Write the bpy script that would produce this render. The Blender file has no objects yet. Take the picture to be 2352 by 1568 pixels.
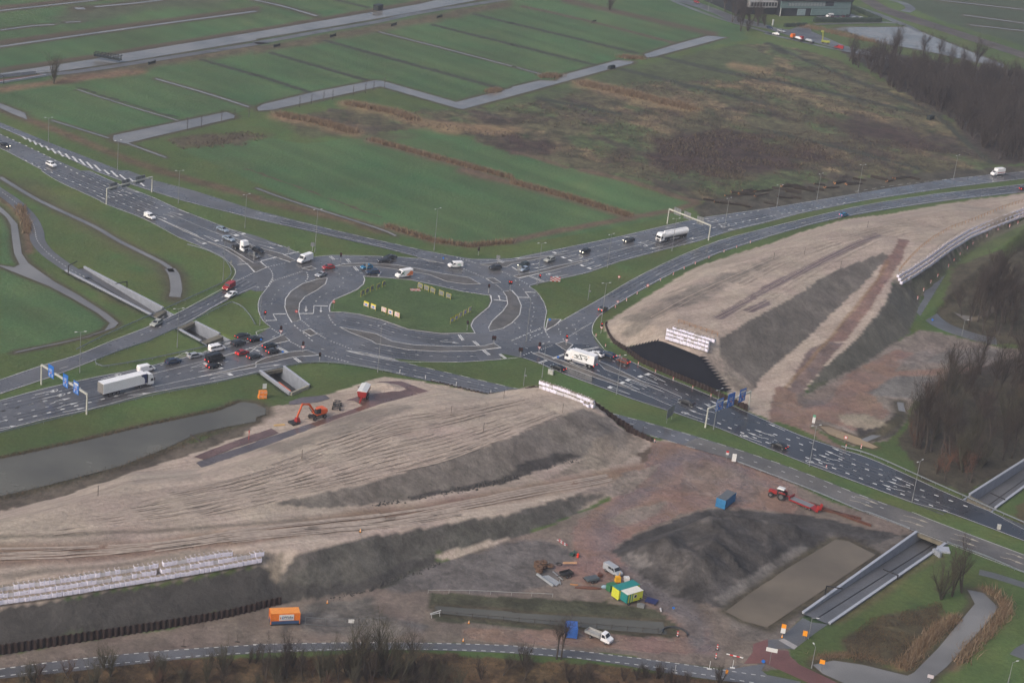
HAZE = .00017; EXPO = .54
import bpy, math, random
import numpy as np
from mathutils import Vector, Matrix
from mathutils.geometry import delaunay_2d_cdt, tessellate_polygon
from mathutils.bvhtree import BVHTree
random.seed(7); RNG = np.random.default_rng(7)
SC = bpy.context.scene; COL = SC.collection
# ---------------------------------------------------------------- camera (solved from lamp posts, gantries and lane dashes)
FPX, TH, PH, CH = 4309.445, 0.372888766, 0.113844625, 201.4917
_F = np.array([0, math.cos(TH), -math.sin(TH)]); _R0 = np.array([1.0, 0, 0]); _U0 = np.cross(_R0, _F)
_R = math.cos(PH)*_R0+math.sin(PH)*_U0; _U = -math.sin(PH)*_R0+math.cos(PH)*_U0
CAMP = np.array([0, 0, CH])
def gp(x, y, z=0.0):
    d = _F*FPX+_R*(x-1176)-_U*(y-784); t = (z-CH)/d[2]
    return CAMP+t*d
def proj(P):
    v = P-CAMP; zz = v@_F
    return 1176+FPX*(v@_R)/zz, 784-FPX*(v@_U)/zz
def PX(s):
    """'T01 x y ...' photo-tile coordinates -> list of points in one common frame"""
    out = []; c = r = None; nums = []
    for tk in s.replace(',', ' ').replace(';', ' ').split():
        if tk[0] == 'T': c, r = int(tk[1]), int(tk[2]); continue
        if tk[0] == 'D': c = None; continue
        nums.append(float(tk))
        if len(nums) == 2:
            x, y = nums; nums = []
            out.append((x, y) if c is None else (588.0*c+x*.25, (0, 392.1, 784.2, 1176.0)[r]+y*.25))
    return out
def W(s, z=0.0): return [gp(x, y, z) for x, y in PX(s)]
def smooth(pts, n=4):
    """Catmull-Rom through pts"""
    if len(pts) < 3 or n < 2: return [np.array(p, float) for p in pts]
    P = [np.array(p, float) for p in pts]; P = [2*P[0]-P[1]]+P+[2*P[-1]-P[-2]]; out = []
    for i in range(1, len(P)-2):
        for k in range(n):
            t = k/n; a, b, c, d = P[i-1:i+3]
            out.append(.5*((2*b)+(c-a)*t+(2*a-5*b+4*c-d)*t*t+(-a+3*b-3*c+d)*t**3))
    out.append(P[-2]); return out
# ---------------------------------------------------------------- objects
def tag(o, label=None, cat=None, group=None, kind=None):
    if label: o['label'] = label
    if cat: o['category'] = cat
    if group: o['group'] = group
    if kind: o['kind'] = kind
    return o
def empty(name, loc, rz=0, label=None, cat=None, group=None):
    o = bpy.data.objects.new(name, None); COL.objects.link(o); o.location = loc; o.rotation_euler = (0, 0, rz)
    return tag(o, label, cat, group)
def copy_tree(o, parent=None):
    c = o.copy(); COL.objects.link(c); c.parent = parent
    for ch in list(o.children): copy_tree(ch, c)
    return c
def mesh_obj(name, verts, faces, mats, midx=None, parent=None, smooth_=False):
    me = bpy.data.meshes.new(name); me.from_pydata([tuple(v) for v in verts], [], [tuple(f) for f in faces])
    for m in (mats if isinstance(mats, (list, tuple)) else [mats]): me.materials.append(m)
    if midx is not None: me.polygons.foreach_set('material_index', np.array(midx, dtype=np.int32))
    if smooth_: me.polygons.foreach_set('use_smooth', np.ones(len(me.polygons), dtype=bool))
    me.update()
    o = bpy.data.objects.new(name, me); COL.objects.link(o)
    if parent: o.parent = parent
    return o
class MB:
    def __init__(s): s.v = []; s.f = []; s.m = []
    def add(s, vs, fs, m=0):
        n = len(s.v); s.v += [tuple(v) for v in vs]; s.f += [tuple(n+i for i in f) for f in fs]; s.m += [m]*len(fs); return s
    def box(s, x0, x1, y0, y1, z0, z1, m=0, tx=0, ty=0):
        """box; tx,ty shrink the top"""
        v = [(x0, y0, z0), (x1, y0, z0), (x1, y1, z0), (x0, y1, z0), (x0+tx, y0+ty, z1), (x1-tx, y0+ty, z1), (x1-tx, y1-ty, z1), (x0+tx, y1-ty, z1)]
        return s.add(v, [(3, 2, 1, 0), (4, 5, 6, 7), (0, 1, 5, 4), (1, 2, 6, 5), (2, 3, 7, 6), (3, 0, 4, 7)], m)
    def tube(s, a, b, r0, r1=None, n=6, m=0, cap=True):
        r1 = r0 if r1 is None else r1; a = np.array(a, float); b = np.array(b, float); d = b-a; L = np.linalg.norm(d)
        if L < 1e-6: return s
        d /= L; u = np.cross(d, (0, 0, 1.0) if abs(d[2]) < .9 else (1.0, 0, 0)); u /= np.linalg.norm(u); w = np.cross(d, u)
        vs = []
        for p, r in ((a, r0), (b, r1)):
            for k in range(n): t = 2*math.pi*k/n; vs.append(p+r*(math.cos(t)*u+math.sin(t)*w))
        fs = [(k, (k+1) % n, n+(k+1) % n, n+k) for k in range(n)]
        if cap: fs += [tuple(range(n-1, -1, -1)), tuple(range(n, 2*n))]
        return s.add(vs, fs, m)
    def bar(s, a, b, w, h, m=0):
        """box beam from a to b, w wide (horizontal), h tall"""
        a = np.array(a, float); b = np.array(b, float); d = b-a; d /= np.linalg.norm(d)
        u = np.cross(d, (0, 0, 1.0) if abs(d[2]) < .95 else (0, 1.0, 0)); u /= np.linalg.norm(u); q = np.cross(u, d)
        vs = [p+i*u*w/2+j*q*h/2 for p in (a, b) for i, j in ((-1, -1), (1, -1), (1, 1), (-1, 1))]
        return s.add(vs, [(0, 1, 2, 3), (7, 6, 5, 4), (0, 4, 5, 1), (1, 5, 6, 2), (2, 6, 7, 3), (3, 7, 4, 0)], m)
    def prof(s, P, w, belt=9, tumble=0, ch=.08, m=0):
        """side profile P (x,z), extruded to half width w, chamfered, leaning in above belt"""
        P = [np.array(p, float) for p in P]; n = len(P); c = sum(P)/n; vs = []
        for sy, sc_, off in ((-1, 1-ch/1.2, 0), (-1, 1, ch), (1, 1, ch), (1, 1-ch/1.2, 0)):
            for p in P:
                q = c+(p-c)*(sc_ if not off else 1); yy = w-off-tumble*max(0, q[1]-belt); vs.append((q[0], sy*yy, q[1]))
        fs = [tuple(range(n)), tuple(range(4*n-1, 3*n-1, -1))]
        for k in range(3):
            for i in range(n): fs.append((k*n+i, (k+1)*n+i, (k+1)*n+(i+1) % n, k*n+(i+1) % n))
        return s.add(vs, fs, m)
    def ell(s, c, r, n=8, k=5, m=0):
        vs = []; fs = []
        for j in range(k+1):
            ph = math.pi*j/k
            for i in range(n): t = 2*math.pi*i/n; vs.append((c[0]+r[0]*math.sin(ph)*math.cos(t), c[1]+r[1]*math.sin(ph)*math.sin(t), c[2]+r[2]*math.cos(ph)))
        for j in range(k):
            for i in range(n): fs.append((j*n+i, (j+1)*n+i, (j+1)*n+(i+1) % n, j*n+(i+1) % n))
        return s.add(vs, fs, m)
    def build(s, name, mats, parent=None, sm=False): return mesh_obj(name, s.v, s.f, mats, s.m, parent, sm)
# ---------------------------------------------------------------- materials
MATS = {}
def mat(name, col, rough=.6, metal=0, var=.12, scale=1.5, emit=0, spec=.5, dirt=None):
    if name in MATS: return MATS[name]
    m = bpy.data.materials.new(name); m.use_nodes = True; nt = m.node_tree; N = nt.nodes; L = nt.links; b = N['Principled BSDF']
    b.inputs['Roughness'].default_value = rough; b.inputs['Metallic'].default_value = metal
    b.inputs['Specular IOR Level'].default_value = spec
    tc = N.new('ShaderNodeTexCoord'); no = N.new('ShaderNodeTexNoise'); no.inputs['Scale'].default_value = scale; no.inputs['Detail'].default_value = 5
    L.new(tc.outputs['Object'], no.inputs['Vector'])
    mr = N.new('ShaderNodeMapRange'); mr.inputs[1].default_value = .3; mr.inputs[2].default_value = .7; mr.inputs[3].default_value = 1-var; mr.inputs[4].default_value = 1+var
    L.new(no.outputs['Fac'], mr.inputs[0])
    mx = N.new('ShaderNodeVectorMath'); mx.operation = 'SCALE'; mx.inputs[0].default_value = col[:3]; L.new(mr.outputs[0], mx.inputs['Scale'])
    L.new(mx.outputs[0], b.inputs['Base Color'])
    if emit: b.inputs['Emission Color'].default_value = (*col[:3], 1); b.inputs['Emission Strength'].default_value = emit
    MATS[name] = m; return m
def nd(nt, t, **kw):
    n = nt.nodes.new(t)
    for k, v in kw.items():
        if k.startswith('i'): n.inputs[int(k[1:])].default_value = v
        else: setattr(n, k, v)
    return n
def ground_mat():
    m = bpy.data.materials.new('soil_and_grass'); m.use_nodes = True; nt = m.node_tree; L = nt.links; b = nt.nodes['Principled BSDF']
    ac = nd(nt, 'ShaderNodeAttribute', attribute_name='col'); am = nd(nt, 'ShaderNodeAttribute', attribute_name='mk')
    sp = nt.nodes.new('ShaderNodeSeparateColor'); L.new(am.outputs['Color'], sp.inputs[0])
    tc = nt.nodes.new('ShaderNodeTexCoord')
    def noise(scale, det, rot=None, sc=(1, 1, 1), dist=0, rough=.55):
        n = nt.nodes.new('ShaderNodeTexNoise'); n.inputs['Scale'].default_value = scale; n.inputs['Detail'].default_value = det; n.inputs['Distortion'].default_value = dist; n.inputs['Roughness'].default_value = rough
        mp = nt.nodes.new('ShaderNodeMapping'); mp.inputs['Scale'].default_value = sc
        if rot is not None: mp.vector_type = 'TEXTURE'; mp.inputs['Rotation'].default_value = (0, 0, rot); mp.inputs['Scale'].default_value = tuple(1/q for q in sc)
        L.new(tc.outputs['Object'], mp.inputs[0]); L.new(mp.outputs[0], n.inputs['Vector']); return n.outputs['Fac']
    def mrange(x, a, b_, c, d):
        r = nt.nodes.new('ShaderNodeMapRange'); L.new(x, r.inputs[0])
        for i, v in enumerate((a, b_, c, d)): r.inputs[i+1].default_value = v
        return r.outputs[0]
    def mul(a, b_):
        q = nt.nodes.new('ShaderNodeMath'); q.operation = 'MULTIPLY'; L.new(a, q.inputs[0]); L.new(b_, q.inputs[1]); return q.outputs[0]
    def lerp(f, lo, x):   # 1 where f=0, x where f=1
        q = nt.nodes.new('ShaderNodeMix'); q.data_type = 'FLOAT'; L.new(f, q.inputs[0]); q.inputs[2].default_value = lo; L.new(x, q.inputs[3]); return q.outputs[0]
    big = mrange(noise(.02, 6), .3, .7, .88, 1.12)
    fine = mrange(noise(.9, 6, rough=.7), .3, .7, .78, 1.22)
    mot = mrange(noise(.16, 7, sc=(1, .8, 1), dist=.6, rough=.68), .38, .62, .42, 1.6)
    mot2 = mrange(noise(.55, 8, dist=.4, rough=.75), .38, .62, .66, 1.34)
    st = mrange(noise(.8, 6, rot=TRACK, sc=(.03, 1, 1), dist=.25, rough=.66), .36, .64, .86, 1.1)
    st2 = mrange(noise(.16, 4, rot=TRACK+.05, sc=(.12, 1, 1), dist=.8), .35, .65, .84, 1.12)
    f = mul(mul(mul(big, fine), lerp(sp.outputs['Green'], 1, mot)), lerp(sp.outputs['Green'], 1, mot2)); f = mul(f, lerp(sp.outputs['Red'], 1, mul(st, st2)))
    mx = nt.nodes.new('ShaderNodeVectorMath'); mx.operation = 'SCALE'; L.new(ac.outputs['Color'], mx.inputs[0]); L.new(f, mx.inputs['Scale'])
    # hue drift (yellowish / bluish patches)
    hs = nt.nodes.new('ShaderNodeHueSaturation'); L.new(mx.outputs[0], hs.inputs['Color']); L.new(mrange(noise(.045, 5, dist=1), .3, .7, .484, .516), hs.inputs['Hue'])
    L.new(hs.outputs[0], b.inputs['Base Color'])
    L.new(mrange(mul(sp.outputs['Blue'], mrange(noise(.12, 6, dist=.5), .42, .56, .1, 1.6)), 0, 1, .95, .15), b.inputs['Roughness'])
    b.inputs['Specular IOR Level'].default_value = .35
    bp = nt.nodes.new('ShaderNodeBump'); bp.inputs['Distance'].default_value = .5; bp.inputs['Strength'].default_value = .7; L.new(noise(.7, 7, rough=.65), bp.inputs['Height']); L.new(bp.outputs[0], b.inputs['Normal'])
    return m
def asphalt_mat(name, col, rough=(.16, .42), tint=.12, patch=.06, spec=.5):
    m = bpy.data.materials.new(name); m.use_nodes = True; nt = m.node_tree; L = nt.links; b = nt.nodes['Principled BSDF']; tc = nt.nodes.new('ShaderNodeTexCoord')
    def noise(s, d): n = nt.nodes.new('ShaderNodeTexNoise'); n.inputs['Scale'].default_value = s; n.inputs['Detail'].default_value = d; L.new(tc.outputs['Object'], n.inputs['Vector']); return n.outputs['Fac']
    def mr(x, a, b_, c, d):
        r = nt.nodes.new('ShaderNodeMapRange'); L.new(x, r.inputs[0])
        for i, v in enumerate((a, b_, c, d)): r.inputs[i+1].default_value = v
        return r.outputs[0]
    q = nt.nodes.new('ShaderNodeMath'); q.operation = 'MULTIPLY'; L.new(mr(noise(1.6, 6), .3, .7, 1-tint, 1+tint), q.inputs[0]); L.new(mr(noise(patch, 7), .36, .64, .72, 1.2), q.inputs[1])
    mx = nt.nodes.new('ShaderNodeVectorMath'); mx.operation = 'SCALE'; mx.inputs[0].default_value = col; L.new(q.outputs[0], mx.inputs['Scale']); L.new(mx.outputs[0], b.inputs['Base Color'])
    L.new(mr(noise(.11, 5), .35, .65, *rough), b.inputs['Roughness']); b.inputs['Specular IOR Level'].default_value = spec
    bp = nt.nodes.new('ShaderNodeBump'); bp.inputs['Distance'].default_value = .02; bp.inputs['Strength'].default_value = .25; L.new(noise(3, 4), bp.inputs['Height']); L.new(bp.outputs[0], b.inputs['Normal'])
    return m
def water_mat(name, col, rough=.06, bump=.05):
    m = bpy.data.materials.new(name); m.use_nodes = True; nt = m.node_tree; L = nt.links; b = nt.nodes['Principled BSDF']; tc = nt.nodes.new('ShaderNodeTexCoord')
    n = nt.nodes.new('ShaderNodeTexNoise'); n.inputs['Scale'].default_value = .05; n.inputs['Detail'].default_value = 4; L.new(tc.outputs['Object'], n.inputs['Vector'])
    r = nt.nodes.new('ShaderNodeMapRange'); L.new(n.outputs['Fac'], r.inputs[0]); r.inputs[1].default_value = .36; r.inputs[2].default_value = .64; r.inputs[3].default_value = .76; r.inputs[4].default_value = 1.16
    mx = nt.nodes.new('ShaderNodeVectorMath'); mx.operation = 'SCALE'; mx.inputs[0].default_value = col; L.new(r.outputs[0], mx.inputs['Scale']); L.new(mx.outputs[0], b.inputs['Base Color'])
    r2 = nt.nodes.new('ShaderNodeMapRange'); L.new(n.outputs['Fac'], r2.inputs[0]); r2.inputs[1].default_value = .4; r2.inputs[2].default_value = .6; r2.inputs[3].default_value = .02; r2.inputs[4].default_value = rough+.16; L.new(r2.outputs[0], b.inputs['Roughness'])
    b.inputs['IOR'].default_value = 1.33
    w = nt.nodes.new('ShaderNodeTexNoise'); w.inputs['Scale'].default_value = 1.2; w.inputs['Detail'].default_value = 3; L.new(tc.outputs['Object'], w.inputs['Vector'])
    bp = nt.nodes.new('ShaderNodeBump'); bp.inputs['Distance'].default_value = bump; bp.inputs['Strength'].default_value = .3; L.new(w.outputs['Fac'], bp.inputs['Height']); L.new(bp.outputs[0], b.inputs['Normal'])
    return m
_a, _b = gp(500, 1060, 7), gp(1150, 960, 7)
TRACK = math.atan2(_b[1]-_a[1], _b[0]-_a[0])
# ================================================================ terrain heights
def BL(s):   # 'x y z' triples
    a = [float(q) for q in s.replace(',', ' ').split()]; return [gp(a[i], a[i+1], a[i+2]) for i in range(0, len(a), 3)]
TINL = ["-80 1200 0,155 1135 0,300 1084 0,452 1077 0,600 1027 0,770 963 0,880 925 0,1000 893 0,1120 904 0",
 "1120 904 0,1176 893 2.9,1240 887 5.7,1300 908 6,1372 930 5.8,1400 955 3.8,1428 981 1.6,1445 992 .6,1500 1014 0",
 "-80 1222 8.8,155 1160 8.5,300 1112 8,460 1100 7.5,620 1052 7,780 990 6.5,900 946 6,1010 930 6,1120 920 5.6,1200 907 5.6",
 "-80 1240 9.2,300 1200 9,588 1165 8.6,663 1147 8.3,813 1115 8.2,938 1079 8.2,1063 1037 8.2,1175 1002 8,1226 975 7.5,1276 957 7.2,1336 936 6.6",
 "588 1180 8.4,738 1168 6.9,838 1159 6.2,938 1147 5.6,1088 1117 4.4,1176 1097 3.8,1336 1052 2,1430 1042 .8,1500 1026 0",
 "-80 1345 9.0,0 1336 9.0,250 1303 8.9,375 1284 8.9,520 1254 8.8,600 1262 7.9,685 1265 7.4,763 1246 6.7,863 1228 5.8,988 1206 4.9,1088 1187 4.3,1175 1176 3.6,1213 1162 3.2,1316 1134 2,1388 1134 .7,1440 1120 0",
 "-80 1400 6.6,0 1391 6.6,250 1355 6.6,375 1335 6.6,500 1312 6.6,605 1292 6.6,650 1305 5.2",
 "-80 1489 2,0 1476 2,125 1458 2,250 1436 2,375 1413 2,500 1388 2,588 1376 1.6,648 1366 1",
 "-80 1510 0,0 1497 0,82 1486 0,225 1461 0,375 1436 0,500 1413 0,588 1393 0,646 1381 0,713 1383 0,800 1361 0,875 1348 0,913 1326 0,998 1293 0,1120 1258 0,1176 1239 0,1258 1206 0,1316 1178 0,1350 1155 0,1440 1140 0"]
TINR = ["1380 746 0,1393 742 0,1436 714 0,1501 674 0,1601 614 0,1701 582 0,1764 563 0,1826 539 0,1939 507 0,2051 492 0,2189 467 0,2450 432 0",
 "1470 735 5,1530 690 7.5,1620 636 8,1720 600 8,1826 558 8,1939 522 8,2051 506 8,2189 482 8,2450 448 8",
 "1382 752 0,1387 768 0,1402 787 0,1436 805 0,1476 831 0,1551 863 0,1626 895 0,1676 918 0,1722 942 0",
 "1436 800 .8,1475 792 3.5,1513 783 6.3,1560 801 6.4,1606 819 6.4,1635 850 4,1663 892 1,1700 926 .2",
 "1520 760 7,1558 742 8.2,1648 771 8.3,1701 747 8.5,1764 708 8.5,1814 685 8.5,1889 634 8.5,1964 600 8.5,2029 577 8.4,2046 587 8",
 "1690 908 .1,1733 892 .3,1751 862 1,1801 822 1.8,1851 780 3,1939 692 5.4,1976 662 6.2,2014 617 7.2",
 "1831 934 0,1854 893 .5,1884 851 2,1940 800 3.6,1976 767 4.4,2039 692 6,2046 640 7",
 "1846 912 0,1926 871 0,1989 834 0,2056 786 0,2091 762 0,2106 712 0,2112 682 .3,2120 672 0",
 "2065 634 7.5,2096 610 7.3,2159 562 7,2221 530 5.8,2352 484 4.3,2450 455 3.5",
 "2074 654 5,2139 607 4.6,2229 546 3.1,2352 498 1.6,2450 470 1",
 "2126 682 0,2174 627 0,2204 592 0,2239 567 0,2352 514 0,2450 480 0"]
def tin(lines):
    pts = []; edges = []
    for s in lines:
        L = BL(s); n = len(pts); pts += L; edges += [(n+i, n+i+1) for i in range(len(L)-1)]
    v, e, f, ov, oe, of = delaunay_2d_cdt([Vector((p[0], p[1])) for p in pts], edges, [], 0, 1e-4)
    zz = []
    for i, p in enumerate(v):
        if ov[i]: zz.append(pts[ov[i][0]][2])
        else:
            d = sorted(((p.x-q[0])**2+(p.y-q[1])**2, q[2]) for q in pts)[:3]; w = [1/(a+1e-6) for a, _ in d]; zz.append(sum(a*b[1] for a, b in zip(w, d))/sum(w))
    V3 = [Vector((p.x, p.y, z)) for p, z in zip(v, zz)]
    return BVHTree.FromPolygons(V3, f), (min(p.x for p in v), max(p.x for p in v), min(p.y for p in v), max(p.y for p in v))
TINS = [tin(TINL), tin(TINR)]
def _bump(s):
    o = []
    for row in s.split(';'):
        x, y, rx, ry, h, a = [float(q) for q in row.split()]; p = gp(x, y); o.append((p[0], p[1], rx, ry, h, a))
    return o
BUMPS = _bump("1500 1262 8 9 2.6 .6;1560 1225 11 9 3.2 .5;1640 1262 10 12 3.4 .5;1600 1310 9 9 2.4 .6;1700 1225 12 10 3.0 .3;1770 1215 10 8 2.0 0;1540 1320 8 7 1.6 .4;1470 1300 7 6 1.2 .3;1830 1215 9 6 1.0 0;"
 "885 889 3.4 1.7 1.3 0;1342 1436 0.1 .1 0 0;1298 1300 5 3 .7 0;913 1438 4 3 1.0 0;2018 975 6 4 1.0 .4;2050 965 5 4 1.2 .4;1905 940 5 3 .6 0")
def hz(x, y):
    z = 0.0
    for T, (x0, x1, y0, y1) in TINS:
        if x0 <= x <= x1 and y0 <= y <= y1:
            h = T.ray_cast(Vector((x, y, 60)), Vector((0, 0, -1)))
            if h[0] is not None: z = max(z, h[0].z)
    for bx, by, rx, ry, h, a in BUMPS[9:]:
        dx, dy = x-bx, y-by
        if abs(dx) < 32 and abs(dy) < 32 and h:
            u = (dx*math.cos(a)+dy*math.sin(a))/rx; w = (-dx*math.sin(a)+dy*math.cos(a))/ry
            q = u*u+w*w
            if q < 8: z += h*math.exp(-q)
    return z
def onground(px, py):
    """the terrain point seen in direction (px,py): march the view ray down"""
    z = 12.0
    a = gp(px, py, z)
    while z > -.1:
        z -= .15; b = gp(px, py, z)
        if hz(b[0], b[1]) >= z: return np.array([b[0], b[1], hz(b[0], b[1])])
    return gp(px, py, 0)
# ---- grid
xs = np.concatenate([np.arange(-900, -340, 20.), np.arange(-340, -180, 2.4), np.arange(-180, 150, 1.0), np.arange(150, 340, 2.2), np.arange(340, 1000, 20.)])
ys = np.concatenate([np.arange(180, 310, 6.), np.arange(310, 560, 1.0), np.arange(560, 720, 1.6), np.arange(720, 1200, 3.), np.arange(1200, 3200, 60.)])
NX, NY = len(xs), len(ys)
GX, GY = np.meshgrid(xs, ys); GXf = GX.ravel().copy(); GYf = GY.ravel().copy(); GZ = np.zeros(NX*NY)
# trenches: far wall top line, near wall top line (as in the photo), floor depth at start and end
TRENCH = [("T33 330 935 1372 192", "T33 555 1025 1620 292", -.1, -3.0, 0, 9, .35),
          ("T01 768 893 1490 1268", "T01 610 922 1400 1330", -.1, -2.8, 0, 7, .35),
          ("T01 1790 1395 2010 1505", "T01 1660 1465 1850 1568", -3, -3, 6, 8, .3),
          ("T12 248 252 478 425", "T12 45 290 318 492", -3, -3, 9, 0, .8),
          ("D 2229 1138 2420 1017", "D 2284 1167 2440 1052", -3, -2, 9, 0, .35)]
def _tr(t):
    a, b = [q[:2] for q in W(t[0])], [q[:2] for q in W(t[1])]; da = (a[1]-a[0])/np.linalg.norm(a[1]-a[0]); db = (b[1]-b[0])/np.linalg.norm(b[1]-b[0])
    return a[0]-da*t[4], a[1]+da*t[5], b[1]+db*t[5], b[0]-db*t[4], a, b, da, db
TRG = [_tr(t) for t in TRENCH]
def _wide(g):
    A0, A1, B1, B0 = g[:4]; m = (A0+B0)/2; na = np.array([-g[6][1], g[6][0]]); nb = np.array([-g[7][1], g[7][0]]); na = na if na@(A0-m) > 0 else -na; nb = nb if nb@(B0-m) > 0 else -nb
    return np.array([A0+na*.55, A1+na*.55, B1+nb*.5, B0+nb*.5])
HOLES = [_wide(g) for g in TRG]
def inpoly(X, Y, P):
    c = np.zeros(X.shape, bool); n = len(P)
    for i in range(n):
        x0, y0 = P[i][0], P[i][1]; x1, y1 = P[(i+1) % n][0], P[(i+1) % n][1]
        if y0 == y1: continue
        c ^= ((y0 > Y) != (y1 > Y)) & (X < (x1-x0)*(Y-y0)/(y1-y0)+x0)
    return c
def dseg(X, Y, P, close=False):
    d = np.full(X.shape, 1e9); bx = np.zeros(X.shape); by = np.zeros(X.shape); n = len(P)
    for i in range(n if close else n-1):
        a = P[i]; b = P[(i+1) % n]; vx, vy = b[0]-a[0], b[1]-a[1]; l = vx*vx+vy*vy+1e-12
        t = np.clip(((X-a[0])*vx+(Y-a[1])*vy)/l, 0, 1); qx = a[0]+t*vx; qy = a[1]+t*vy; e = np.hypot(X-qx, Y-qy); k = e < d
        d = np.where(k, e, d); bx = np.where(k, qx, bx); by = np.where(k, qy, by)
    return d, bx, by
SUNK = np.zeros(NX*NY, bool)
for P in HOLES:
    near = (GXf > P[:, 0].min()-4) & (GXf < P[:, 0].max()+4) & (GYf > P[:, 1].min()-4) & (GYf < P[:, 1].max()+4)
    idx = np.where(near)[0]; X, Y = GXf[idx], GYf[idx]; ins = inpoly(X, Y, P); d, bx, by = dseg(X, Y, P, True)
    out = (~ins) & (d < np.where(Y > 560, 1.0, .8)); GXf[idx[out]] = bx[out]; GYf[idx[out]] = by[out]
    SUNK[idx[ins]] = True
zr = np.zeros(NX*NY)
for T, (x0, x1, y0, y1) in TINS:
    for i in np.where((GXf >= x0) & (GXf <= x1) & (GYf >= y0) & (GYf <= y1))[0]:
        h = T.ray_cast(Vector((GXf[i], GYf[i], 60)), Vector((0, 0, -1)))
        if h[0] is not None: zr[i] = max(zr[i], h[0].z)
GZ += zr
for bx, by, rx, ry, h, a in BUMPS:
    if not h: continue
    dx, dy = GXf-bx, GYf-by; u = (dx*math.cos(a)+dy*math.sin(a))/rx; w = (-dx*math.sin(a)+dy*math.cos(a))/ry; GZ += h*np.exp(-np.minimum(u*u+w*w, 30))
# smooth value noise helpers
def vnoise(X, Y, s, seed, octv=4):
    r = np.zeros_like(X); a = 1.0; tot = 0
    for o in range(octv):
        g = np.random.default_rng(seed*17+o).random((256, 256)); x = X/s; y = Y/s; xi = np.floor(x).astype(int); yi = np.floor(y).astype(int); fx = x-xi; fy = y-yi
        fx = fx*fx*(3-2*fx); fy = fy*fy*(3-2*fy)
        q = lambda i, j: g[(xi+i) % 256, (yi+j) % 256]
        r += a*((q(0, 0)*(1-fx)+q(1, 0)*fx)*(1-fy)+(q(0, 1)*(1-fx)+q(1, 1)*fx)*fy); tot += a; a *= .5; s /= 2.1
    return r/tot-.5
rough_amp = np.clip(GZ/2.5, 0, 1)
_hp = PX("D 1404 1272 1468 1242 1560 1214 1650 1200 1850 1208 1960 1224 2080 1240 2000 1262 1920 1235 1660 1395 1540 1372 1450 1305"); _hw = np.array([gp(*p)[:2] for p in _hp]); _k = np.where((GXf > _hw[:, 0].min()) & (GXf < _hw[:, 0].max()) & (GYf > _hw[:, 1].min()) & (GYf < _hw[:, 1].max()))[0]
_k = _k[inpoly(GXf[_k], GYf[_k], _hw)]; _d, _, _ = dseg(GXf[_k], GYf[_k], _hw, True); HEAPK = _k
_cc = gp(1667, 1153); _rd = 1-2.4*np.abs(vnoise(GXf[_k]*.8+GYf[_k]*.5, GYf[_k]-.5*GXf[_k], 9, 31, 5)); _e = np.clip(_d/5, 0, 1); GZ[_k] += _e*(np.clip(_rd, 0, 1)**2*2.8+vnoise(GXf[_k], GYf[_k], 3, 33, 3)*1.1)
GZ[_k] *= .8*np.clip(_d/8, 0, 1)**.8; _o = (zr == 0) & (GXf > _hw[:, 0].min()-16) & (GXf < _hw[:, 0].max()+16) & (GYf > _hw[:, 1].min()-16) & (GYf < _hw[:, 1].max()+16); _o[_k] = False; GZ[_o] = 0
GZ *= np.clip((np.hypot(GXf-_cc[0], GYf-_cc[1])-5)/5, 0, 1)*1.0
GZ += rough_amp*(vnoise(GXf, GYf, 5, 3)*.55)
P3 = np.stack([GXf, GYf, GZ], 1); V = P3-CAMP; zz = V@_F; PXX = 1176+FPX*(V@_R)/zz; PYY = 784-FPX*(V@_U)/zz
SCL = FPX/zz
# ---- colour zones
GRASS = np.array([.068, .102, .030]); FIELD = np.array([.057, .107, .040])
COLR = np.tile(GRASS, (NX*NY, 1)); MK = np.tile(np.array([0, .12, 0.]), (NX*NY, 1))
nA = vnoise(GXf, GYf, 9, 1, 5); nB = vnoise(GXf, GYf, 9, 2, 5); nC = vnoise(GXf, GYf, 30, 5, 5)
COLR *= (1+.6*nC)[:, None]; COLR[:, 0] *= 1+.5*nA
def paint(s, col, jit=1.5, mk=None, op=1.0, soft=0):
    """recolour the soil inside a polygon; jit metres of ragged edge"""
    P = PX(s) if isinstance(s, str) else s; X = PXX+nA*jit*2*SCL; Y = PYY+nB*jit*1.0*SCL
    bb = (X > min(p[0] for p in P)-5) & (X < max(p[0] for p in P)+5) & (Y > min(p[1] for p in P)-5) & (Y < max(p[1] for p in P)+5)
    i = np.where(bb)[0]; k = i[inpoly(X[i], Y[i], P)]
    if soft:
        d, _, _ = dseg(X[k], Y[k], P, True); o = op*np.clip(d/soft, 0, 1)[:, None]
    else: o = op
    COLR[k] = COLR[k]*(1-o)+np.array(col)*o
    if mk is not None: MK[k] = MK[k]*(1-o)+np.array(mk)*o
def pline(s, width, col, jit=.6, mk=None, op=1.0):
    """soil strip along a polyline, width in metres"""
    P = PX(s); X = PXX+nA*jit*2*SCL; Y = PYY+nB*jit*SCL
    i = np.where((X > min(p[0] for p in P)-40) & (X < max(p[0] for p in P)+40) & (Y > min(p[1] for p in P)-40) & (Y < max(p[1] for p in P)+40))[0]
    d, bx, by = dseg(X[i], Y[i]*2.2, [(p[0], p[1]*2.2) for p in P]); w = d/SCL[i]
    o = op*np.clip(1.35-w/(width/2), 0, 1)[:, None]; COLR[i] = COLR[i]*(1-o)+np.array(col)*o
    if mk is not None: MK[i] = MK[i]*(1-o)+np.array(mk)*o
SAND = (.365, .30, .25); GREY = (.135, .12, .106); DARK = (.05, .045, .043); MUD = (.155, .125, .105); RUST = (.20, .130, .102); TAN = (.19, .135, .075); BRN = (.075, .055, .04)
OLV = (.085, .085, .04)
paint("D -300 -200 1540 -200 1720 92 1480 130 1260 185 1060 240 880 193 590 242 540 262 260 322 60 265 -300 190", FIELD, .5, (0, .05, 0))
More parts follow.
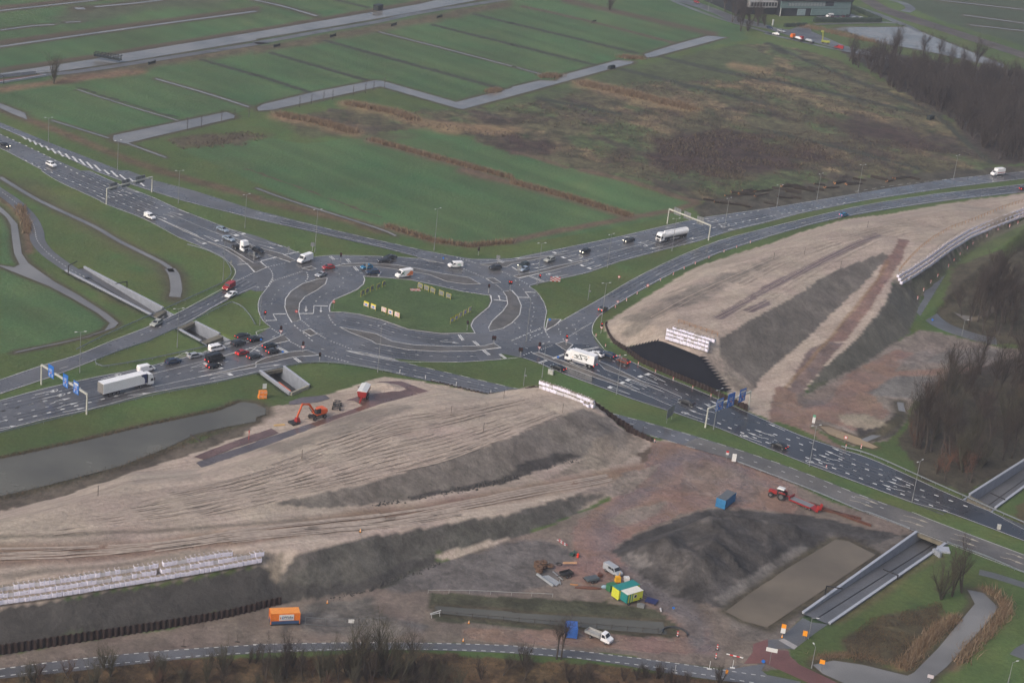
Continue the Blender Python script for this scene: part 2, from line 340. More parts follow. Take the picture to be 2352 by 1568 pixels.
paint("D 415 345 620 318 700 330 860 312 980 289 1030 306 1176 350 1338 392 1590 468 1560 495 1420 520 1200 560 1080 567 900 535 700 468", np.array(FIELD)*1.06, .8, (0, .05, 0))
paint("D 0 610 70 640 240 720 255 745 230 765 0 812", FIELD, .6, (0, .06, 0)); paint("D 0 470 30 500 38 600 0 610", FIELD, .6)
paint("D 2070 -100 2600 -100 2600 120 2352 105 2180 55 2070 10", (.05, .07, .04), 1, (0, .2, 0))
pline("D 60 420 250 545 400 640", 9, OLV, 2, (0, .3, 0), .6)
_fa, _fb = W("T11 0 0")[0], W("T11 1560 620")[0]; _fd = (_fb-_fa)[:2]; _fd /= np.linalg.norm(_fd); _u = -GXf*_fd[1]+GYf*_fd[0]; _v = GXf*_fd[0]+GYf*_fd[1]; FM = np.abs(COLR-FIELD).sum(1) < .02
_st = vnoise(_u*6+_v*.12, _v*.02, 22, 41, 3)*.42+.07*np.sin(_u*.42+vnoise(_u, _v, 60, 43, 2)*3)+vnoise(GXf, GYf, 26, 44, 5)*.5
COLR[FM] *= (1+_st[FM])[:, None]; COLR[FM, 0] *= 1+.5*nC[FM]+.3*nA[FM]
# marsh
MAR = (.080, .073, .040); PUR = (.042, .026, .023)
paint("D 830 245 1060 262 1360 190 1700 100 1790 105 1900 130 2140 240 2240 330 2290 385 2180 395 1830 425 1640 465 1601 463 1338 391 1176 349 1030 305 980 288 900 302 860 310 700 300 640 268 700 262", MAR, 4, (0, .85, 0))
paint("D 830 215 1060 262 1450 150 1690 98 1800 130 1700 190 1560 190 1400 205 1280 225 1120 262 980 262", (.062, .082, .036), 3, (0, .35, 0), .85, 6)
_mm = np.where(np.abs(COLR-np.array(MAR)).sum(1) < .02)[0]; _x, _y = GXf[_mm], GYf[_mm]; _u2 = _x*_fd[0]+_y*_fd[1]; _w2 = -_x*_fd[1]+_y*_fd[0]
for _c, _sd, _th in (((.175, .130, .075), 61, .10), ((.055, .085, .032), 63, .06), ((.045, .034, .030), 65, .09)):
    _n = np.clip((vnoise(_u2*.45, _w2, 9, _sd, 5)-_th)*9, 0, .8)[:, None]; COLR[_mm] = COLR[_mm]*(1-_n)+np.array(_c)*_n
for s in ("D 1480 305 1600 290 1700 290 1850 318 1950 358 1890 392 1700 412 1560 412 1470 375", "D 1110 300 1250 308 1320 338 1260 362 1150 345", "D 1850 272 2050 270 2170 320 2200 362 2050 352 1900 305",
          "D 1040 268 1170 250 1300 262 1250 288 1120 290", "D 850 272 920 272 930 300 870 302", "D 1580 210 1750 215 1780 240 1640 232", "D 1380 262 1500 240 1560 262 1480 285", "D 1340 355 1450 345 1480 385 1380 385"):
    paint(s, PUR, 11, (0, .7, 0), .96, 22)
paint("D 380 322 440 305 560 300 640 308 560 335 420 345", (.085, .06, .045), 3, (0, .6, 0), .8, 8)
paint("D 640 290 760 285 860 300 980 315 900 325 700 318", (.075, .07, .04), 3, (0, .6, 0), .7, 8)
for s, w in (("T20 650 765 1100 880 1640 1010", 11), ("T10 200 1060 560 1130 900 1225", 8), ("T10 830 955 1290 1040 1450 1100 1800 1200", 9), ("T10 1700 1150 2000 1180 2351 1200", 9), ("T20 2040 600 2351 660", 8), ("T20 1880 790 2080 800", 4)):
    pline(s, w, TAN, 1.5, (0, .4, 0))
for s, w in (("T10 1060 1290 1600 1440 2100 1568 T11 1900 0 2351 110 T21 0 110 560 260 1080 420", 5.5), ("T21 650 0 1100 100 1700 290", 3.5), ("T11 1210 515 1350 560 1640 650 1950 690 2351 655 T21 0 645 600 520 1080 430 1500 360 1700 300", 4), ("T20 40 1395 500 1540", 3)):
    pline(s, w, (.115, .08, .055), .8, (0, .4, 0))
# north polder ditches (dry or reed-filled)
DITCHD = (.034, .04, .03)
for s, w in (("T00 1840 545 2351 695 T10 0 690 500 850", 2.2), ("T10 130 485 1020 740", 2.4), ("T10 620 370 2250 815", 2.6), ("T10 1620 230 2351 410 T20 0 410 770 600", 2.4), ("T10 1990 130 2351 215 T20 0 215 1150 490", 2.4),
             ("T20 230 900 1000 1050", 2.5), ("T20 1010 640 1600 780 2351 960", 3), ("T20 1320 510 2351 745", 2.5), ("T30 0 400 500 620 1150 880 1560 1060 2050 1500", 3), ("T30 0 730 700 880 1450 1060", 3), ("T30 0 1200 700 1370 1400 1550", 3), ("T10 730 0 1030 70", 2.5)):
    pline(s, w, DITCHD, .4)
for s, w in (("T20 100 60 740 205 1500 400", 3), ("T20 500 10 900 95 1650 270 1850 315", 6), ("T00 0 395 1200 235 2351 80", 5), ("T00 0 75 900 -20", 5), ("T00 0 640 860 520 2351 275 T10 0 280 1500 20", 4)):
    pline(s, w, (.085, .062, .045), .7)
pline("T00 600 700 1000 650 2351 440 T10 0 460 700 340 1500 190 2300 40", 9, (.09, .075, .045), 2, (0, .5, 0)); pline("T00 0 830 600 740 1300 650", 6, (.15, .10, .06), 1.5, (0, .5, 0))
pline("T00 0 1010 230 1090 500 1190 1100 1440 1500 1568 T01 1450 0 2351 250 T11 0 265 900 470 1150 545", 5, (.10, .07, .042), 1, (0, .5, 0))
pline("T00 600 170 1500 20 2000 0", 14, (.075, .06, .05), 4, (0, .5, 0), .6)
# banks along water are darkened/browned by the water list below
# construction soil, left bank
paint("D -80 1180 15 1150 155 1120 300 1072 440 1040 560 1000 600 960 590 935 640 930 700 925 830 880 880 866 960 875 1120 905 1176 893 1240 885 1372 925 1430 985 1496 1010 1545 1010 1500 1060 1440 1140 1330 1150 1180 1190 988 1215 763 1255 640 1345 600 1295 0 1400 -80 1410", SAND, .8, (1, .1, 0))
paint("D -80 1150 155 1105 300 1062 425 1020 560 980 600 940 612 955 560 1000 430 1048 300 1084 155 1135 15 1174 -80 1200", (.085, .07, .055), 1.2, (0, .6, 0))
paint("D 588 1032 700 1000 800 950 930 925 960 940 860 975 760 1015 640 1045", GREY, 4, (.8, .3, 0), .6, 8)
paint("D 620 1158 663 1149 813 1117 938 1081 1063 1039 1175 1003 1276 960 1336 937 1400 962 1440 1000 1400 1022 1350 1045 1336 1053 1176 1099 1088 1118 938 1148 838 1160 738 1166", GREY, .7, (.25, .5, 0), .92)
paint("D 1174 1088 1180 1070 1290 1040 1336 1046 1250 1078 1176 1102 1088 1120 950 1146 940 1138 1088 1106", DARK, 2, (0, .5, 0), .95)
paint("D 1370 1010 1440 985 1490 1020 1440 1060 1350 1080 1250 1105 1340 1055", (.22, .185, .15), 1.5, (0, .5, 0), .9)
paint("D 1465 1040 1510 1020 1520 1045 1475 1060", (.1, .075, .055), 1)
pline("D -60 1262 150 1262 320 1262 600 1222 800 1190 1000 1165 1200 1130 1400 1090 1530 1062", 7, (.215, .145, .105), 1.0, (.6, .1, .3))
pline("D 0 1290 200 1278 380 1262 560 1240 760 1205 900 1185", 5, (.20, .14, .105), 1.0, (.6, .1, .2), .9)
pline("D -60 1235 200 1225 430 1215 700 1190", 2, (.15, .125, .1), .6, (.9, 0, 0), .8)
pline("D -60 1330 100 1310 300 1295 480 1268", 3, (.20, .17, .14), 1, (.9, 0, 0), .8)
paint("D 690 1268 763 1249 863 1231 988 1209 1088 1190 1175 1179 1240 1160 1316 1137 1350 1140 1316 1178 1258 1206 1176 1239 1120 1258 1005 1268 998 1293 913 1326 875 1348 800 1361 713 1384 650 1384 636 1340 660 1310", (.078, .072, .066), 1.2, (0, .6, 0), .95)
paint("D 760 1375 900 1345 1000 1300 1010 1270 880 1310 800 1335 640 1345 640 1384 700 1384", (.045, .042, .04), 2, (0, .5, 0), .9)
paint("D 1005 1270 1120 1243 1176 1232 1118 1262 1010 1290", SAND, 1, (0, .2, 0))
paint("D -80 1405 0 1398 250 1362 500 1320 600 1298 640 1340 656 1386 588 1398 375 1440 0 1503 -80 1518", (.054, .050, .048), 1.0, (0, .35, 0), .99)
paint("D 602 1266 660 1268 648 1300 640 1336 622 1320 608 1296", (.21, .175, .14), .8, (0, .2, 0))
# ground around
paint("D -80 1516 0 1505 375 1444 640 1388 800 1362 900 1346 1000 1296 1260 1210 1320 1180 1440 1140 1500 1070 1530 1012 1665 1040 1780 1085 1900 1150 2120 1215 2100 1226 1845 1412 1800 1470 1830 1530 1700 1545 1400 1500 1000 1475 500 1490 0 1540 -80 1545", MUD, .8, (0, .4, .15))
paint("D 860 1350 1000 1298 1180 1240 1240 1240 1300 1270 1290 1340 1200 1362 1000 1362 900 1362", (.105, .097, .095), 3, (0, .6, .1), .9, 5)
paint("D 700 1385 860 1365 900 1410 840 1440 700 1430", (.10, .095, .085), 3, (0, .6, .2), .8, 6)
paint("D 990 1362 1180 1368 1560 1400 1560 1465 1300 1450 1000 1425 985 1390", (.05, .052, .03), 1.2, (0, .6, 0), .95)
paint("D 1500 1012 1610 1018 1665 1045 1764 1086 1830 1120 1830 1178 1780 1172 1650 1162 1560 1182 1480 1215 1408 1256 1450 1310 1530 1385 1566 1401 1630 1450 1641 1500 1551 1500 1300 1482 1064 1468 1064 1442 1340 1447 1546 1468 1560 1440 1500 1392 1400 1340 1340 1345 1250 1300 1320 1290 1311 1226 1330 1190 1400 1150 1480 1085", RUST, .7, (0, .3, .65))
pline("D 1560 1040 1500 1110 1420 1170 1380 1220 1400 1280", 6, (.14, .112, .108), 1.5, (0, .3, .8), .6); pline("D 1450 1310 1530 1385 1590 1420 1620 1490", 6, (.125, .108, .11), 1.2, (0, .3, .8), .7)
pline("D 1530 1062 1620 1045 1700 1080", 5, (.13, .105, .11), 1.5, (0, .3, .8), .6)
paint("D 1560 1050 1640 1060 1760 1110 1740 1160 1620 1150 1560 1130", (.175, .135, .115), 5, (0, .6, .5), .7, 6); paint("D 1480 1300 1560 1370 1620 1440 1600 1490 1540 1420 1450 1340", (.13, .115, .11), 3, (0, .5, .5), .7, 4); paint("D 700 1400 900 1400 1000 1440 860 1470 640 1450", (.115, .108, .10), 5, (0, .7, .6), .7, 6)
paint("D 1390 1192 1470 1165 1540 1150 1520 1180 1430 1212", (.2, .17, .145), 2, (0, .4, .2), .85, 3)
paint("D 1404 1265 1468 1228 1560 1187 1650 1167 1850 1182 1960 1205 2080 1232 2000 1272 1920 1240 1660 1400 1540 1372 1450 1305", (.048, .044, .043), 1.2, (0, .7, .1))
_q = vnoise(GXf[HEAPK], GYf[HEAPK]*1.6, 7, 35, 5); _q = np.clip((_q-.02)*6, 0, 1)[:, None]; COLR[HEAPK] = COLR[HEAPK]*(1-.4*_q)+np.array([.11, .098, .092])*.4*_q
paint("D 1440 1270 1480 1265 1500 1300 1460 1315 1430 1290", (.12, .11, .105), 1.5, (0, .7, 0), .8, 3)
paint("D 1700 1390 1660 1400 1640 1370 1760 1290 1840 1245 1860 1262 1760 1330", (.15, .138, .128), .5, (0, .5, 0), .85, 3)
paint("D 1900 1230 2000 1250 2080 1225 2040 1280 1960 1340 1820 1430 1790 1470 1700 1468 1660 1400 1900 1240", (.12, .106, .096), .6, (0, .5, 0), .8)
paint("D 1300 1140 1388 1110 1440 1085 1520 1062 1500 1090 1450 1130 1400 1142 1340 1170 1300 1180", (.2, .165, .14), 1.5, (0, .6, 0))
paint("D 1316 1137 1388 1134 1345 1157 1316 1178 1258 1206 1220 1200 1240 1162", (.085, .078, .07), 1, (0, .6, 0), .9)
# right bank
paint("D 1385 745 1393 740 1436 712 1501 672 1601 612 1701 580 1764 561 1826 537 1939 505 2051 490 2189 465 2450 432 2450 470 2352 497 2229 545 2139 607 2074 655 2050 642 2039 700 1976 770 1884 853 1850 895 1825 935 1764 962 1722 948 1663 894 1606 819 1513 783 1436 799 1402 782", (.36, .296, .247), .5, (.8, .15, 0))
paint("D 1440 725 1540 672 1640 640 1760 585 1790 590 1700 640 1600 690 1540 720 1480 770 1440 790 1410 775", GREY, 5, (.9, .3, 0), .75, 10)
paint("D 1655 775 1701 750 1764 711 1814 688 1889 637 1964 603 2029 580 2046 590 2014 617 1976 662 1939 692 1890 740 1851 780 1801 822 1770 850 1751 864 1733 895 1700 905 1680 890 1660 850", (.105, .095, .085), .6, (0, .4, 0), .95)
paint("D 1610 825 1650 800 1690 850 1740 880 1735 900 1700 915 1665 895 1640 860", (.22, .185, .155), 2, (0, .7, 0), .7, 4)
paint("D 1856 893 1884 853 1940 802 1976 769 2039 694 2050 640 2074 655 2112 680 2106 714 2090 764 2056 786 1989 834 1926 871 1846 912", (.088, .083, .072), 1.0, (0, .4, 0), .95)
paint("D 1846 912 1870 880 1926 871 1900 895", (.07, .075, .045), 1, (0, .5, 0), .8)
paint("T31 1195 625 1285 640 1240 800 1100 1010 900 1330 700 1568 540 1568 740 1350 880 1170 1000 1000 1050 860 1150 740", (.185, .118, .098), .6, (.1, .3, .3))
paint("T32 540 0 700 0 500 250 350 420 270 600 120 700 0 760 -20 800 0 650 80 420 200 425 260 260 370 90", (.15, .108, .097), 1.0, (0, .5, .4))
pline("D 1790 905 1860 830 1940 735 2010 650 2040 600", 1.2, (.2, .13, .07), .5, (0, .3, 0), .8)
for s in ("T31 0 1040 580 760 980 570 1050 600 640 790 0 1110 T21 2351 1105 1930 1370 1835 1350 2351 1040", "T21 2120 1280 2340 1180 2380 1230 2200 1303"):
    paint(s, (.155, .118, .118), .25, (0, .1, .3))
paint("D 2074 655 2139 608 2229 548 2352 499 2450 475 2450 485 2352 513 2204 591 2126 682 2106 680", (.10, .095, .065), 1, (0, .5, 0))
paint("D 2120 665 2160 620 2250 560 2352 515 2380 520 2300 560 2200 620 2140 690", (.07, .082, .04), 1, (0, .4, 0), .5)
# right yard
paint("D 1764 962 1850 905 1990 832 2056 786 2110 758 2200 775 2300 800 2460 800 2460 850 2200 862 2110 900 2085 960 2040 1012 1960 1025 1880 985 1850 975", (.185, .155, .135), 1, (0, .5, .1))
paint("D 1764 962 1784 885 1846 912 1926 873 1989 836 2060 802 2100 812 2050 852 2200 845 2290 838 2290 852 2060 868 2000 900 2045 950 1975 992 1880 962 1860 978 1940 1030 1925 1032 1840 985", RUST, .5, (0, .3, .4))
paint("D 1830 905 1900 880 1960 860 1900 920 1850 940", (.15, .128, .115), 3, (0, .6, .4), .7, 4); paint("D 2040 830 2120 800 2180 830 2090 850", (.16, .14, .13), 3, (0, .6, .1), .7, 4)
paint("D 1990 905 2060 862 2150 868 2200 890 2130 925 2060 915", (.13, .125, .12), 2, (0, .5, .1), .9, 3); paint("D 2110 830 2180 800 2300 800 2300 830 2200 842", (.13, .125, .12), 3, (0, .5, 0), .7, 5)
paint("D 1960 975 1985 960 2020 975 2060 945 2075 950 2060 1000 2010 1015 1975 1005", (.055, .048, .045), 1.5, (0, .6, 0))
paint("D 1925 952 1990 950 2040 975 1990 985 1940 975", (.27, .23, .18), 1, (0, .3, 0), .9)
# log strip north of the road
paint("D 1590 478 1640 458 1830 424 2180 392 2460 372 2460 398 2000 442 1764 482 1610 500", (.06, .05, .042), 1.2, (0, .8, 0), .9)
# wood floors
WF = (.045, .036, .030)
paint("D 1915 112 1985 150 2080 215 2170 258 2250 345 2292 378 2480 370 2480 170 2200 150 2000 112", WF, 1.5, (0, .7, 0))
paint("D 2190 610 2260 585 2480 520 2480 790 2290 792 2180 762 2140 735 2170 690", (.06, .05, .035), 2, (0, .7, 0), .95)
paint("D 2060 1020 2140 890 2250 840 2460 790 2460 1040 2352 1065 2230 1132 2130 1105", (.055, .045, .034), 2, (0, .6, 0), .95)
paint("D -200 1560 300 1515 1000 1498 1400 1528 1720 1572 1720 1760 -200 1760", (.085, .055, .028), 2, (0, .9, 0))
paint("D 1920 1480 2000 1420 2080 1390 2160 1380 2180 1430 2080 1530 1960 1520", (.065, .045, .03), 3, (0, .8, 0), .85, 10)
pline("T33 1250 1420 1400 1230 1600 1050 1720 960", 4, (.2, .135, .075), 1, (0, .5, 0)); pline("T33 1980 700 2150 850 2150 960 1900 1180 1700 1420", 3.5, (.15, .10, .06), 1, (0, .5, 0)); pline("T33 440 1340 700 1300", 3, (.13, .09, .05), 1, (0, .5, 0))
pline("T33 620 1000 900 830 1400 480 1560 400", 4, (.1, .085, .04), 1.5, (0, .5, 0), .8)
pline("T01 0 250 120 340 230 460 250 600 260 750", 3.5, (.12, .08, .05), 1.2, (0, .5, 0)); pline("T01 700 940 1000 1150 1300 1290", 5, (.08, .07, .035), 2, (0, .4, 0), .7)
paint("D 2330 1160 2460 1080 2460 1300 2352 1215", (.085, .07, .035), 1)
# ================================================================ sheets on the ground
def flat(pts, z):
    return [np.array([p[0], p[1], z]) for p in pts]
def sheet(name, s, z, m, sm=0, kind='structure', drape=False):
    P = PX(s) if isinstance(s, str) else s
    if sm: P = smooth(P, sm)
    V = [gp(p[0], p[1], 0) for p in P]; V = [Vector((v[0], v[1], z)) for v in V]
    o = mesh_obj(name, V, tessellate_polygon([V]), m); me = o.data
    if me.polygons and sum(p.normal.z*p.area for p in me.polygons) < 0: me.flip_normals()
    return tag(o, kind=kind) if kind else o
WATER = water_mat('sky_pale_water', (.17, .168, .165), .05); WATERC = water_mat('murky_canal_water', (.105, .102, .085), .12); BROWNW = water_mat('brown_water', (.14, .115, .083), .08, .03); TANW = water_mat('silty_water', (.27, .20, .12), .2, .02)  # WATER: reflected sky is put into its pale base colour
WAT = [('canal', "T00 -400 740 0 675 860 545 1000 515 2351 295 T10 0 295 1500 40 1700 -10 2100 -10 1500 105 700 245 0 360 T00 2351 370 1180 565 1000 590 560 655 0 705 -400 790", 2.5, WATER),
 ('canal', "T00 1040 1245 1400 1170 2080 1030 2165 1065 2150 1085 1300 1285 1150 1322 1040 1295", 2.0, WATER),
 ('canal', "T10 10 990 60 960 500 855 1090 740 1160 745 1840 940 2351 810 T20 0 800 260 740 410 745 470 690 970 555 1120 565 1110 582 850 650 0 885 T10 2351 885 1900 1005 1860 1000 1145 795 150 1010 20 1020", 2.0, WATER),
 ('canal', "T20 1215 500 1500 410 1800 330 1970 345 1300 525 1240 530", 2.0, WATER),
 ('ditch_water', "T00 -300 880 0 950 230 1040 250 1100 120 1050 0 995 -300 940", 1.5, WATER),
 ('canal', "T02 -300 1140 0 1080 700 930 1400 765 2000 640 2210 555 2351 570 T12 90 615 85 670 0 695 T02 2351 735 2100 780 1800 850 1740 880 1500 990 1150 1130 900 1200 400 1330 0 1420 -300 1490", 2.0, WATERC),
 ('ditch_water', "T01 -200 300 0 330 80 400 160 490 180 620 200 760 260 850 500 1020 700 1130 980 1310 1090 1400 1050 1440 800 1530 640 1568 T02 120 110 160 90 T01 780 1530 960 1465 1010 1400 900 1310 660 1170 450 1060 300 1000 0 880 -200 830 -200 800 0 868 130 888 180 862 130 760 110 620 100 500 60 430 0 380 -200 350", 1.3, WATER),
 ('pond', "T33 620 250 740 265 990 390 500 720 0 1050 T23 2351 1060 2130 1000 1960 910 2180 750 2351 630 T33 0 640 120 550", 1.6, BROWNW),
 ('ditch_water', "T33 1830 710 1980 740 2110 870 2060 960 1860 1180 1640 1420 1540 1500 1480 1568 1450 1700 860 1640 500 1480 410 1400 600 1360 870 1400 1280 1500 1340 1470 1560 1250 1750 1020 1900 840 1850 740", 1.4, WATER),
 ('ditch_water', "T13 1650 860 2351 912 T23 0 922 700 962 1385 1008 1425 1122 1000 1090 0 998 T13 2351 993 1700 930 1640 880", 1.2, WATERC),
 ('pond', "T32 470 775 560 785 850 890 1010 970 960 983 780 935 560 850", .8, TANW),
 ('pond', "T30 600 270 700 250 1290 250 1500 330 2170 600 2150 625 1500 480 1000 390 720 290", 2.5, WATER),
 ('pond', "T31 1705 1300 1790 1325 1900 1345 2050 1255 2200 1180 2140 1260 2000 1345 1880 1385 1800 1370", 1, BROWNW)]
def bank(s, w, col):
    P = PX(s); X = PXX+nA*.9*SCL; Y = PYY+nB*.5*SCL
    i = np.where((X > min(p[0] for p in P)-40) & (X < max(p[0] for p in P)+40) & (Y > min(p[1] for p in P)-30) & (Y < max(p[1] for p in P)+30) & (GZ < 1.5))[0]
    G = [gp(p[0], p[1]) for p in P]; d, _, _ = dseg(GXf[i]+nA[i]*1.5, GYf[i]+nB[i]*1.5, G, True); o = np.clip(1.5-d/w, 0, 1)[:, None]*.92
    COLR[i] = COLR[i]*(1-o)+np.array(col)*o
for nm, s, w, m in WAT: bank(s, w, (.06, .05, .032) if m is not TANW else (.09, .065, .04))
NARROW = [("T00 715 825 1150 965 1640 1110", 1.0), ("T00 1430 725 1900 860 2290 985", 1.5), ("T00 470 1105 1000 1270", 1.2), ("T00 1150 1310 1530 1450", 1.2), ("T00 -100 450 0 430 1200 260 2351 105", 2.2), ("T00 -100 112 0 100 900 0", 2.0),
 ("T00 870 65 1200 35 1500 0", 2.2), ("T00 0 280 300 240 500 228", 1.6), ("T00 600 208 740 200", 1.6), ("T00 690 80 780 80", 4), ("T10 -20 0 250 60 560 150", 2.2), ("T10 1130 295 1700 440 2351 610 T20 0 610 290 690", 1.3),
 ("T01 0 60 350 270 860 510 1100 650 1500 850 1580 930", 1.8), ("T01 1560 900 1600 960 1620 1080 1605 1160", 3.4), ("T32 880 910 1060 830 1225 700 1215 560", 1.9), ("T11 0 160 300 270 700 395 1150 540 1290 600", 1.1),
 ("T30 1550 0 2351 90", 2), ("T30 1800 140 2351 215", 2), ("T30 1850 230 2351 285", 2)]
for s, w in NARROW:
    pline(s, w*2.4, (.06, .052, .034), .3)
def ribbon(pts, w, z, sm=0):
    """flat strip following world points; returns verts, faces"""
    P = smooth([np.array([p[0], p[1]]) for p in pts], sm) if sm else [np.array([p[0], p[1]], float) for p in pts]
    vs = []
    for i, p in enumerate(P):
        a = P[max(0, i-1)]; b = P[min(len(P)-1, i+1)]; t = (b-a)/(np.linalg.norm(b-a)+1e-9); n = np.array([-t[1], t[0]])
        if 0 < i < len(P)-1:
            t0 = (p-a)/(np.linalg.norm(p-a)+1e-9); c = max(.4, abs(t0@t)); n = n/c
        vs += [(p[0]+n[0]*w/2, p[1]+n[1]*w/2, z), (p[0]-n[0]*w/2, p[1]-n[1]*w/2, z)]
    return vs, [(2*i, 2*i+1, 2*i+3, 2*i+2) for i in range(len(P)-1)]
# ---- finish the terrain mesh
for nm, s, w, m in WAT:
    Pw = np.array([gp(*p)[:2] for p in PX(s)]); i = np.where((GXf > Pw[:, 0].min()) & (GXf < Pw[:, 0].max()) & (GYf > Pw[:, 1].min()) & (GYf < Pw[:, 1].max()))[0]; k = i[inpoly(GXf[i], GYf[i], Pw)]; GZ[k] = np.minimum(GZ[k], -.15)
    i = np.where((GXf > Pw[:, 0].min()-6) & (GXf < Pw[:, 0].max()+6) & (GYf > Pw[:, 1].min()-6) & (GYf < Pw[:, 1].max()+6) & (GZ > 0))[0]
    if len(i): d, _, _ = dseg(GXf[i], GYf[i], Pw, True); GZ[i] *= np.clip((d-1)/4, 0, 1)
_mb = np.array([p[:2] for p in BL("1436 799 .9,1475 790 3.7,1513 782 6.4,1527 786 6.4,1606 818 6.4,1668 898 .9,1622 886 .9,1548 855 .9,1474 824 .9")]); k = inpoly(GXf, GYf, _mb); GZ[k] -= .9
GZ[SUNK] = -14
bigm = np.zeros(NX*NY, bool)
idx = np.arange(NX*NY).reshape(NY, NX); q = np.stack([idx[:-1, :-1], idx[:-1, 1:], idx[1:, 1:], idx[1:, :-1]], -1).reshape(-1, 4)
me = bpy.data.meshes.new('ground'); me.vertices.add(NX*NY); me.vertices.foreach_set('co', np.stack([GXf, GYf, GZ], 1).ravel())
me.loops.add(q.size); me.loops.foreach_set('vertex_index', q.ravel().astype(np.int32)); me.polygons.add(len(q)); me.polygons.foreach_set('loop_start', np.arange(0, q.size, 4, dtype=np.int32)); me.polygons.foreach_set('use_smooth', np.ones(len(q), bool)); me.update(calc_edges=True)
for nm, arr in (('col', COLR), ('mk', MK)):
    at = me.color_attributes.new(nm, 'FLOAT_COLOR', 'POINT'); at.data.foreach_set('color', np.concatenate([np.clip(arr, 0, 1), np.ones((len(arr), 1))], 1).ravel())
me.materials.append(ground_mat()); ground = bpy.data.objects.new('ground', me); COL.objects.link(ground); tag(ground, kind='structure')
for nm, s, w, m in WAT: sheet(nm, s, .03, m)
mb = MB()
for i, (s, w) in enumerate(NARROW):
    v, f = ribbon(W(s), w, .04, 3); o = mesh_obj('ditch_water', v, f, WATER); tag(o, kind='structure')
    if o.data.polygons[0].normal.z < 0: o.data.flip_normals()
DGR = mat('ditch_growth', (.028, .034, .022), .95, 0, .35, .5); DGB = mat('dry_ditch_growth', (.075, .055, .035), .95, 0, .35, .5)
for i, (s, w_) in enumerate((("T00 1840 545 2351 695 T10 0 690 500 850", 2.6), ("T10 130 485 1020 740", 3.0), ("T10 620 370 2250 815", 3.2), ("T10 1620 230 2351 410 T20 0 410 770 600", 2.8), ("T10 1990 130 2351 215 T20 0 215 1150 490", 3.0),
             ("T20 230 900 1000 1050", 3), ("T20 1010 640 1600 780 2000 860", 3.6), ("T20 1320 510 1800 640 2351 745", 2.6), ("T30 500 620 1150 880 1560 1060 1750 1250 2050 1500", 2.6), ("T30 0 730 700 880 1450 1060", 2.4), ("T30 0 1200 700 1370 1400 1550", 2.4), ("T10 730 0 1030 70", 2.6), ("T20 100 60 740 205 1500 400", -2.4), ("T20 500 10 900 95 1650 270", -2.2), ("T11 -100 -20 300 120 800 300 1150 430", -.9), ("T00 700 800 1150 940 1640 1085", 1.2))):
    P = [p[:2] for p in W(s)]; Q = []
    for a, b in zip(P[:-1], P[1:]):
        k = max(2, int(np.linalg.norm(b-a)/2.5)); Q += [a+(b-a)*j/k for j in range(k)]
    Q.append(P[-1]); vs, f = ribbon(Q, abs(w_), .025); r_ = np.random.default_rng(i); vs = [(x+r_.normal(0, .3), y+r_.normal(0, .45), z) for x, y, z in vs]; o = mesh_obj('ditch', vs, f, DGR if w_ > 0 else DGB); tag(o, kind='structure')
    if o.data.polygons[0].normal.z < 0: o.data.flip_normals()
# wheel ruts as strips of slightly darker sand colour, draped on the banks
RUTD = mat('darker_sand_rut', (.345, .284, .237), .9, 0, .2, .8); RUTL = mat('pale_sand_ridge', (.40, .33, .28), .9, 0, .15, .8)
def drape(P, w_, off, lift=.05):
    P = smooth(P, 5); out = []
    for x, y in P: out.append(onground(x, y))
    vs = []
    for i, p in enumerate(out):
        t = out[min(i+1, len(out)-1)]-out[max(0, i-1)]; t = t[:2]/(np.linalg.norm(t[:2])+1e-6); n = np.array([-t[1], t[0]])
        for sg in (-1, 1): q_ = p[:2]+n*(off+sg*w_/2); vs.append((q_[0], q_[1], hz(q_[0], q_[1])+.08+lift))
    return vs, [(2*i, 2*i+1, 2*i+3, 2*i+2) for i in range(len(out)-1)]
def lerpc(A, B, f, n=9):
    def rs(P): P = np.array(P, float); L = np.concatenate([[0], np.cumsum(np.hypot(*np.diff(P, axis=0).T))]); return np.array([[np.interp(u*L[-1], L, P[:, c]) for c in range(2)] for u in np.linspace(0, 1, n)])
    return rs(A)*(1-f)+rs(B)*f
RU = MB(); RL = MB(); rr = random.Random(11)
for (A, B, nn, w0) in (("D 460 1112 620 1068 780 1010 900 965 1060 938 1190 915", "D 60 1245 400 1203 663 1150 938 1085 1175 1008 1300 955", 12, .5), ("D 0 1262 300 1255 600 1215 850 1188 1100 1148 1400 1092", "D 0 1300 300 1280 560 1240 850 1215 1100 1172 1400 1104", 6, .5), ("D 1500 730 1640 660 1800 585 1990 530 2200 495", "D 1690 745 1820 675 1900 620 2040 545 2250 500", 5, .34)):
    A, B = PX(A), PX(B)
    for k in range(nn):
        f = (k+rr.uniform(-.3, .3))/nn; f = min(max(f, 0), 1); C = lerpc(A, B, f); i0 = rr.choice((0, 0, 1, 2, 3)); i1 = rr.choice((9, 9, 8, 7, 6)); C = C[i0:i1]+np.array([[0, rr.gauss(0, 1.6)] for _ in range(i1-i0)])
        C = [tuple(c) for c in C]
        for off in (-1.0, 1.0): v, f_ = drape(C, w0*rr.uniform(.6, 1.3), off); RU.add(v, f_)
        if k % 2: v, f_ = drape(C, .22, 0.45, .01); RL.add(v, f_)
for b_, nm, m in ((RU, 'wheel_ruts', RUTD), (RL, 'sand_ridges', RUTL)):
    o = b_.build(nm, m); fl = [p.index for p in o.data.polygons if p.normal.z < 0]
    for i in fl: o.data.polygons[i].flip()
    tag(o, 'curving vehicle tracks pressed into the bare sand' if b_ is RU else 'pale sand ridges between the wheel tracks', kind='stuff')
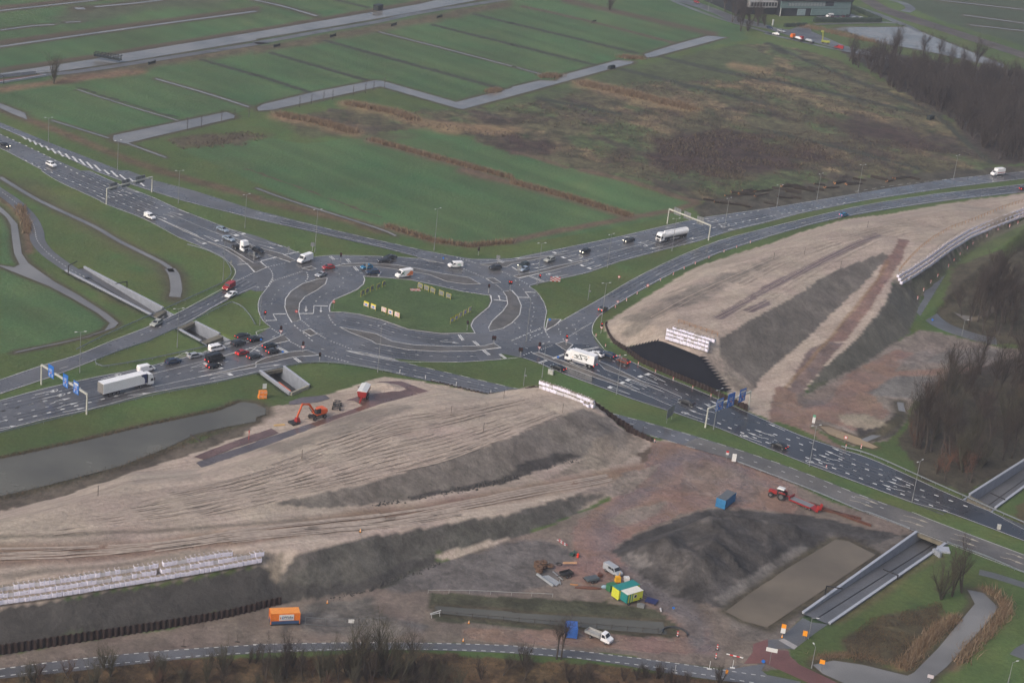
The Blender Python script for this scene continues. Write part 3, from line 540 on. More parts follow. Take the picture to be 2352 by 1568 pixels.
# ---- roads
ASPH = asphalt_mat('wet_asphalt', (.096, .096, .103), (.16, .42)); ASPD = asphalt_mat('old_asphalt', (.10, .102, .11), (.3, .55)); ASPN = asphalt_mat('fresh_asphalt', (.04, .041, .047), (.1, .32))
PAVE = asphalt_mat('brick_median', (.098, .09, .082), (.3, .6), .25, .3); REDP = asphalt_mat('red_cycle_path', (.14, .062, .055), (.35, .6)); KERBM = mat('kerb_concrete', (.30, .29, .28), .6)
PATHM = asphalt_mat('path_asphalt', (.10, .103, .11), (.3, .55))
GRAS2 = bpy.data.materials['soil_and_grass']
R = [("T00 -400 1235 0 1360 390 1568 T01 380 0 550 105 880 255 980 310 1330 445 1500 530 1640 610 1900 720 2060 800 2140 870 2172 925 2160 970 2120 1040 T11 0 1110 150 1100 400 1000 560 900 T11 430 766 370 745 250 690 0 600 T01 2100 530 1640 350 1400 240 1100 125 820 0 T00 740 1568 480 1455 0 1232 -400 1105", ASPH),
 ("T00 -400 1030 0 1125 450 1310 1100 1565 T01 1180 0 1400 85 1800 190 2351 365 T11 300 440 700 540 1200 655 1560 735 1800 780 1990 812 2350 805 T21 500 703 1000 600 1400 505 1750 430 2351 345 T31 450 270 1000 180 1700 72 2351 5 2900 -60 2900 20 2351 78 1700 155 900 275 300 395 0 475 T21 2000 560 1700 655 1400 730 1000 835 700 940 430 1000 300 1028 165 1060 T11 2000 1000 1730 860 1500 800 1480 793 1000 670 500 560 0 450 T01 2100 385 1700 285 1350 178 1150 110 880 10 T00 500 1400 270 1290 0 1175 -400 1070", ASPH),
 ("T11 370 745 460 785 530 792 700 775 1000 780 1300 790 1500 806 1730 858 2050 870 T21 0 1000 165 1060 220 1110 290 1200 322 1290 312 1350 300 1440 330 1568 T22 180 120 110 155 T22 -100 110 T12 2250 170 1900 190 1600 185 1280 160 850 90 640 100 500 60 420 10 T11 280 1540 130 1440 60 1380 20 1300 15 1220 40 1150 100 1080 T11 -100 1060 -100 1000 T11 0 945 60 905 100 800", ASPH),
 ("T31 2900 60 2351 122 1500 217 800 330 0 520 T21 1900 640 1500 800 1100 1000 800 1180 500 1350 305 1475 T21 330 1568 T22 250 60 T22 350 160 600 200 T22 860 100 770 0 T21 735 1500 730 1450 745 1400 800 1340 900 1270 1100 1150 1500 930 1900 760 2351 615 T31 0 610 500 470 1000 372 1700 270 2351 200 2900 120", ASPH),
 ("T01 2180 1000 2080 1090 1500 1370 1030 1568 T02 700 125 380 220 0 350 -400 470 -400 620 0 487 500 320 950 145 T01 1370 1560 1700 1410 2080 1190 T11 0 1075 145 1000 100 920 T01 2300 950", ASPH),
 ("T02 -400 640 0 540 400 430 900 320 1250 255 1900 90 T12 0 -50 T11 130 1440 T11 400 1568 T12 640 100 850 215 700 198 600 195 420 205 230 240 0 292 T02 2000 368 1400 477 850 622 400 722 0 827 -400 915", ASPH),
 ("T22 80 60 400 20 700 30 840 75 1060 165 1300 280 1600 400 1900 530 2351 730 T32 300 860 650 980 850 1040 1030 1110 1340 1250 1600 1370 1900 1500 T33 2060 0 2351 120 2700 260 2700 400 2351 267 1900 97 1630 0 T32 1320 1482 800 1292 380 1137 0 987 T22 1900 802 1500 662 1100 532 860 442 500 312 250 206 100 152", ASPN),
 ("T12 620 100 850 88 1270 165 1480 225 1900 320 2351 425 T22 60 437 500 540 900 655 1200 730 1650 860 2100 1000 2351 1085 T32 400 1230 800 1390 1300 1568 T33 1600 108 2351 390 2700 520 2700 680 2351 552 1620 272 1300 150 900 0 T32 500 1402 0 1217 T22 2000 1077 1660 982 1290 867 1030 802 500 640 0 515 T12 2130 485 1900 430 1400 325 1120 260 850 217", ASPH)]
for i, (s, m) in enumerate(R): sheet('road', s, .05+.008*i, m)
EZ = .05+.008*len(R)+.01
sheet('road', "T22 1660 962 2100 1085 2351 1170 T32 0 1185 400 1318 800 1470 1060 1568 T33 1000 -20 1400 100 1900 290 2351 455 2700 590 2700 680 2351 548 1620 268 1300 147 900 -3 T32 500 1398 0 1213 T22 2000 1073 1650 978", EZ-.005, asphalt_mat('worn_pale_asphalt', (.125, .118, .11), (.4, .6), .15, .08)) if 0 else sheet('road', "T22 1690 890 2100 1003 2351 1088 T32 400 1233 800 1393 1300 1566 T33 1600 111 2351 392 2700 523 2700 677 2351 549 1620 269 1300 147 900 -3 T32 500 1399 0 1214 T22 2000 1074 1560 950", EZ-.004, asphalt_mat('worn_pale_asphalt', (.125, .118, .112), (.4, .6), .15, .08))
# minor roads and paths
def path(name, s, w, m, z=.05, sm=3):
    v, f = ribbon(W(s), w, z, sm); o = mesh_obj(name, v, f, m)
    if o.data.polygons[0].normal.z < 0: o.data.flip_normals()
    return tag(o, kind='structure')
path('cycle_path', "T01 -300 0 0 195 150 300 280 440 335 560 350 650 440 760 620 890 780 985", 4.6, ASPD)
sheet('local_road', "T03 -400 1500 0 1435 500 1370 1000 1315 1500 1270 2000 1235 2351 1215 T13 0 1210 800 1195 1300 1195 1900 1205 2351 1222 T23 0 1228 300 1250 600 1270 1100 1330 1700 1410 1900 1450 2351 1500 T33 0 1495 300 1555 300 1640 0 1590 T23 1900 1545 1500 1490 1000 1400 600 1345 T23 0 1295 T13 1900 1275 1400 1262 1000 1265 400 1280 0 1296 T03 1700 1345 1200 1400 600 1470 0 1528 -400 1590", .055, ASPD)
path('farm_road', "T00 380 690 600 672 1000 618 2351 405 T10 0 400 600 290 1100 205 1500 120 2300 -5", 4.2, PATHM)
path('cycle_path', "T31 2700 400 2351 540 2000 650 1800 770 1680 900 1550 1020 1450 1120 1415 1230 1480 1330 1600 1420 1750 1480 1950 1540 2100 1568", 7, PATHM)
sheet('road', "T33 0 1170 100 1165 320 970 400 1010 550 1030 460 1090 380 1150 240 1260 160 1250 T33 0 1255 T23 2280 1300 2351 1200", .052, PATHM)
sheet('cycle_path', "T23 2215 1210 2351 1165 T33 0 1240 90 1265 185 1270 200 1320 290 1400 500 1500 640 1568 700 1620 520 1640 400 1580 200 1490 0 1400 T23 2330 1385 2130 1390 2210 1290", .058, REDP)
sheet('road', "T23 2000 1440 2330 1390 2290 1450 2351 1500 2351 1530 2060 1480 1900 1450 2130 1390", .056, ASPD)
path('cycle_path', "T33 1940 550 2100 590 2351 670 2700 780", 3, PATHM); path('cycle_path', "T33 2290 1330 2351 1270 2500 1200", 3.5, PATHM)
path('farm_road', "T20 1440 -10 1600 60 1900 170 2351 300 T30 0 310 200 360 600 450 900 500 1150 540", 3.5, PATHM)
sheet('road', "T20 1550 -20 1700 20 1870 80 2050 150 T30 0 235 100 265 200 275 300 240 T30 380 230 400 290 560 360 700 420 1200 540 1150 560 600 440 200 330 0 270 T20 2000 200 1860 130 1700 70 1500 10", .06, ASPD)
sheet('railway', "T30 820 -10 960 -10 1100 70 1400 170 2351 480 2600 560 2600 620 2351 540 1500 260 1200 170 1000 95", .05, asphalt_mat('rail_ballast', (.075, .062, .056), (.6, .8), .3))
path('cycle_path', "T30 780 60 1000 130 1150 190 1250 230", 6, PATHM, .056); path('cycle_path', "T30 1120 0 1240 30 1310 80 1260 110", 6, PATHM, .054)
sheet('car_park', "T30 400 200 450 150 760 130 1000 190 990 205", .05, PATHM)
path('cycle_path', "T30 430 225 800 215 1200 215 1400 300", 3.5, PATHM, .052)
sheet('car_park', "T20 1950 -20 2351 -20 2200 45 2050 30", .05, mat('pale_concrete', (.3, .29, .29), .6))
pat = sheet('footpath', "T33 95 1175 145 1160 270 1230 240 1260", .07, mat('pale_concrete', (.3, .29, .29), .6))
# rusty plates laid as a road (crisp sheets)
PLATE = asphalt_mat('rusty_steel_plate', (.135, .078, .066), (.08, .4), .22, .12); PLATE2 = asphalt_mat('grey_steel_plate', (.105, .088, .09), (.08, .35), .2, .12)
for s, m in (("T02 1780 1060 1900 1010 2351 845 T12 0 850 140 800 210 840 0 915 T02 2150 980 1950 1060 1880 1090", PLATE), ("T02 1800 1115 1850 1095 1960 1058 2351 925 T12 0 920 500 755 570 790 300 880 0 1000 T02 2100 1100 1865 1172", PLATE2),
             ("T12 500 755 820 650 980 590 900 545 830 540 960 500 1180 470 1400 440 1500 490 1060 620 800 690 570 790", PLATE), ("T12 300 555 420 515 640 495 680 525 560 560 310 585", PLATE2), ("T12 930 415 1140 370 1330 365 1400 390 1640 480 1560 500 1380 440 1200 395 960 460", PLATE)):
    o = sheet('steel_plate_road', s, .06, m)
    o.location.z = .05
o = sheet('sand', "T02 1740 880 T02 1870 868", .05, KERBM) if 0 else None
# ---- medians with kerbs
ISL = ["T11 725 880 800 860 1000 850 1300 870 1500 905 1700 945 1960 985 2062 1045 1900 1042 1750 1020 1600 960 1400 925 1200 895 1000 880",
 "T11 655 988 640 1040 560 1100 450 1160 400 1220 392 1300 410 1375 330 1397 290 1330 265 1260 270 1180 320 1110 430 1040 560 1000",
 "T11 768 1437 1100 1500 T12 1250 0 1450 35 1800 48 2100 42 2185 18 2250 60 2000 90 1700 95 1400 80 1100 22 T11 1060 1562 870 1490",
 "T11 2270 1112 2350 1102 T21 50 1160 85 1240 70 1325 0 1400 T11 2270 1450 2145 1478 2137 1440 2170 1380 2270 1290 2312 1225 2302 1160",
 "T11 2110 992 2190 990 2250 1030 2182 1036", "T11 420 900 510 880 555 905 490 915", "T11 425 1475 500 1455 565 1500 500 1522",
 "T01 1890 648 2100 710 2330 850 T11 40 838 100 890 0 935 T01 2340 935 2280 870 2180 790 2040 710", "T11 0 700 250 770 362 826 310 842 180 797 0 745 T01 2200 680 2100 600",
 "T02 1800 335 2351 205 T12 0 192 90 150 300 100 470 82 582 128 350 146 150 190 0 215 T02 2351 240 2000 300", "T12 0 60 -50 100 T02 2000 150 2351 50 T12 250 -60 310 -5 100 40",
 "T22 188 110 250 102 420 165 700 270 960 375 1150 460 940 395 700 312 400 197", "T22 760 168 900 225 1150 345 1400 470 1100 352 850 258", "T22 400 25 480 0 560 30 500 90",
 "T21 15 968 60 990 350 925 700 830 745 808 400 880 190 932", "T21 0 858 60 850 300 800 495 766 200 798 0 828 T11 2060 860 2100 872 2300 888", "T11 1480 798 1500 806 1735 856 1600 838",
 "T12 820 85 1000 108 1270 165 1310 182 1100 138 950 112", "T21 305 1470 330 1360 450 1370 400 1420", "T01 1430 430 1800 590 T01 1880 640 1700 560"]
CEN = "T11 985 972 1200 985 1420 1005 1600 1042 1900 1112 2100 1142 2155 1148 2165 1200 2140 1255 2060 1320 2000 1372 1975 1425 2012 1496 1700 1500 1400 1462 1150 1372 950 1322 800 1302 678 1302 672 1270 682 1228 720 1185 850 1130 930 1092 985 1045 1000 1000"
KZ = EZ+.02
def island(s, m, name, z=.13, inset=0):
    P = [gp(x, y)[:2] for x, y in PX(s)]; n = len(P)
    V = [Vector((p[0], p[1], z)) for p in P]; fs = [tuple(f) for f in tessellate_polygon([V])]
    vs = [(p[0], p[1], z) for p in P]+[(p[0], p[1], 0) for p in P]; mi = [0]*len(fs); fs += [(i, (i+1) % n, n+(i+1) % n, n+i) for i in range(n)]; mi += [1]*n
    o = mesh_obj(name, vs, fs, [m, KERBM], mi); b = o.data
    if sum(p.normal.z*p.area for p in b.polygons) < 0: b.flip_normals()
    return tag(o, kind='structure')
for s in ISL: island(s, PAVE, 'traffic_island')
island(CEN, PAVE, 'traffic_island', .14)
# grass cap of the centre island, inset
P = PX(CEN); c = np.mean(P, 0); G = [gp(*(np.array(p)+(c-np.array(p))*np.array([.018, .03]))) for p in P]
V = [Vector((p[0], p[1], .17)) for p in G]; o = mesh_obj('lawn', V, tessellate_polygon([V]), GRAS2)
if o.data.polygons[0].normal.z < 0: o.data.flip_normals()
at = o.data.color_attributes.new('col', 'FLOAT_COLOR', 'POINT'); at.data.foreach_set('color', [.058, .098, .034, 1]*len(V)); at = o.data.color_attributes.new('mk', 'FLOAT_COLOR', 'POINT'); at.data.foreach_set('color', [0, .2, 0, 1]*len(V)); tag(o, kind='structure')
# ---- painted markings
PAINT = mat('road_paint', (.60, .60, .59), .45, 0, .15, 2); PAINTY = mat('worn_yellowish_paint', (.42, .38, .30), .5, 0, .2, 2)
mk = MB(); mkt = MB(); MZ = EZ+.012
def near_island_z(): return MZ
def line(s, w=.16, z=None, sm=3, b=None):
    v, f = ribbon(W(s), w, MZ if z is None else z, sm); (b or mk).add(v, f)
def dash(s, on=1.0, off=3.0, w=.2, sm=3, b=None, ph=0.0):
    P = [np.array([p[0], p[1]]) for p in W(s)]; P = smooth(P, sm) if sm else P
    L = [0]
    for i in range(1, len(P)): L.append(L[-1]+np.linalg.norm(P[i]-P[i-1]))
    L = np.array(L); A = np.array(P); t = ph
    while t+on < L[-1]+.05:
        q = [(np.interp(u, L, A[:, 0]), np.interp(u, L, A[:, 1])) for u in (t, t+on/2, t+on)]; v, f = ribbon(q, w, MZ); (b or mk).add(v, f); t += on+off
def teeth(s, b=None):   # give-way shark teeth
    P = W(s); a, c = P[0][:2], P[-1][:2]; L = np.linalg.norm(c-a); t = (c-a)/L; n = np.array([-t[1], t[0]])
    k = int(L/1.0)
    for i in range(k):
        p = a+t*(i*L/k); mk.add([(*p, MZ), (*(p+t*.55), MZ), (*(p+t*.27+n*.6), MZ)], [(0, 1, 2)])
SOL = ["T01 380 4 550 109 880 259 980 314 1330 449 1640 614 1900 724 2050 800 2130 870 2162 925 2150 970 2100 1045", "T00 -200 1300 0 1364 390 1565", "T01 828 8 1100 131 1400 246 1640 356 2100 536 2351 646 T11 250 697 370 752",
 "T01 880 6 1150 105 1350 172 1700 281 2100 381 2351 441 T11 500 552 1000 662 1480 788", "T00 0 1170 270 1285 500 1393 860 1560", "T11 1560 742 1800 787 1990 817 2350 812 T21 500 709 1000 606 1400 511 1750 436 2351 351 T31 450 276 800 218",
 "T31 2351 74 1700 150 900 270 300 389 0 469 T21 2000 554 1700 648 1400 722 1000 828 700 933 430 994 165 1054 220 1106 286 1200 316 1290 307 1350 294 1440 308 1480",
 "T31 2351 127 1500 222 800 335 0 526 T21 1900 646 1500 806 1100 1006 800 1186 500 1356 308 1475", "T31 0 604 500 464 1000 366 1700 264 2351 194 ", "T31 0 604 T21 1900 753 1500 923 1100 1143 900 1263 800 1334 752 1400 737 1450 742 1500 790 1568 T22 845 72",
 "T11 530 797 700 780 1000 786 1300 796 1500 811", "T01 2120 1045 1500 1376 1030 1562 T02 700 131 380 226 0 356", "T01 2351 1062 2080 1184 1700 1404 1360 1562 T02 950 140 500 314 0 481 -200 545", "T02 0 546 400 436 900 326 1250 261 1900 96 2351 -14 T11 0 1485 130 1446",
 "T02 0 821 400 716 850 616 1400 471 2000 361 2351 281 T12 230 234 420 199 600 189 850 209 1120 254", "T11 145 996 100 1082 46 1150 21 1220 26 1300 66 1380 136 1438",
 "T22 845 81 1060 171 1300 286 1600 406 1900 536 2351 736 T32 300 866 650 986 850 1046 1030 1116 1340 1256 1600 1376 1900 1506 2051 1568 T33 2351 160", "T33 2351 262 1900 92 1630 -6 T32 1320 1476 800 1286 380 1131 0 981 T22 1900 796 1500 656 1100 526 860 436 500 306 250 200 105 150",
 "T12 1270 172 950 120 820 85", "T12 850 92 1100 150 1310 186 1600 190 1900 190 2250 165 T22 50 150", "T33 900 6 1300 156 1620 278 2351 558", "T33 1320 0 1600 112 2351 394",
 "T01 1430 434 1640 520 1890 640", "T01 1540 385 1800 500 2100 620 2351 710", "T21 745 800 1000 725 1290 655", "T21 500 762 760 700 1020 640", "T02 1140 480 1300 440 1500 400 1800 335", "T02 1400 300 1700 225 2000 150", "T22 1480 600 1200 480 1090 445", "T22 1560 515 1300 400 1120 345"]
for s in SOL: line(s)
for s in ISL+[CEN]: line(s+' '+' '.join((s.split()[0] if s.split()[0][0] == 'T' else '', *s.split()[1:3])), .22, .165 if s is CEN else .15, 0)
D13 = ["T01 675 62 1100 250 1400 385", "T01 845 68 905 92 1470 318 1600 372", "T12 970 35 1320 104 1672 140 2027 138", "T12 600 70 820 130 1060 183 1340 240 1720 322 2225 437 T22 1020 738 1535 884 2050 1048 T32 110 1188 378 1281 652 1382 900 1475 1150 1568",
 "T11 797 1375 1047 1420 1247 1483 1467 1530 1690 1556 1810 1558", "T11 380 998 307 1032 206 1102 152 1182 143 1272", "T11 760 945 808 1010 758 1076 632 1135 560 1185 547 1240",
 "T11 1000 815 1300 832 1500 858 1700 890 1900 925 2100 960", "T11 730 815 820 812 1000 815", "T11 720 935 980 945", "T11 1480 985 1650 1035 1850 1080 2080 1095", "T11 870 965 900 945",
 "T31 15 387 228 348 497 298 770 253 970 220", "T21 1600 600 1775 543 2000 505 2351 425", "T21 780 745 1100 650", "T21 850 830 1120 745 1420 690", "T02 35 583 425 490 797 399", "T02 30 700 300 634 685 540", "T02 1475 220 1880 93 2100 40", "T02 1520 328 1748 272 2178 163",
 "T01 2290 1020 2040 1162 1773 1298 1548 1403 1225 1543", "T22 680 40 820 70", "T22 780 265 1080 388 1393 510 1700 620", "T22 923 177 1200 300 1487 432 1700 530 1913 620 2130 700 2351 780", "T22 1930 720 2160 810 2351 890", "T32 55 905 430 1047 825 1198 1225 1355 1650 1510",
 "T32 260 882 515 978", "T32 655 1030 895 1125 1160 1222", "T11 1530 768 1750 815 1950 865 2100 905", "T11 2255 930 2351 985 T21 60 1040 170 1180 202 1275 189 1357 172 1440 165 1568", "T21 20 1395 80 1460", "T21 670 1350 568 1412 462 1472 400 1510", "T21 430 1410 430 1470 480 1568", "T21 575 1410 600 1568",
 "T11 260 1410 400 1395", "T11 460 1365 560 1345 650 1325", "T11 590 1500 720 1498 850 1508", "T11 150 1530 260 1500 350 1480", "T12 700 98 820 130", "T22 20 20 180 80", "T22 370 105 390 105", "T31 90 0 90 0"]
for s in D13:
    try: dash(s)
    except Exception as e: print('dash', s, e)
for s in ("T02 10 645 273 582 531 519 797 399", "T02 10 645 655 488", "T02 172 725 563 628 935 534 1170 480", "T32 343 1065 1650 1565", "T32 50 850 655 1080 1297 1325 1845 1524", "T00 230 1475 400 1556 T01 470 18 1255 360 1430 440", "T00 0 1236 233 1340 455 1448 T01 690 18 875 103 1140 218 1473 358", "T31 55 415 333 365 735 293", "T21 1848 527 2060 482 2351 425 T31 55 415", "T22 1983 790 2330 925 T32 220 1017", "T21 1660 495 2305 365", "T22 1780 700 1983 790"): dash(s, 1.2, 2.8, .45, 2)
for s in ("T11 0 386 700 547 1200 660 1560 742", "T12 1405 208 2351 425 T22 80 440", "T22 900 657 1650 864 2351 1087 T32 400 1234 800 1394 1250 1560", "T12 1120 262 1465 322 2120 478", "T22 1100 817 1700 990", "T31 800 195 1300 120 2351 10"): dash(s, 2.6, 2.6, .18)
for s in ("T11 230 470 800 605 1480 755", "T31 1028 212 1432 153 1825 98 2351 30", "T31 2351 150 1830 222 1245 308 655 408 90 540 T21 2080 650 1735 776 1404 921 1093 1088 900 1205", "T02 545 255 670 218"): dash(s, 3, 9, .16)
for s in ("T03 0 1443 500 1377 1000 1323 1500 1277 2000 1242 2351 1222 T13 0 1217 800 1202 1300 1202 1900 1212 2351 1229 T23 300 1257 600 1277 1100 1337 1700 1417 2351 1512", "T03 0 1510 600 1442 1200 1380 1843 1320 2351 1290 T13 0 1284 398 1270 1100 1257 1900 1268 T23 0 1290 300 1312 665 1347 1277 1420 1800 1500 2351 1590", "T01 20 200 150 300 270 430 320 540 340 640 430 750 600 880 800 990"): dash(s, .95, 1.05, .22)
for s in ("T11 115 888 285 848", "T11 160 1018 440 925", "T11 1840 802 2030 858", "T11 1900 905 2100 990", "T11 2200 1050 2262 1102", "T21 60 1005 150 1050", "T11 2255 930 2345 965", "T11 415 1380 490 1440", "T11 570 1505 640 1550", "T11 140 1455 230 1515", "T12 310 5 410 60", "T12 630 135 860 200", "T12 680 0 890 80",
          "T21 0 1568 290 1440", "T21 520 1530 745 1395", "T22 110 130 200 95", "T22 270 80 385 35", "T01 2150 1030 2340 940"): teeth(s)
for s, w in (("T11 255 777 395 747", .5), ("T11 45 832 190 797", .5), ("T11 160 1320 275 1318", .5), ("T11 90 1380 190 1377", .5), ("T11 155 1320 190 1377", .2), ("T11 395 1315 525 1315", .5), ("T11 530 1242 660 1247", .5), ("T11 528 1315 532 1240", .2),
             ("T12 178 50 285 108", .4), ("T12 195 45 300 103", .4), ("T12 345 155 405 200", .35), ("T12 363 152 423 197", .35), ("T12 1992 0 2035 40", .35), ("T12 2010 0 2052 38", .35), ("T12 2080 82 2135 130", .35), ("T12 2097 80 2152 127", .35), ("T12 2230 118 2285 160", .35), ("T12 2245 116 2300 158", .35),
             ("T11 1858 1510 1895 1562", .35), ("T11 1873 1510 1910 1558", .35), ("T11 2185 1188 2308 1200", .5), ("T21 160 975 288 1028", .3), ("T21 172 970 300 1023", .3), ("T21 0 885 50 920", .4), ("T11 2208 818 2268 852", .3), ("T11 2222 814 2280 846", .3), ("T21 55 1166 165 1168", .5), ("T21 120 1116 215 1121", .5), ("T21 118 1115 165 1172", .2),
             ("T22 245 205 325 178", .3), ("T22 240 196 318 170", .3), ("T22 370 156 488 112", .3), ("T22 376 163 492 119", .3), ("T22 640 90 800 58", .3), ("T22 640 80 795 50", .3), ("T11 672 790 710 822", .3), ("T11 688 788 726 820", .3), ("T11 824 814 855 850", .3), ("T11 840 812 872 848", .3), ("T11 894 884 925 922", .3), ("T11 908 882 942 922", .3), ("T11 1146 932 1124 970", .5), ("T01 2180 867 2280 857", .35)): line(s, w, None, 0)
for s in ("T11 105 885 140 920 152 960 150 1010 110 1075", "T11 465 935 477 985 440 1035", "T11 665 1325 690 1380 745 1435", "T11 350 1420 430 1490", "T11 430 1490 520 1568", "T21 308 1480 350 1550", "T21 0 1560 140 1500 290 1450", "T21 170 1540 300 1480"): dash(s, 1.0, .9, .28)
WEAR = asphalt_mat('wheel_polished_asphalt', (.072, .073, .08), (.1, .3)); wr = MB(); zi = 0
for s in ("T01 470 18 1255 360 1440 440", "T01 690 18 1140 218 1473 358", "T21 850 830 1120 745 1420 690 1775 543 2351 425", "T02 35 583 425 490 797 399 1300 285", "T02 172 725 563 628 935 534 1170 480", "T12 820 130 1060 183 1340 240 1720 322 2225 437", "T11 797 1375 1047 1420 1247 1483 1467 1530 1690 1556 1810 1558", "T12 970 35 1320 104 1672 140 2027 138", "T11 1000 815 1300 832 1500 858 1700 890", "T31 90 540 655 408 1245 308 1830 222 2351 150", "T21 945 1175 1404 921 1735 776 2260 592", "T32 343 1065 1650 1565", "T32 655 1080 1297 1325", "T22 1080 388 1393 510 1700 620", "T11 230 470 800 605 1480 755", "T01 2290 1020 2040 1162 1773 1298 1548 1403"):
    Q = smooth([np.array([p[0], p[1]]) for p in W(s)], 4)
    for off in (-2.45, -.95, .95, 2.45):
        R2 = []
        for i, p in enumerate(Q): t = Q[min(i+1, len(Q)-1)]-Q[max(i-1, 0)]; t = t/np.linalg.norm(t); R2.append(p+np.array([-t[1], t[0]])*off)
        v, f = ribbon(R2, .62, EZ-.001+zi*.00012); wr.add(v, f); zi += 1
o = wr.build('wheel_tracks', WEAR); [o.data.polygons[i].flip() for i in [p.index for p in o.data.polygons if p.normal.z < 0]]; tag(o, kind='structure')
# arrows: local shapes (u along 0..1, v metres sideways)
def arrow(s, kind='S', b=None):
    P = W(s); a, c = P[0][:2], P[1][:2]; L = np.linalg.norm(c-a); t = (c-a)/L; n = np.array([-t[1], t[0]]); b = b or mk
    def q(u, v): p = a+t*u*L+n*v; return (p[0], p[1], MZ)
    if kind == 'S' or kind == 'W':
        st = [(0, .0), (.68, 0)] if kind == 'S' else [(0, -.45), (.18, -.35), (.3, .15), (.42, .25), (.68, .1)]
        v0 = 0 if kind == 'S' else .1
        vs, f = ribbon([q(*p) for p in st], .2, MZ); b.add(vs, f)
        b.add([q(.64, v0-.45), q(1, v0), q(.64, v0+.45)], [(0, 1, 2)])
        if kind == 'W': b.add([q(.3, -.1), q(.4, .55), q(.46, .1)], [(0, 1, 2)])
    elif kind == 'C':
        st = [(0, 0), (.68, 0), (.78, .3), (.9, .45), (.99, .2), (.97, -.4), (.86, -.65), (.76, -.5)]
        vs, f = ribbon([q(*p) for p in st], .2, MZ); b.add(vs, f); b.add([q(.8, -.95), q(.62, -.45), q(.82, -.1)], [(0, 1, 2)]); b.add([q(.72, .1), q(.84, -.25), q(.84, .3)], [(0, 1, 2)])
    elif kind == 'V':
        for sd in (-1, 1):
            vs, f = ribbon([q(0, 0), q(.86, sd*.75)], .16, MZ); b.add(vs, f)
        b.add([q(.84, -.85), q(1, -.85), q(1, .85), q(.84, .85)], [(0, 1, 2, 3)])
AR = {'V': "T02 1925 345 2130 302;T02 1590 155 1735 107;T02 1820 282 2040 240;T02 1750 245 1900 205;T01 1770 622 1885 676;T01 1870 595 2000 650;T01 2010 520 2185 603;T01 2100 540 2250 587;T21 525 735 380 759;T21 595 773 460 802;T21 655 800 525 830;T21 760 840 635 877;T21 825 865 700 902;T22 1410 375 1235 297;T22 1345 393 1165 318;T22 1243 425 1050 350;T22 1175 447 1000 375;T22 1085 487 885 418",
 'C': "T02 925 350 1110 300;T02 320 495 530 445;T02 385 532 597 483;T21 450 928 315 960;T21 517 955 380 985;T21 1315 665 1215 698;T21 1388 695 1270 722;T21 1750 605 1635 632;T21 2045 503 1930 525;T21 2110 530 1990 550;T22 1748 717 1555 650;T22 2295 930 2095 858;T32 548 1167 345 1095",
 'W': "T02 450 570 655 522;T02 515 610 722 565;T01 1045 205 1130 237;T01 985 232 1060 250;T01 1120 185 1220 220;T01 1440 415 1535 452;T01 1505 400 1605 435;T21 1265 648 1150 668;T21 1915 460 1815 475;T21 1980 485 1880 499;T21 265 852 165 865;T21 325 878 195 899;T22 680 250 505 178;T22 1800 690 1620 625;T22 1855 662 1685 598;T22 2351 905 2165 835;T22 2400 870 2225 810;T32 600 1140 410 1068;T32 655 1107 460 1037;T32 1302 1353 1095 1278;T32 1250 1385 1045 1310;T32 50 875 0 850",
 'S': "T02 575 652 785 610;T02 1170 500 1385 473;T02 0 740 75 722;T02 0 800 150 775;T12 40 240 235 213;T01 1170 170 1290 210;T01 885 228 970 268;T01 1560 380 1690 415;T01 1640 360 1760 403;T11 20 680 185 722;T11 100 655 255 705;T21 1150 598 1020 617;T21 1875 437 1760 447;T21 175 797 20 810;T21 1495 515 1400 528;T22 1905 640 1760 570;T22 1955 612 1820 545;T32 157 823 0 755;T32 703 1078 525 1003;T32 757 1048 585 975;T32 1340 1323 1160 1242;T12 1690 1 1870 18;T11 460 1245 458 1300;T11 597 1255 596 1305;T11 2242 1190 2228 1145;T12 -60 60 40 95"}
for k, rows in AR.items():
    for r in rows.split(';'): arrow(r, k)
for r, k in (("T32 800 1415 1015 1500", 'W'), ("T32 755 1450 970 1530", 'W'), ("T33 1215 65 1440 140", 'W'), ("T33 1250 25 1480 105", 'W'), ("T33 1680 235 1915 320", 'W'), ("T33 1715 195 1945 280", 'W'), ("T33 2135 405 2351 485", 'W'), ("T33 2190 370 2351 430", 'W')): arrow(r, k, mkt)
# hatching between the carriageways, top left
for r_ in "T00 205 1255 240 1285;T00 260 1275 282 1307;T00 308 1297 335 1335;T00 362 1320 392 1357;T00 420 1345 450 1385;T00 475 1368 512 1415;T00 535 1390 580 1442;T00 600 1415 645 1467;T00 665 1440 713 1495;T00 728 1465 780 1520;T00 795 1490 850 1550;T00 865 1517 925 1575;T01 955 -5 1005 38;T01 1020 5 1082 62;T01 1100 40 1158 86;T01 1185 72 1240 112;T01 1280 105 1325 146".split(';'):
    a, c_ = W(r_); v, f = ribbon([a, c_], .75, MZ); mk.add(v, f)
for b, nm, m in ((mk, 'road_markings', PAINT), (mkt, 'road_markings', PAINTY)):
    o = b.build(nm, m); me = o.data
    fl = [p.index for p in me.polygons if p.normal.z < 0]
    for i in fl: me.polygons[i].flip()
    me.update(); tag(o, kind='structure')
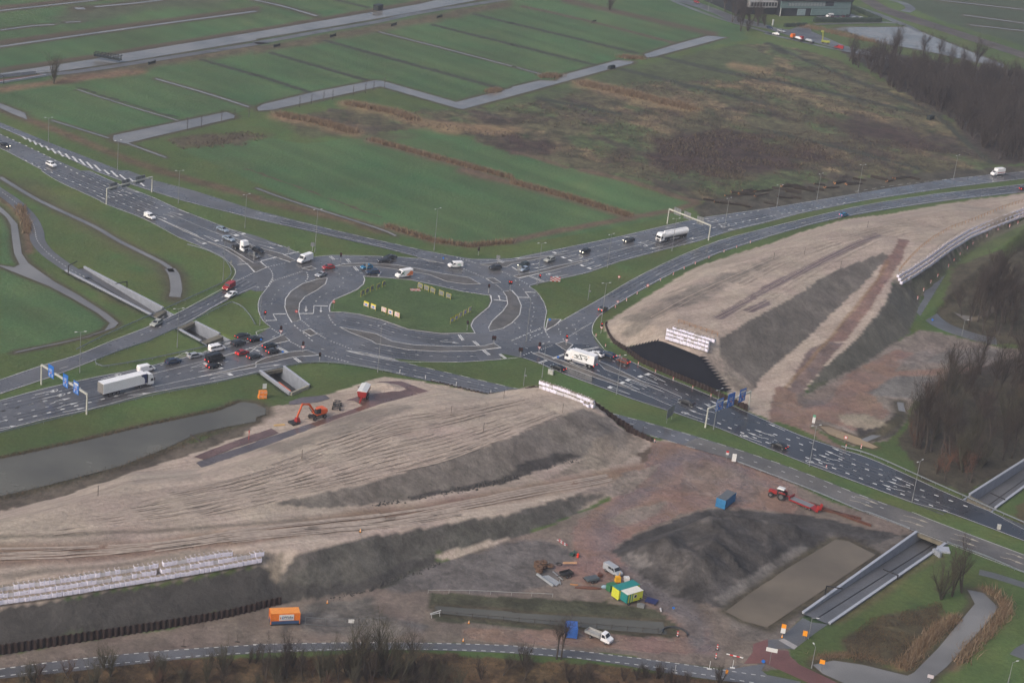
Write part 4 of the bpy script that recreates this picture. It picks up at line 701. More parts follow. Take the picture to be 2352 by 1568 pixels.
# tan block on the south road: fresh steel mud
# ---- trenches (underpasses)
CONC = mat('pale_blue_concrete', (.25, .27, .31), .55, 0, .14, .6); CONCT = mat('wall_cap', (.34, .36, .41), .5, 0, .08); CONB = mat('stained_beige_concrete', (.15, .135, .10), .7, 0, .3, .7); BLK = mat('black_steel', (.018, .018, .02), .5)
TL = ['grey concrete underpass ramp sloping down under the bridge at lower right', 'long grey concrete underpass ramp between grass verges at left', 'short dark underpass opening between the two left roads', 'unfinished concrete underpass mouth with beige end wall beside the sand yard', 'grey concrete underpass ramp leaving the right edge beside the wood']
for k, (t, g) in enumerate(zip(TRENCH, TRG)):
    A0, A1, B1, B0, a, b, da, db = g; z0, z1, e0, e1, top = t[2:]
    root = empty('underpass', (*((A0+A1+B0+B1)/4), 0), 0, TL[k], 'underpass'); o0 = root.location
    rel = lambda p, z: (p[0]-o0.x, p[1]-o0.y, z)
    sl = (z1-z0); 
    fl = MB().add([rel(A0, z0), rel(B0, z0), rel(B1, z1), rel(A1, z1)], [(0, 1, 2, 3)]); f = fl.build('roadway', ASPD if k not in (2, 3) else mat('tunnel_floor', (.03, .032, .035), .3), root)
    if f.data.polygons[0].normal.z < 0: f.data.flip_normals()
    m_ = MB(); pa, pb = (A0*.52+B0*.48), (A1*.52+B1*.48)
    if k in (0, 1, 4): m_.bar(rel(pa, z0+.03), rel(pb, z1+.03), .25, .12); m_.build('kerb', BLK, root)
    for nm, P, Q, d, sgn in (('far', A0, A1, da, 1), ('near', B0, B1, db, -1)):
        n = np.array([-d[1], d[0]]); mid = (A0+B0)/2
        if n@(P-mid) < 0: n = -n
        w = MB(); tt = .5; zt = top
        P2, Q2 = (a if nm == 'far' else b)
        lo = -3.6
        vs = [rel(P, lo), rel(Q, lo), rel(Q, -.1), rel(P, -.1)]+[rel(P+n*tt, lo), rel(Q+n*tt, lo), rel(Q+n*tt, -.1), rel(P+n*tt, -.1)]
        w.add(vs, [(0, 1, 2, 3), (5, 4, 7, 6), (3, 2, 6, 7), (0, 3, 7, 4), (1, 5, 6, 2)])
        vs = [rel(P2, -.1), rel(Q2, -.1), rel(Q2, zt), rel(P2, zt)]+[rel(P2+n*tt, -.1), rel(Q2+n*tt, -.1), rel(Q2+n*tt, zt), rel(P2+n*tt, zt)]
        w.add(vs, [(0, 1, 2, 3), (5, 4, 7, 6), (0, 3, 7, 4), (1, 5, 6, 2)]); wo = w.build('side_wall', CONC, root)
        c = MB(); e = .08; vs = [rel(P2-n*e-d*.1, zt), rel(Q2-n*e+d*.1, zt), rel(Q2+n*(tt+e)+d*.1, zt), rel(P2+n*(tt+e)-d*.1, zt)]; vs += [(x, y, z+.16) for x, y, z in vs]
        c.add(vs, [(4, 5, 6, 7), (0, 1, 5, 4), (1, 2, 6, 5), (2, 3, 7, 6), (3, 0, 4, 7)]); c.build('wall_cap', CONCT, wo)
    for en, P, Q, d in ((e0, a[0], b[0], -da), (e1, a[1], b[1], da)):
        if en > 0:  # bridge beam at the portal
            bm = MB(); vs = [rel(P, -.9), rel(Q, -.9), rel(Q, .02), rel(P, .02)]; vs += [(x+d[0]*2, y+d[1]*2, z) for x, y, z in vs]
            bm.add(vs, [(0, 1, 2, 3), (0, 1, 5, 4), (4, 5, 6, 7), (3, 2, 6, 7), (0, 3, 7, 4), (1, 2, 6, 5)]); bm.build('bridge_beam', CONB, root)
    if k == 3:
        P, Q = a[1], b[1]; v = MB(); d = da; vs = [rel(P, -3.5), rel(Q, -3.5), rel(Q, .9), rel(P, .9)]; vs += [(x+d[0]*.6, y+d[1]*.6, z) for x, y, z in vs]
        v.add(vs, [(0, 1, 2, 3), (4, 5, 6, 7), (3, 2, 6, 7), (0, 3, 7, 4), (1, 2, 6, 5)]); v.build('end_wall', mat('fresh_beige_concrete', (.30, .28, .22), .7), root)
        v = MB(); P = b[0]*.4+b[1]*.6; v.bar(rel(P-np.array([.0, 0])+da*0, 1.2), rel(b[1], 1.2), .1, .2); v.build('orange_edge_strip', mat('safety_orange', (.55, .12, .04), .5), root)
# ================================================================ site structures
RUSTY = mat('rusty_sheet_pile', (.026, .014, .012), .7, 0, .4, 1.2); RUSTL = mat('rust_brown_steel', (.11, .045, .030), .6, 0, .35, 2)
MEMB = mat('black_membrane', (.006, .007, .012), .8, 0, .2, .4, 0, .12)
def P3D(s):
    a = [float(q) for q in s.replace(',', ' ').split()]; return [gp(a[i], a[i+1], a[i+2]) for i in range(0, len(a), 3)]
def poly3(name, pts, m, label=None, cat=None, kind=None):
    """polygon whose points carry their own heights, given a little thickness"""
    c = np.mean(pts, 0); u = np.array([1.0, .25, 0]); u /= np.linalg.norm(u); q2 = [Vector((p@u, p[2]*1.0+ (p@np.array([-.25, 1, 0]))*.2, 0)) for p in pts]
    t = [tuple(f) for f in tessellate_polygon([q2])]; n = len(pts)
    nrm = np.cross(pts[t[0][1]]-pts[t[0][0]], pts[t[0][2]]-pts[t[0][0]]); nrm /= np.linalg.norm(nrm)
    if nrm@(CAMP-c) < 0: t = [f[::-1] for f in t]; nrm = -nrm
    vs = [p+nrm*.1 for p in pts]+[p-nrm*.25 for p in pts]; fs = t+[tuple(n+i for i in f[::-1]) for f in t]+[(i, (i+1) % n, n+(i+1) % n, n+i) for i in range(n)]
    o = mesh_obj(name, [v-c for v in vs], fs, m); o.location = c; return tag(o, label, cat, None, kind)
top = P3D("1436 799 1.0,1475 790 3.7,1513 782 6.6,1527 786 6.6,1606 818 6.6")
def teethline(a, b, n, amp, drop=.0):
    out = []; d = (b-a)
    for i in range(n):
        out.append(a+d*(i/n)); out.append(a+d*((i+.25)/n)+amp)
    return out
def loft(name, A, B, n, m, out, label, cat):
    """surface between two 3-D polylines with toothed ends"""
    def rs(P, k):
        P = np.array(P); L = np.concatenate([[0], np.cumsum(np.linalg.norm(np.diff(P, axis=0), axis=1))]); return [np.array([np.interp(u*L[-1], L, P[:, c]) for c in range(3)]) for u in np.linspace(0, 1, k)]
    k = 26; a, b = rs(A, k), rs(B, k); vs = [a[i]*(1-j/n)+b[i]*(j/n)+out for j in range(n+1) for i in range(k)]
    fs = [(j*k+i, j*k+i+1, (j+1)*k+i+1, (j+1)*k+i) for j in range(n) for i in range(k-1)]
    for e, sg in ((0, -1), (k-1, 1)):   # zigzag teeth along both sloping ends
        for j in range(0):
            p, q = vs[j*k+e], vs[(j+1)*k+e]; w = (vs[j*k+e]-vs[j*k+e-sg]); w = w/np.linalg.norm(w); vs.append(q*.75+p*.25+w*(1.5 if sg > 0 else .7)+np.array([0, 0, .1])); fs.append((j*k+e, (j+1)*k+e, len(vs)-1))
    c = np.mean(vs, 0); o = mesh_obj(name, [v-c for v in vs], fs, m); o.location = c; return tag(o, label, cat)
TOPL = P3D("1436 800 .95,1475 790.5 3.7,1513 782 6.6,1527 786 6.6,1606 818 6.6,1637 857 3.9,1668 898 .95"); BOTL = P3D("1436 802 .85,1460 816 .9,1490 831 .9,1530 848 .9,1580 868 .9,1622 886 .9,1668 900 .85")
loft('black_membrane', TOPL, BOTL, 9, MEMB, np.array([0, -.12, .12]), 'black membrane with zigzag edges covering the steep bank face behind the rusty wall', 'membrane')
def zig(A, B, n, w, up):
    b = MB(); vs = []
    for i in range(n):
        p, q = A+(B-A)*i/n, A+(B-A)*(i+1)/n; b.add([p, q, q*.8+p*.2+w], [(0, 1, 2)])
    return b
mbz = zig(*P3D("1606 818 6.75,1668 898 1.1"), 12, np.array([1.9, .5, .55]), 0); zz2 = zig(*P3D("1436 800 1.1,1513 782 6.75"), 11, np.array([.2, 1.0, .35]), 0); zz2 = zz2
for z_ in (mbz, zz2): o = z_.build('zigzag_edge', MEMB); o.parent = [q for q in COL.objects if q.name == 'black_membrane'][0]; o.matrix_parent_inverse = Matrix.Translation(-o.parent.location)
def pile(name, s, h0, h1, label, zb=0, per=1.25, amp=.19, m=None, slopes=None):
    P = s if not isinstance(s, str) else [p for p in W(s)]; P = [np.array(p, float) for p in P]; L = [0]
    for i in range(1, len(P)): L.append(L[-1]+np.linalg.norm((P[i]-P[i-1])[:2]))
    A = np.array(P); n = int(L[-1]/per*4); o0 = np.array([*A.mean(0)[:2], 0]); vs = []
    for i in range(n+1):
        u = L[-1]*i/n; p = np.array([np.interp(u, L, A[:, k]) for k in range(3)]); q = np.array([np.interp(min(u+.5, L[-1]), L, A[:, k]) for k in range(3)])-np.array([np.interp(max(u-.5, 0), L, A[:, k]) for k in range(3)])
        t = q[:2]/np.linalg.norm(q[:2]); nn = np.array([-t[1], t[0]]); sg = (1, 1, -1, -1)[i % 4]*amp; f = u/L[-1]
        hh = np.interp(f, [k/(len(slopes)-1) for k in range(len(slopes))], slopes) if slopes else h0+(h1-h0)*f
        hh += .1*math.sin(i*2.3)*(1 if i % 4 < 2 else .4)
        for th in (0, .09): vs += [(p[0]+nn[0]*(sg+th)-o0[0], p[1]+nn[1]*(sg+th)-o0[1], p[2]+zb-.5), (p[0]+nn[0]*(sg+th)-o0[0], p[1]+nn[1]*(sg+th)-o0[1], p[2]+hh)]
    fs = []
    for i in range(n): a = i*4; b = a+4; fs += [(a, b, b+1, a+1), (a+2, a+3, b+3, b+2), (a+1, b+1, b+3, a+3)]
    o = mesh_obj(name, vs, fs, m or RUSTY); o.location = o0; return tag(o, label, 'sheet pile wall')
pile('sheet_pile_wall', "T03 -240 1350 0 1310 330 1258 900 1168 1500 1072 2000 985 2351 905 T13 0 898 238 842", 2.35, 1.8, 'long rusty sheet pile wall holding the dark bank at bottom left')
pile('sheet_pile_wall', "T21 868 1400 856 1420 860 1450 880 1510 915 1568 T22 935 25 1050 98 1200 205 1500 335 1800 460 2000 560 2165 640", 1.4, 1.6, 'rusty sheet pile wall along the road below the black membrane', slopes=[.8, 1.3, 1.6, 1.7, 1.7, 1.7, 1.7, 1.6, 1.9])
pile('sheet_pile_wall', P3D("1122 905 0,1176 919 0,1240 936 0,1300 951 0,1372 967 0,1430 983 0,1452 990 0"), .2, .2, 'stepped dark sheet pile wall at the end of the left sand bank beside the road', slopes=[.4, 1.6, 3.4, 5.8, 6.1, 6.1, 6.1, 5.9, 4.2, 2.6, 1.4])
pile('sheet_pile_wall', "D 1436 990 1450 996 1470 1005 1498 1016", 1.9, 1.4, 'short rusty sheet pile wall stepping down beside the south road near the red plates')
pile('sheet_pile_edge', "T12 1600 365 1700 385 1900 435 2130 490", .35, .45, 'low dark sheet pile edge between the south road and the sand yard')
# ---- big bags
BAGM = mat('white_bag_fabric', (.74, .72, .84), .75, 0, .08, 2); BAGB = mat('bluish_bag_fabric', (.5, .53, .58), .75, 0, .1, 2); BAGG = mat('greyed_bag_fabric', (.56, .54, .58), .8, 0, .15, 2); SANDT = mat('bag_sand', (.24, .20, .16), .9)
PRINT = mat('bag_print', (.25, .06, .07), .7)
def bag_mesh(name, h, sag, m1, seed, handles=True):
    r = random.Random(seed); b = MB(); n = 8
    for j, (z, w) in enumerate(((0, .40), (.25*h, .47), (.7*h, .48), (h, .44))):
        pass
    rows = []
    for z, w in ((0, .45), (.22*h, .485), (.7*h, .49), (h, .46)):
        ring = []
        for cx_, cy_ in ((1, .76), (.76, 1), (-.76, 1), (-1, .76), (-1, -.76), (-.76, -1), (.76, -1), (1, -.76)): ring.append((w*cx_+r.uniform(-.015, .015), w*cy_+r.uniform(-.015, .015), z+(sag*r.uniform(-.5, .5) if z else 0)))
        rows.append(ring)
    vs = [p for ring in rows for p in ring]; fs = []; mi = []
    for j in range(3):
        for k in range(8): fs.append((j*8+k, j*8+(k+1) % 8, j*8+8+(k+1) % 8, j*8+8+k)); mi.append(1 if k in (2, 7) else 0)
    vs.append((0, 0, h-.1)); fs += [(24+k, 24+(k+1) % 8, 32) for k in range(8)]; mi += [2]*8
    b.v, b.f, b.m = vs, fs, mi
    b.add([(-.14, -.475, .45*h), (.12, -.475, .45*h), (.12, -.482, .6*h), (-.14, -.482, .6*h)], [(0, 1, 2, 3)], 3)
    if handles:
        for sx, sy in ((-1, -1), (1, -1), (1, 1), (-1, 1)):
            b.tube((sx*.4, sy*.3, h-.05), (sx*.38, sy*.36, h+.17), .022, n=3); b.tube((sx*.38, sy*.36, h+.17), (sx*.3, sy*.4, h-.02), .022, n=3)
    me = bpy.data.meshes.new('big_bag'); me.from_pydata([tuple(v) for v in b.v], [], b.f)
    for m in (m1, BAGB if m1 is not BAGG else BAGG, SANDT, PRINT): me.materials.append(m)
    me.polygons.foreach_set('material_index', np.array(b.m, dtype=np.int32)); me.update(); return me
BG = [bag_mesh('b', .95, .06, BAGM, 1), bag_mesh('b', .92, .09, BAGM, 2), bag_mesh('b', .9, .12, BAGM, 3), bag_mesh('b', .86, .16, BAGG, 4, False), bag_mesh('b', .93, .05, BAGM, 6)]
NBAG = 0; REST = MB()
def bagrow(pts, step, zof, label, group, meshes, jit=.05, cap=999, stuffmb=None, skip=()):
    """bags set side by side along a 3-D line"""
    global NBAG
    A = np.array(pts, float); L = [0]
    for i in range(1, len(A)): L.append(L[-1]+np.linalg.norm((A[i]-A[i-1])[:2]))
    n = int(L[-1]/step)+1
    for i in range(n):
        if i in skip: continue
        u = i*step; p = [np.interp(u, L, A[:, k]) for k in range(3)]; q = np.array([np.interp(u+.6, L, A[:, k]) for k in range(3)])-np.array([np.interp(u-.6, L, A[:, k]) for k in range(3)])
        rz = math.atan2(q[1], q[0])+random.uniform(-.06, .06); me = random.choice(meshes); loc = Vector((p[0]+random.uniform(-jit, jit), p[1]+random.uniform(-jit, jit), p[2]+zof))
        if NBAG < 300 and stuffmb is None:
            o = bpy.data.objects.new('big_bag', me); COL.objects.link(o); o.location = loc; o.rotation_euler = (random.uniform(-.03, .03), random.uniform(-.03, .03), rz); o.scale = (1.14, 1.08, 1.08*random.uniform(.94, 1.05)); tag(o, label, 'bulk bag', group); NBAG += 1
        else:
            if stuffmb is None: stuffmb = REST
            M_ = Matrix.Translation(loc)@Matrix.Rotation(rz, 4, 'Z'); (stuffmb).add([M_@v.co for v in me.vertices], [tuple(p.vertices) for p in me.polygons], 0)
            stuffmb.m[-len(me.polygons):] = [p.material_index for p in me.polygons]
# left stepped wall of bags: three rows
FRONT = P3D("-25 1392 7.1,0 1386 7.1,125 1369 7.1,250 1349 7.1,375 1329 7.1,500 1307 7.1,604 1288 7.1")
dirn = np.array([-.18, 1.0, 0])
gl = 'white big bags in the stepped wall at bottom left'
bagrow(FRONT, 1.08, 0, 'white big bag in the lowest row of the stepped wall at bottom left', gl+', lowest row', BG[:3])
bagrow([p+dirn*1.0 for p in FRONT], 1.05, .98, 'white big bag in the middle row of the stepped wall at bottom left', gl+', middle row', BG, skip=(33,))
bagrow([p+dirn*2.0 for p in FRONT[:-1]]+[P3D('530 1304 6.9')[0]+dirn*2], 1.03, 1.98, 'white big bag in the top row of the stepped wall at bottom left', gl+', top row', BG, skip=(34,))
# end of the left bank
A = P3D("1242 886 6.0,1300 905 6.0,1362 930 6.0"); A = [p+np.array([0, -.6, 0]) for p in A]
bagrow(A, 1.1, .75, 'white big bag in the upper row on the left sand bank', 'upper row of big bags on the left sand bank', BG); bagrow([p+np.array([.2, -1.1, 0]) for p in A], 1.1, 0, 'white half-sunk big bag in the lower row on the left sand bank', 'lower row of big bags on the left sand bank', BG[2:4])
for i, (x, y) in enumerate(((1343, 931), (1350, 935), (1361, 930))):
    p = gp(x, y, 6.0); o = bpy.data.objects.new('big_bag', BG[i]); COL.objects.link(o); o.location = p; NBAG += 1
    tag(o, ['tilted white big bag lying before the end of the bag row, left bank', 'white big bag standing just right of the tilted one on the left bank', 'lone white big bag with open top near the zigzag pile edge of the left bank'][i], 'bulk bag'); o.rotation_euler = (.25 if i == 0 else 0, 0, i)
# by the black pit: four rows
B = P3D("1533 779 7.2,1628 808 7.2")
for k in range(3):
    nm = ('front', 'middle', 'rear')[k]; bagrow([p+np.array([.1*k, 1.15*k, 0]) for p in B], 1.15, .75*k, 'white big bag in the %s row of the block above the black membrane' % nm, '%s row of big bags above the black membrane' % nm, BG)
bagrow([p+np.array([2, 3.6, 0]) for p in B], 1.15, 1.7, 'white big bag in the topmost row of the block above the black membrane', 'topmost row of big bags above the black membrane', BG)
# long curved wall at right; nearest bags individually, the rest as one mass
C = P3D("2070 652 5.4,2100 634 5.2,2139 608 4.9,2180 577 4.2,2229 546 3.3,2290 520 2.6,2352 497 2.1,2430 474 1.6")
rest = REST; perp = np.array([-.55, .75, 0])
for k in range(3):
    line_ = [p+perp*1.05*k for p in C]; lab = ('lowest', 'middle', 'top')[k]
    a = np.array(line_); cut = 4
    bagrow(line_[:cut if k == 0 else 3], 1.0, .85*k, 'white big bag at the near end of the curved wall, %s row' % lab, 'big bags at the near end of the curved wall, %s row' % lab, BG)
    bagrow(line_[(cut if k == 0 else 3)-1:], 1.0, .85*k, '', '', BG, stuffmb=rest)
o = rest.build('big_bags', [BAGM, BAGB, SANDT, PRINT]); tag(o, 'far stretch of the long curved wall of white big bags at right', 'bulk bags', None, 'stuff')
print('NBAG', NBAG)
# ---- wooden post-and-rail fences on the sand
WOODO = mat('orange_wood', (.30, .16, .07), .7, 0, .25, 3)
def fence(name, pts, step, h, label, m, rails=(.5, 1.0), r=.05, cat='fence', postn='post', railn='rail'):
    A = [np.array(p, float) for p in pts]; root = empty(name, A[0], 0, label, cat); L = [0]
    for i in range(1, len(A)): L.append(L[-1]+np.linalg.norm(A[i]-A[i-1]))
    B_ = np.array(A); n = int(L[-1]/step); last = None; rb = MB()
    for i in range(n+1):
        u = L[-1]*i/n; p = np.array([np.interp(u, L, B_[:, k]) for k in range(3)])-A[0]
        MB().box(p[0]-r, p[0]+r, p[1]-r, p[1]+r, p[2]-.1, p[2]+h).build(postn, m, root)
        if last is not None:
            for z in rails: rb.bar(last+np.array([0, 0, z]), p+np.array([0, 0, z]), .05, .1)
        last = p
    if rails: rb.build(railn, m, root)
    return root
fence('wooden_fence', P3D("1558 741 8.3,1600 755 8.3,1648 771 8.3"), 1.9, 1.1, 'short orange wooden fence at the crest above the big bags by the black membrane', WOODO, (.55, 1.05), .07)
fence('wooden_fence', P3D("2092 667 7.6,2102 640 7.8,2130 615 8.1,2180 585 8.2,2225 560 8,2290 534 8,2352 510 8")if 0 else P3D("2066 622 8.1,2086 598 8.1,2111 573 8.1,2139 551 8.1,2180 527 8,2240 505 8,2300 480 8,2352 463 8,2420 446 8"), 2.6, 1.2, 'long row of orange wooden fence posts on the sand plateau at right', WOODO, (1.0,), .08)
# steel handrail with thin posts along the temporary fences near the brown ditch (white tape)
TAPE = mat('white_tape', (.3, .3, .3), .6); DKP = mat('dark_post', (.05, .04, .035), .7)
fence('tape_barrier', W("T13 1580 745 2000 745 2351 765 T23 0 762 370 780"), 4.5, 1.0, 'low white tape barrier on dark posts along the top of the ditch bank', TAPE, (.85,), .04)
fence('tape_barrier', W("T13 1700 945 2351 1000 T23 0 1000 650 1050 1340 1105"), 3.2, 1.2, 'white tape barrier on dark posts along the water side of the brown ditch', DKP, (.85,), .05)
fence('mesh_fence', W("T13 450 1030 700 1050 920 1045 1180 1035"), 3.4, 1.9, 'see-through metal site fence beside the orange container', mat('galvanised_steel', (.22, .23, .24), .4, .6), (.1, 1.8), .04)
# ---- guard rails
GALV = mat('galvanised_rail', (.27, .30, .33), .38, .5, .15)
def rail(s, label, step=4.0, z0=0.0, w=.12):
    P = smooth([np.array(p) for p in W(s)], 4); root = empty('guard_rail', P[0], 0, label, 'guard rail'); b = MB(); L = 0; nxt = 0; pb = MB()
    for i in range(1, len(P)):
        b.bar(P[i-1]-P[0]+np.array([0, 0, .62]), P[i]-P[0]+np.array([0, 0, .62]), w, .32)
        L += np.linalg.norm(P[i]-P[i-1])
        if L > nxt: p = P[i]-P[0]; MB().box(p[0]-.05, p[0]+.05, p[1]-.05, p[1]+.05, 0, .6).build('post', GALV, root) if len(root.children) < 99 else pb.box(p[0]-.05, p[0]+.05, p[1]-.05, p[1]+.05, 0, .6); nxt = L+step
    b.build('rail', GALV, root)
    if pb.v: pb.build('posts', GALV, root)
for s, l in (("T02 -100 880 280 785 800 655 1400 510 2000 390 2351 308 T12 0 308 230 252 420 212 600 203 900 230 1250 295", 'long steel guard rail along the outer edge of the lower left road'),
    ("T02 2351 -40 T02 1900 60 1400 170 1000 238 920 235 878 210 885 185 960 155 1100 100 1400 0 T01 1370 1575 1700 1425 2080 1240 2160 1232 2230 1270 2300 1350 2340 1420 T11 0 1420", 'looped steel guard rail around the grass between the two left roads'),
    ("T01 1720 690 1900 745 2050 820 2110 900 2118 970 2050 1040 1900 1110 1700 1200 1500 1290 1000 1510 T02 700 90", 'steel guard rail following the outside of the tight left slip road'),
    ("T32 670 978 850 1025 1030 1090 1340 1228 1600 1345 1850 1455 2100 1568 T33 2351 110", 'steel guard rail between the main road and the wood at right'),
    ("T22 2050 1112 2351 1225 T32 200 1300 500 1420 850 1568 T33 930 20 1300 165", 'steel guard rail along the near edge of the south road by the red tractor'),
    ("T33 1640 290 2000 420 2351 570 2700 700", 'steel guard rail beyond the underpass at the bottom right edge')): rail(s, l)
# ---- portals (height limit frames)
def portal(pa, pb, h, label, m=None):
    a, b = np.array(pa), np.array(pb); root = empty('height_barrier', a, 0, label, 'height barrier'); d = b-a
    MB().box(-.12, .12, -.12, .12, 0, h).build('post', BLK, root); MB().bar((0, 0, h-.1), (d[0], d[1], h-.1), .2, .22).build('crossbeam', BLK, root)
portal(W("T33 520 775")[0], gp(*PX("T33 665 800")[0]), 2.9, 'black height barrier frame at the low end of the lower right underpass ramp'); portal(W("T33 1187 615")[0], W("T33 1050 560")[0], 1.2, 'black beam across the middle of the lower right underpass ramp')
portal(W("T01 628 960")[0], W("T01 705 920")[0], 3.2, 'black height barrier at the open end of the long left underpass'); portal(W("T01 1165 1090")[0], W("T01 1060 1110")[0], 2.6, 'black height barrier beside the long left underpass wall')
portal(W("T00 35 775")[0], W("T00 -40 740")[0], 3.4, 'black height barrier at the distant underpass on the left edge')
portal(W("T32 2170 1470")[0], W("T32 2040 1412")[0], .8, 'black beam over the underpass ramp at the right edge')
# distant underpass parapets, top left
r = empty('underpass', W("T00 200 720")[0], 0, 'distant blue-grey underpass walls beside the canal at the left edge', 'underpass'); o0 = np.array(r.location)
MB().bar(W("T00 -200 735")[0]-o0+[0, 0, .6], W("T00 325 680")[0]-o0+[0, 0, .6], .5, 1.6).build('side_wall', CONC, r); MB().bar(W("T00 -200 800")[0]-o0+[0, 0, .4], W("T00 420 703")[0]-o0+[0, 0, .4], .5, .8).build('side_wall', CONCT, r)
v, f = ribbon([p-o0 for p in W("T00 -200 768 400 690")], 2.4, .08); ob = mesh_obj('cycle_path', v, f, REDP, parent=r)
# ---- bright concrete blocks at lower right underpass
b = MB().box(-.3, .3, -1.3, 1.3, 0, 1.3); o = b.build('concrete_block', CONC); o.location = W("T33 1548 395")[0]; o.rotation_euler = (0, 0, TRACK); tag(o, 'upright pale concrete panel beside the lower right underpass wall', 'concrete block')
b = MB().box(-1.4, 1.4, -1.4, 1.4, 0, .5); o = b.build('concrete_slab', CONCT); o.location = W("T33 1612 352")[0]; tag(o, 'flat pale concrete slab by the mouth of the lower right underpass', 'concrete slab')
# ---- survey stakes on the sand
for i, (s, l) in enumerate((("T02 900 1420", 'left sand slope near the canal'), ("T12 420 1085", 'sand bank above the big dark slope'), ("T12 1790 680", 'sand bank right of the dark pile'), ("T12 2088 830", 'sand bank near its crest with a dug hollow'), ("T12 2275 528", 'far right crest of the left sand bank'), ("T22 463 655", 'tip of the left sand bank by a red box'), ("T31 50 820", 'sand strip below the road at right'), ("T31 332 775", 'sand beside the upper plate track'), ("T31 665 900", 'crest of the dark right slope'), ("T31 912 525", 'sand near the right road curve'))):
    p = onground(*PX(s)[0]); o = MB().box(-.06, .06, -.06, .06, 0, 2.6).build('survey_stake', DKP); o.location = p; tag(o, 'thin survey stake on the '+l, 'stake', None)
# ================================================================ vehicles
GLASS = mat('vehicle_glass', (.018, .022, .028), .08, 0, 0); TYRE = mat('tyre_rubber', (.016, .016, .016), .8, 0, 0); RIM = mat('wheel_rim', (.25, .25, .26), .35, .7, 0); LAMP = mat('headlight_glass', (.75, .78, .8), .15, 0, 0)
TAIL = mat('tail_light', (.25, .012, .012), .25, 0, 0); TAILON = mat('lit_tail_light', (1, .05, .03), .3, 0, 0, 1, 1.8); HEADON = mat('lit_headlight', (1, .9, .7), .3, 0, 0, 1, 4.0); CHAS = mat('black_chassis', (.02, .02, .022), .6)
def paintm(name, col, rough=.22): return mat('paint_'+name, col, rough, 0, .04, .6)
PC = dict(white=(.80, .80, .81), black=(.012, .013, .016), silver=(.33, .35, .38), grey=(.09, .095, .105), dkblue=(.018, .035, .075), blue=(.02, .16, .32), red=(.32, .018, .02), silverblue=(.24, .30, .38), brown=(.17, .05, .03), dkgreen=(.02, .035, .032), champ=(.34, .35, .32), dkgrey=(.035, .037, .042), orange=(.72, .16, .02), dkred=(.06, .012, .015), vanwhite=(.78, .78, .78))
def wheel(root, x, y, r=.32, w=.22, dbl=False):
    s = 1 if y > 0 else -1; b = MB().tube((x, y-w/2, r), (x, y+w/2, r), r, n=14); b.tube((x, y+s*w/2*.6, r), (x, y+s*(w/2+.01), r), r*.6, n=10, m=1); b.build('wheel', [TYRE, RIM], root)
def place(s, hd):
    """ground point and heading from photo points"""
    p = PX(s)[0]; a = gp(*p); b = gp(p[0]+hd[0]*4, p[1]+hd[1]*4); return a, math.atan2(b[1]-a[1], b[0]-a[0])
def lights(root, x0, x1, y, z, on, front=.62):
    for s in (-1, 1):
        MB().box(x1-.12, x1+.015, s*y-.2, s*y+.2, z-.09, z+.09).build('headlight', HEADON if 'h' in on else LAMP, root); MB().box(x0-.02, x0+.12, s*y-.12, s*y+.12, z+.05, z+.28).build('tail_light', TAILON if 't' in on else TAIL, root)
def side_glass(P, w, belt, tum, off=.02):
    out = []
    for s in (-1, 1): out.append([(x, s*(w-tum*max(0, z-belt)+off), z) for x, z in P])
    return out
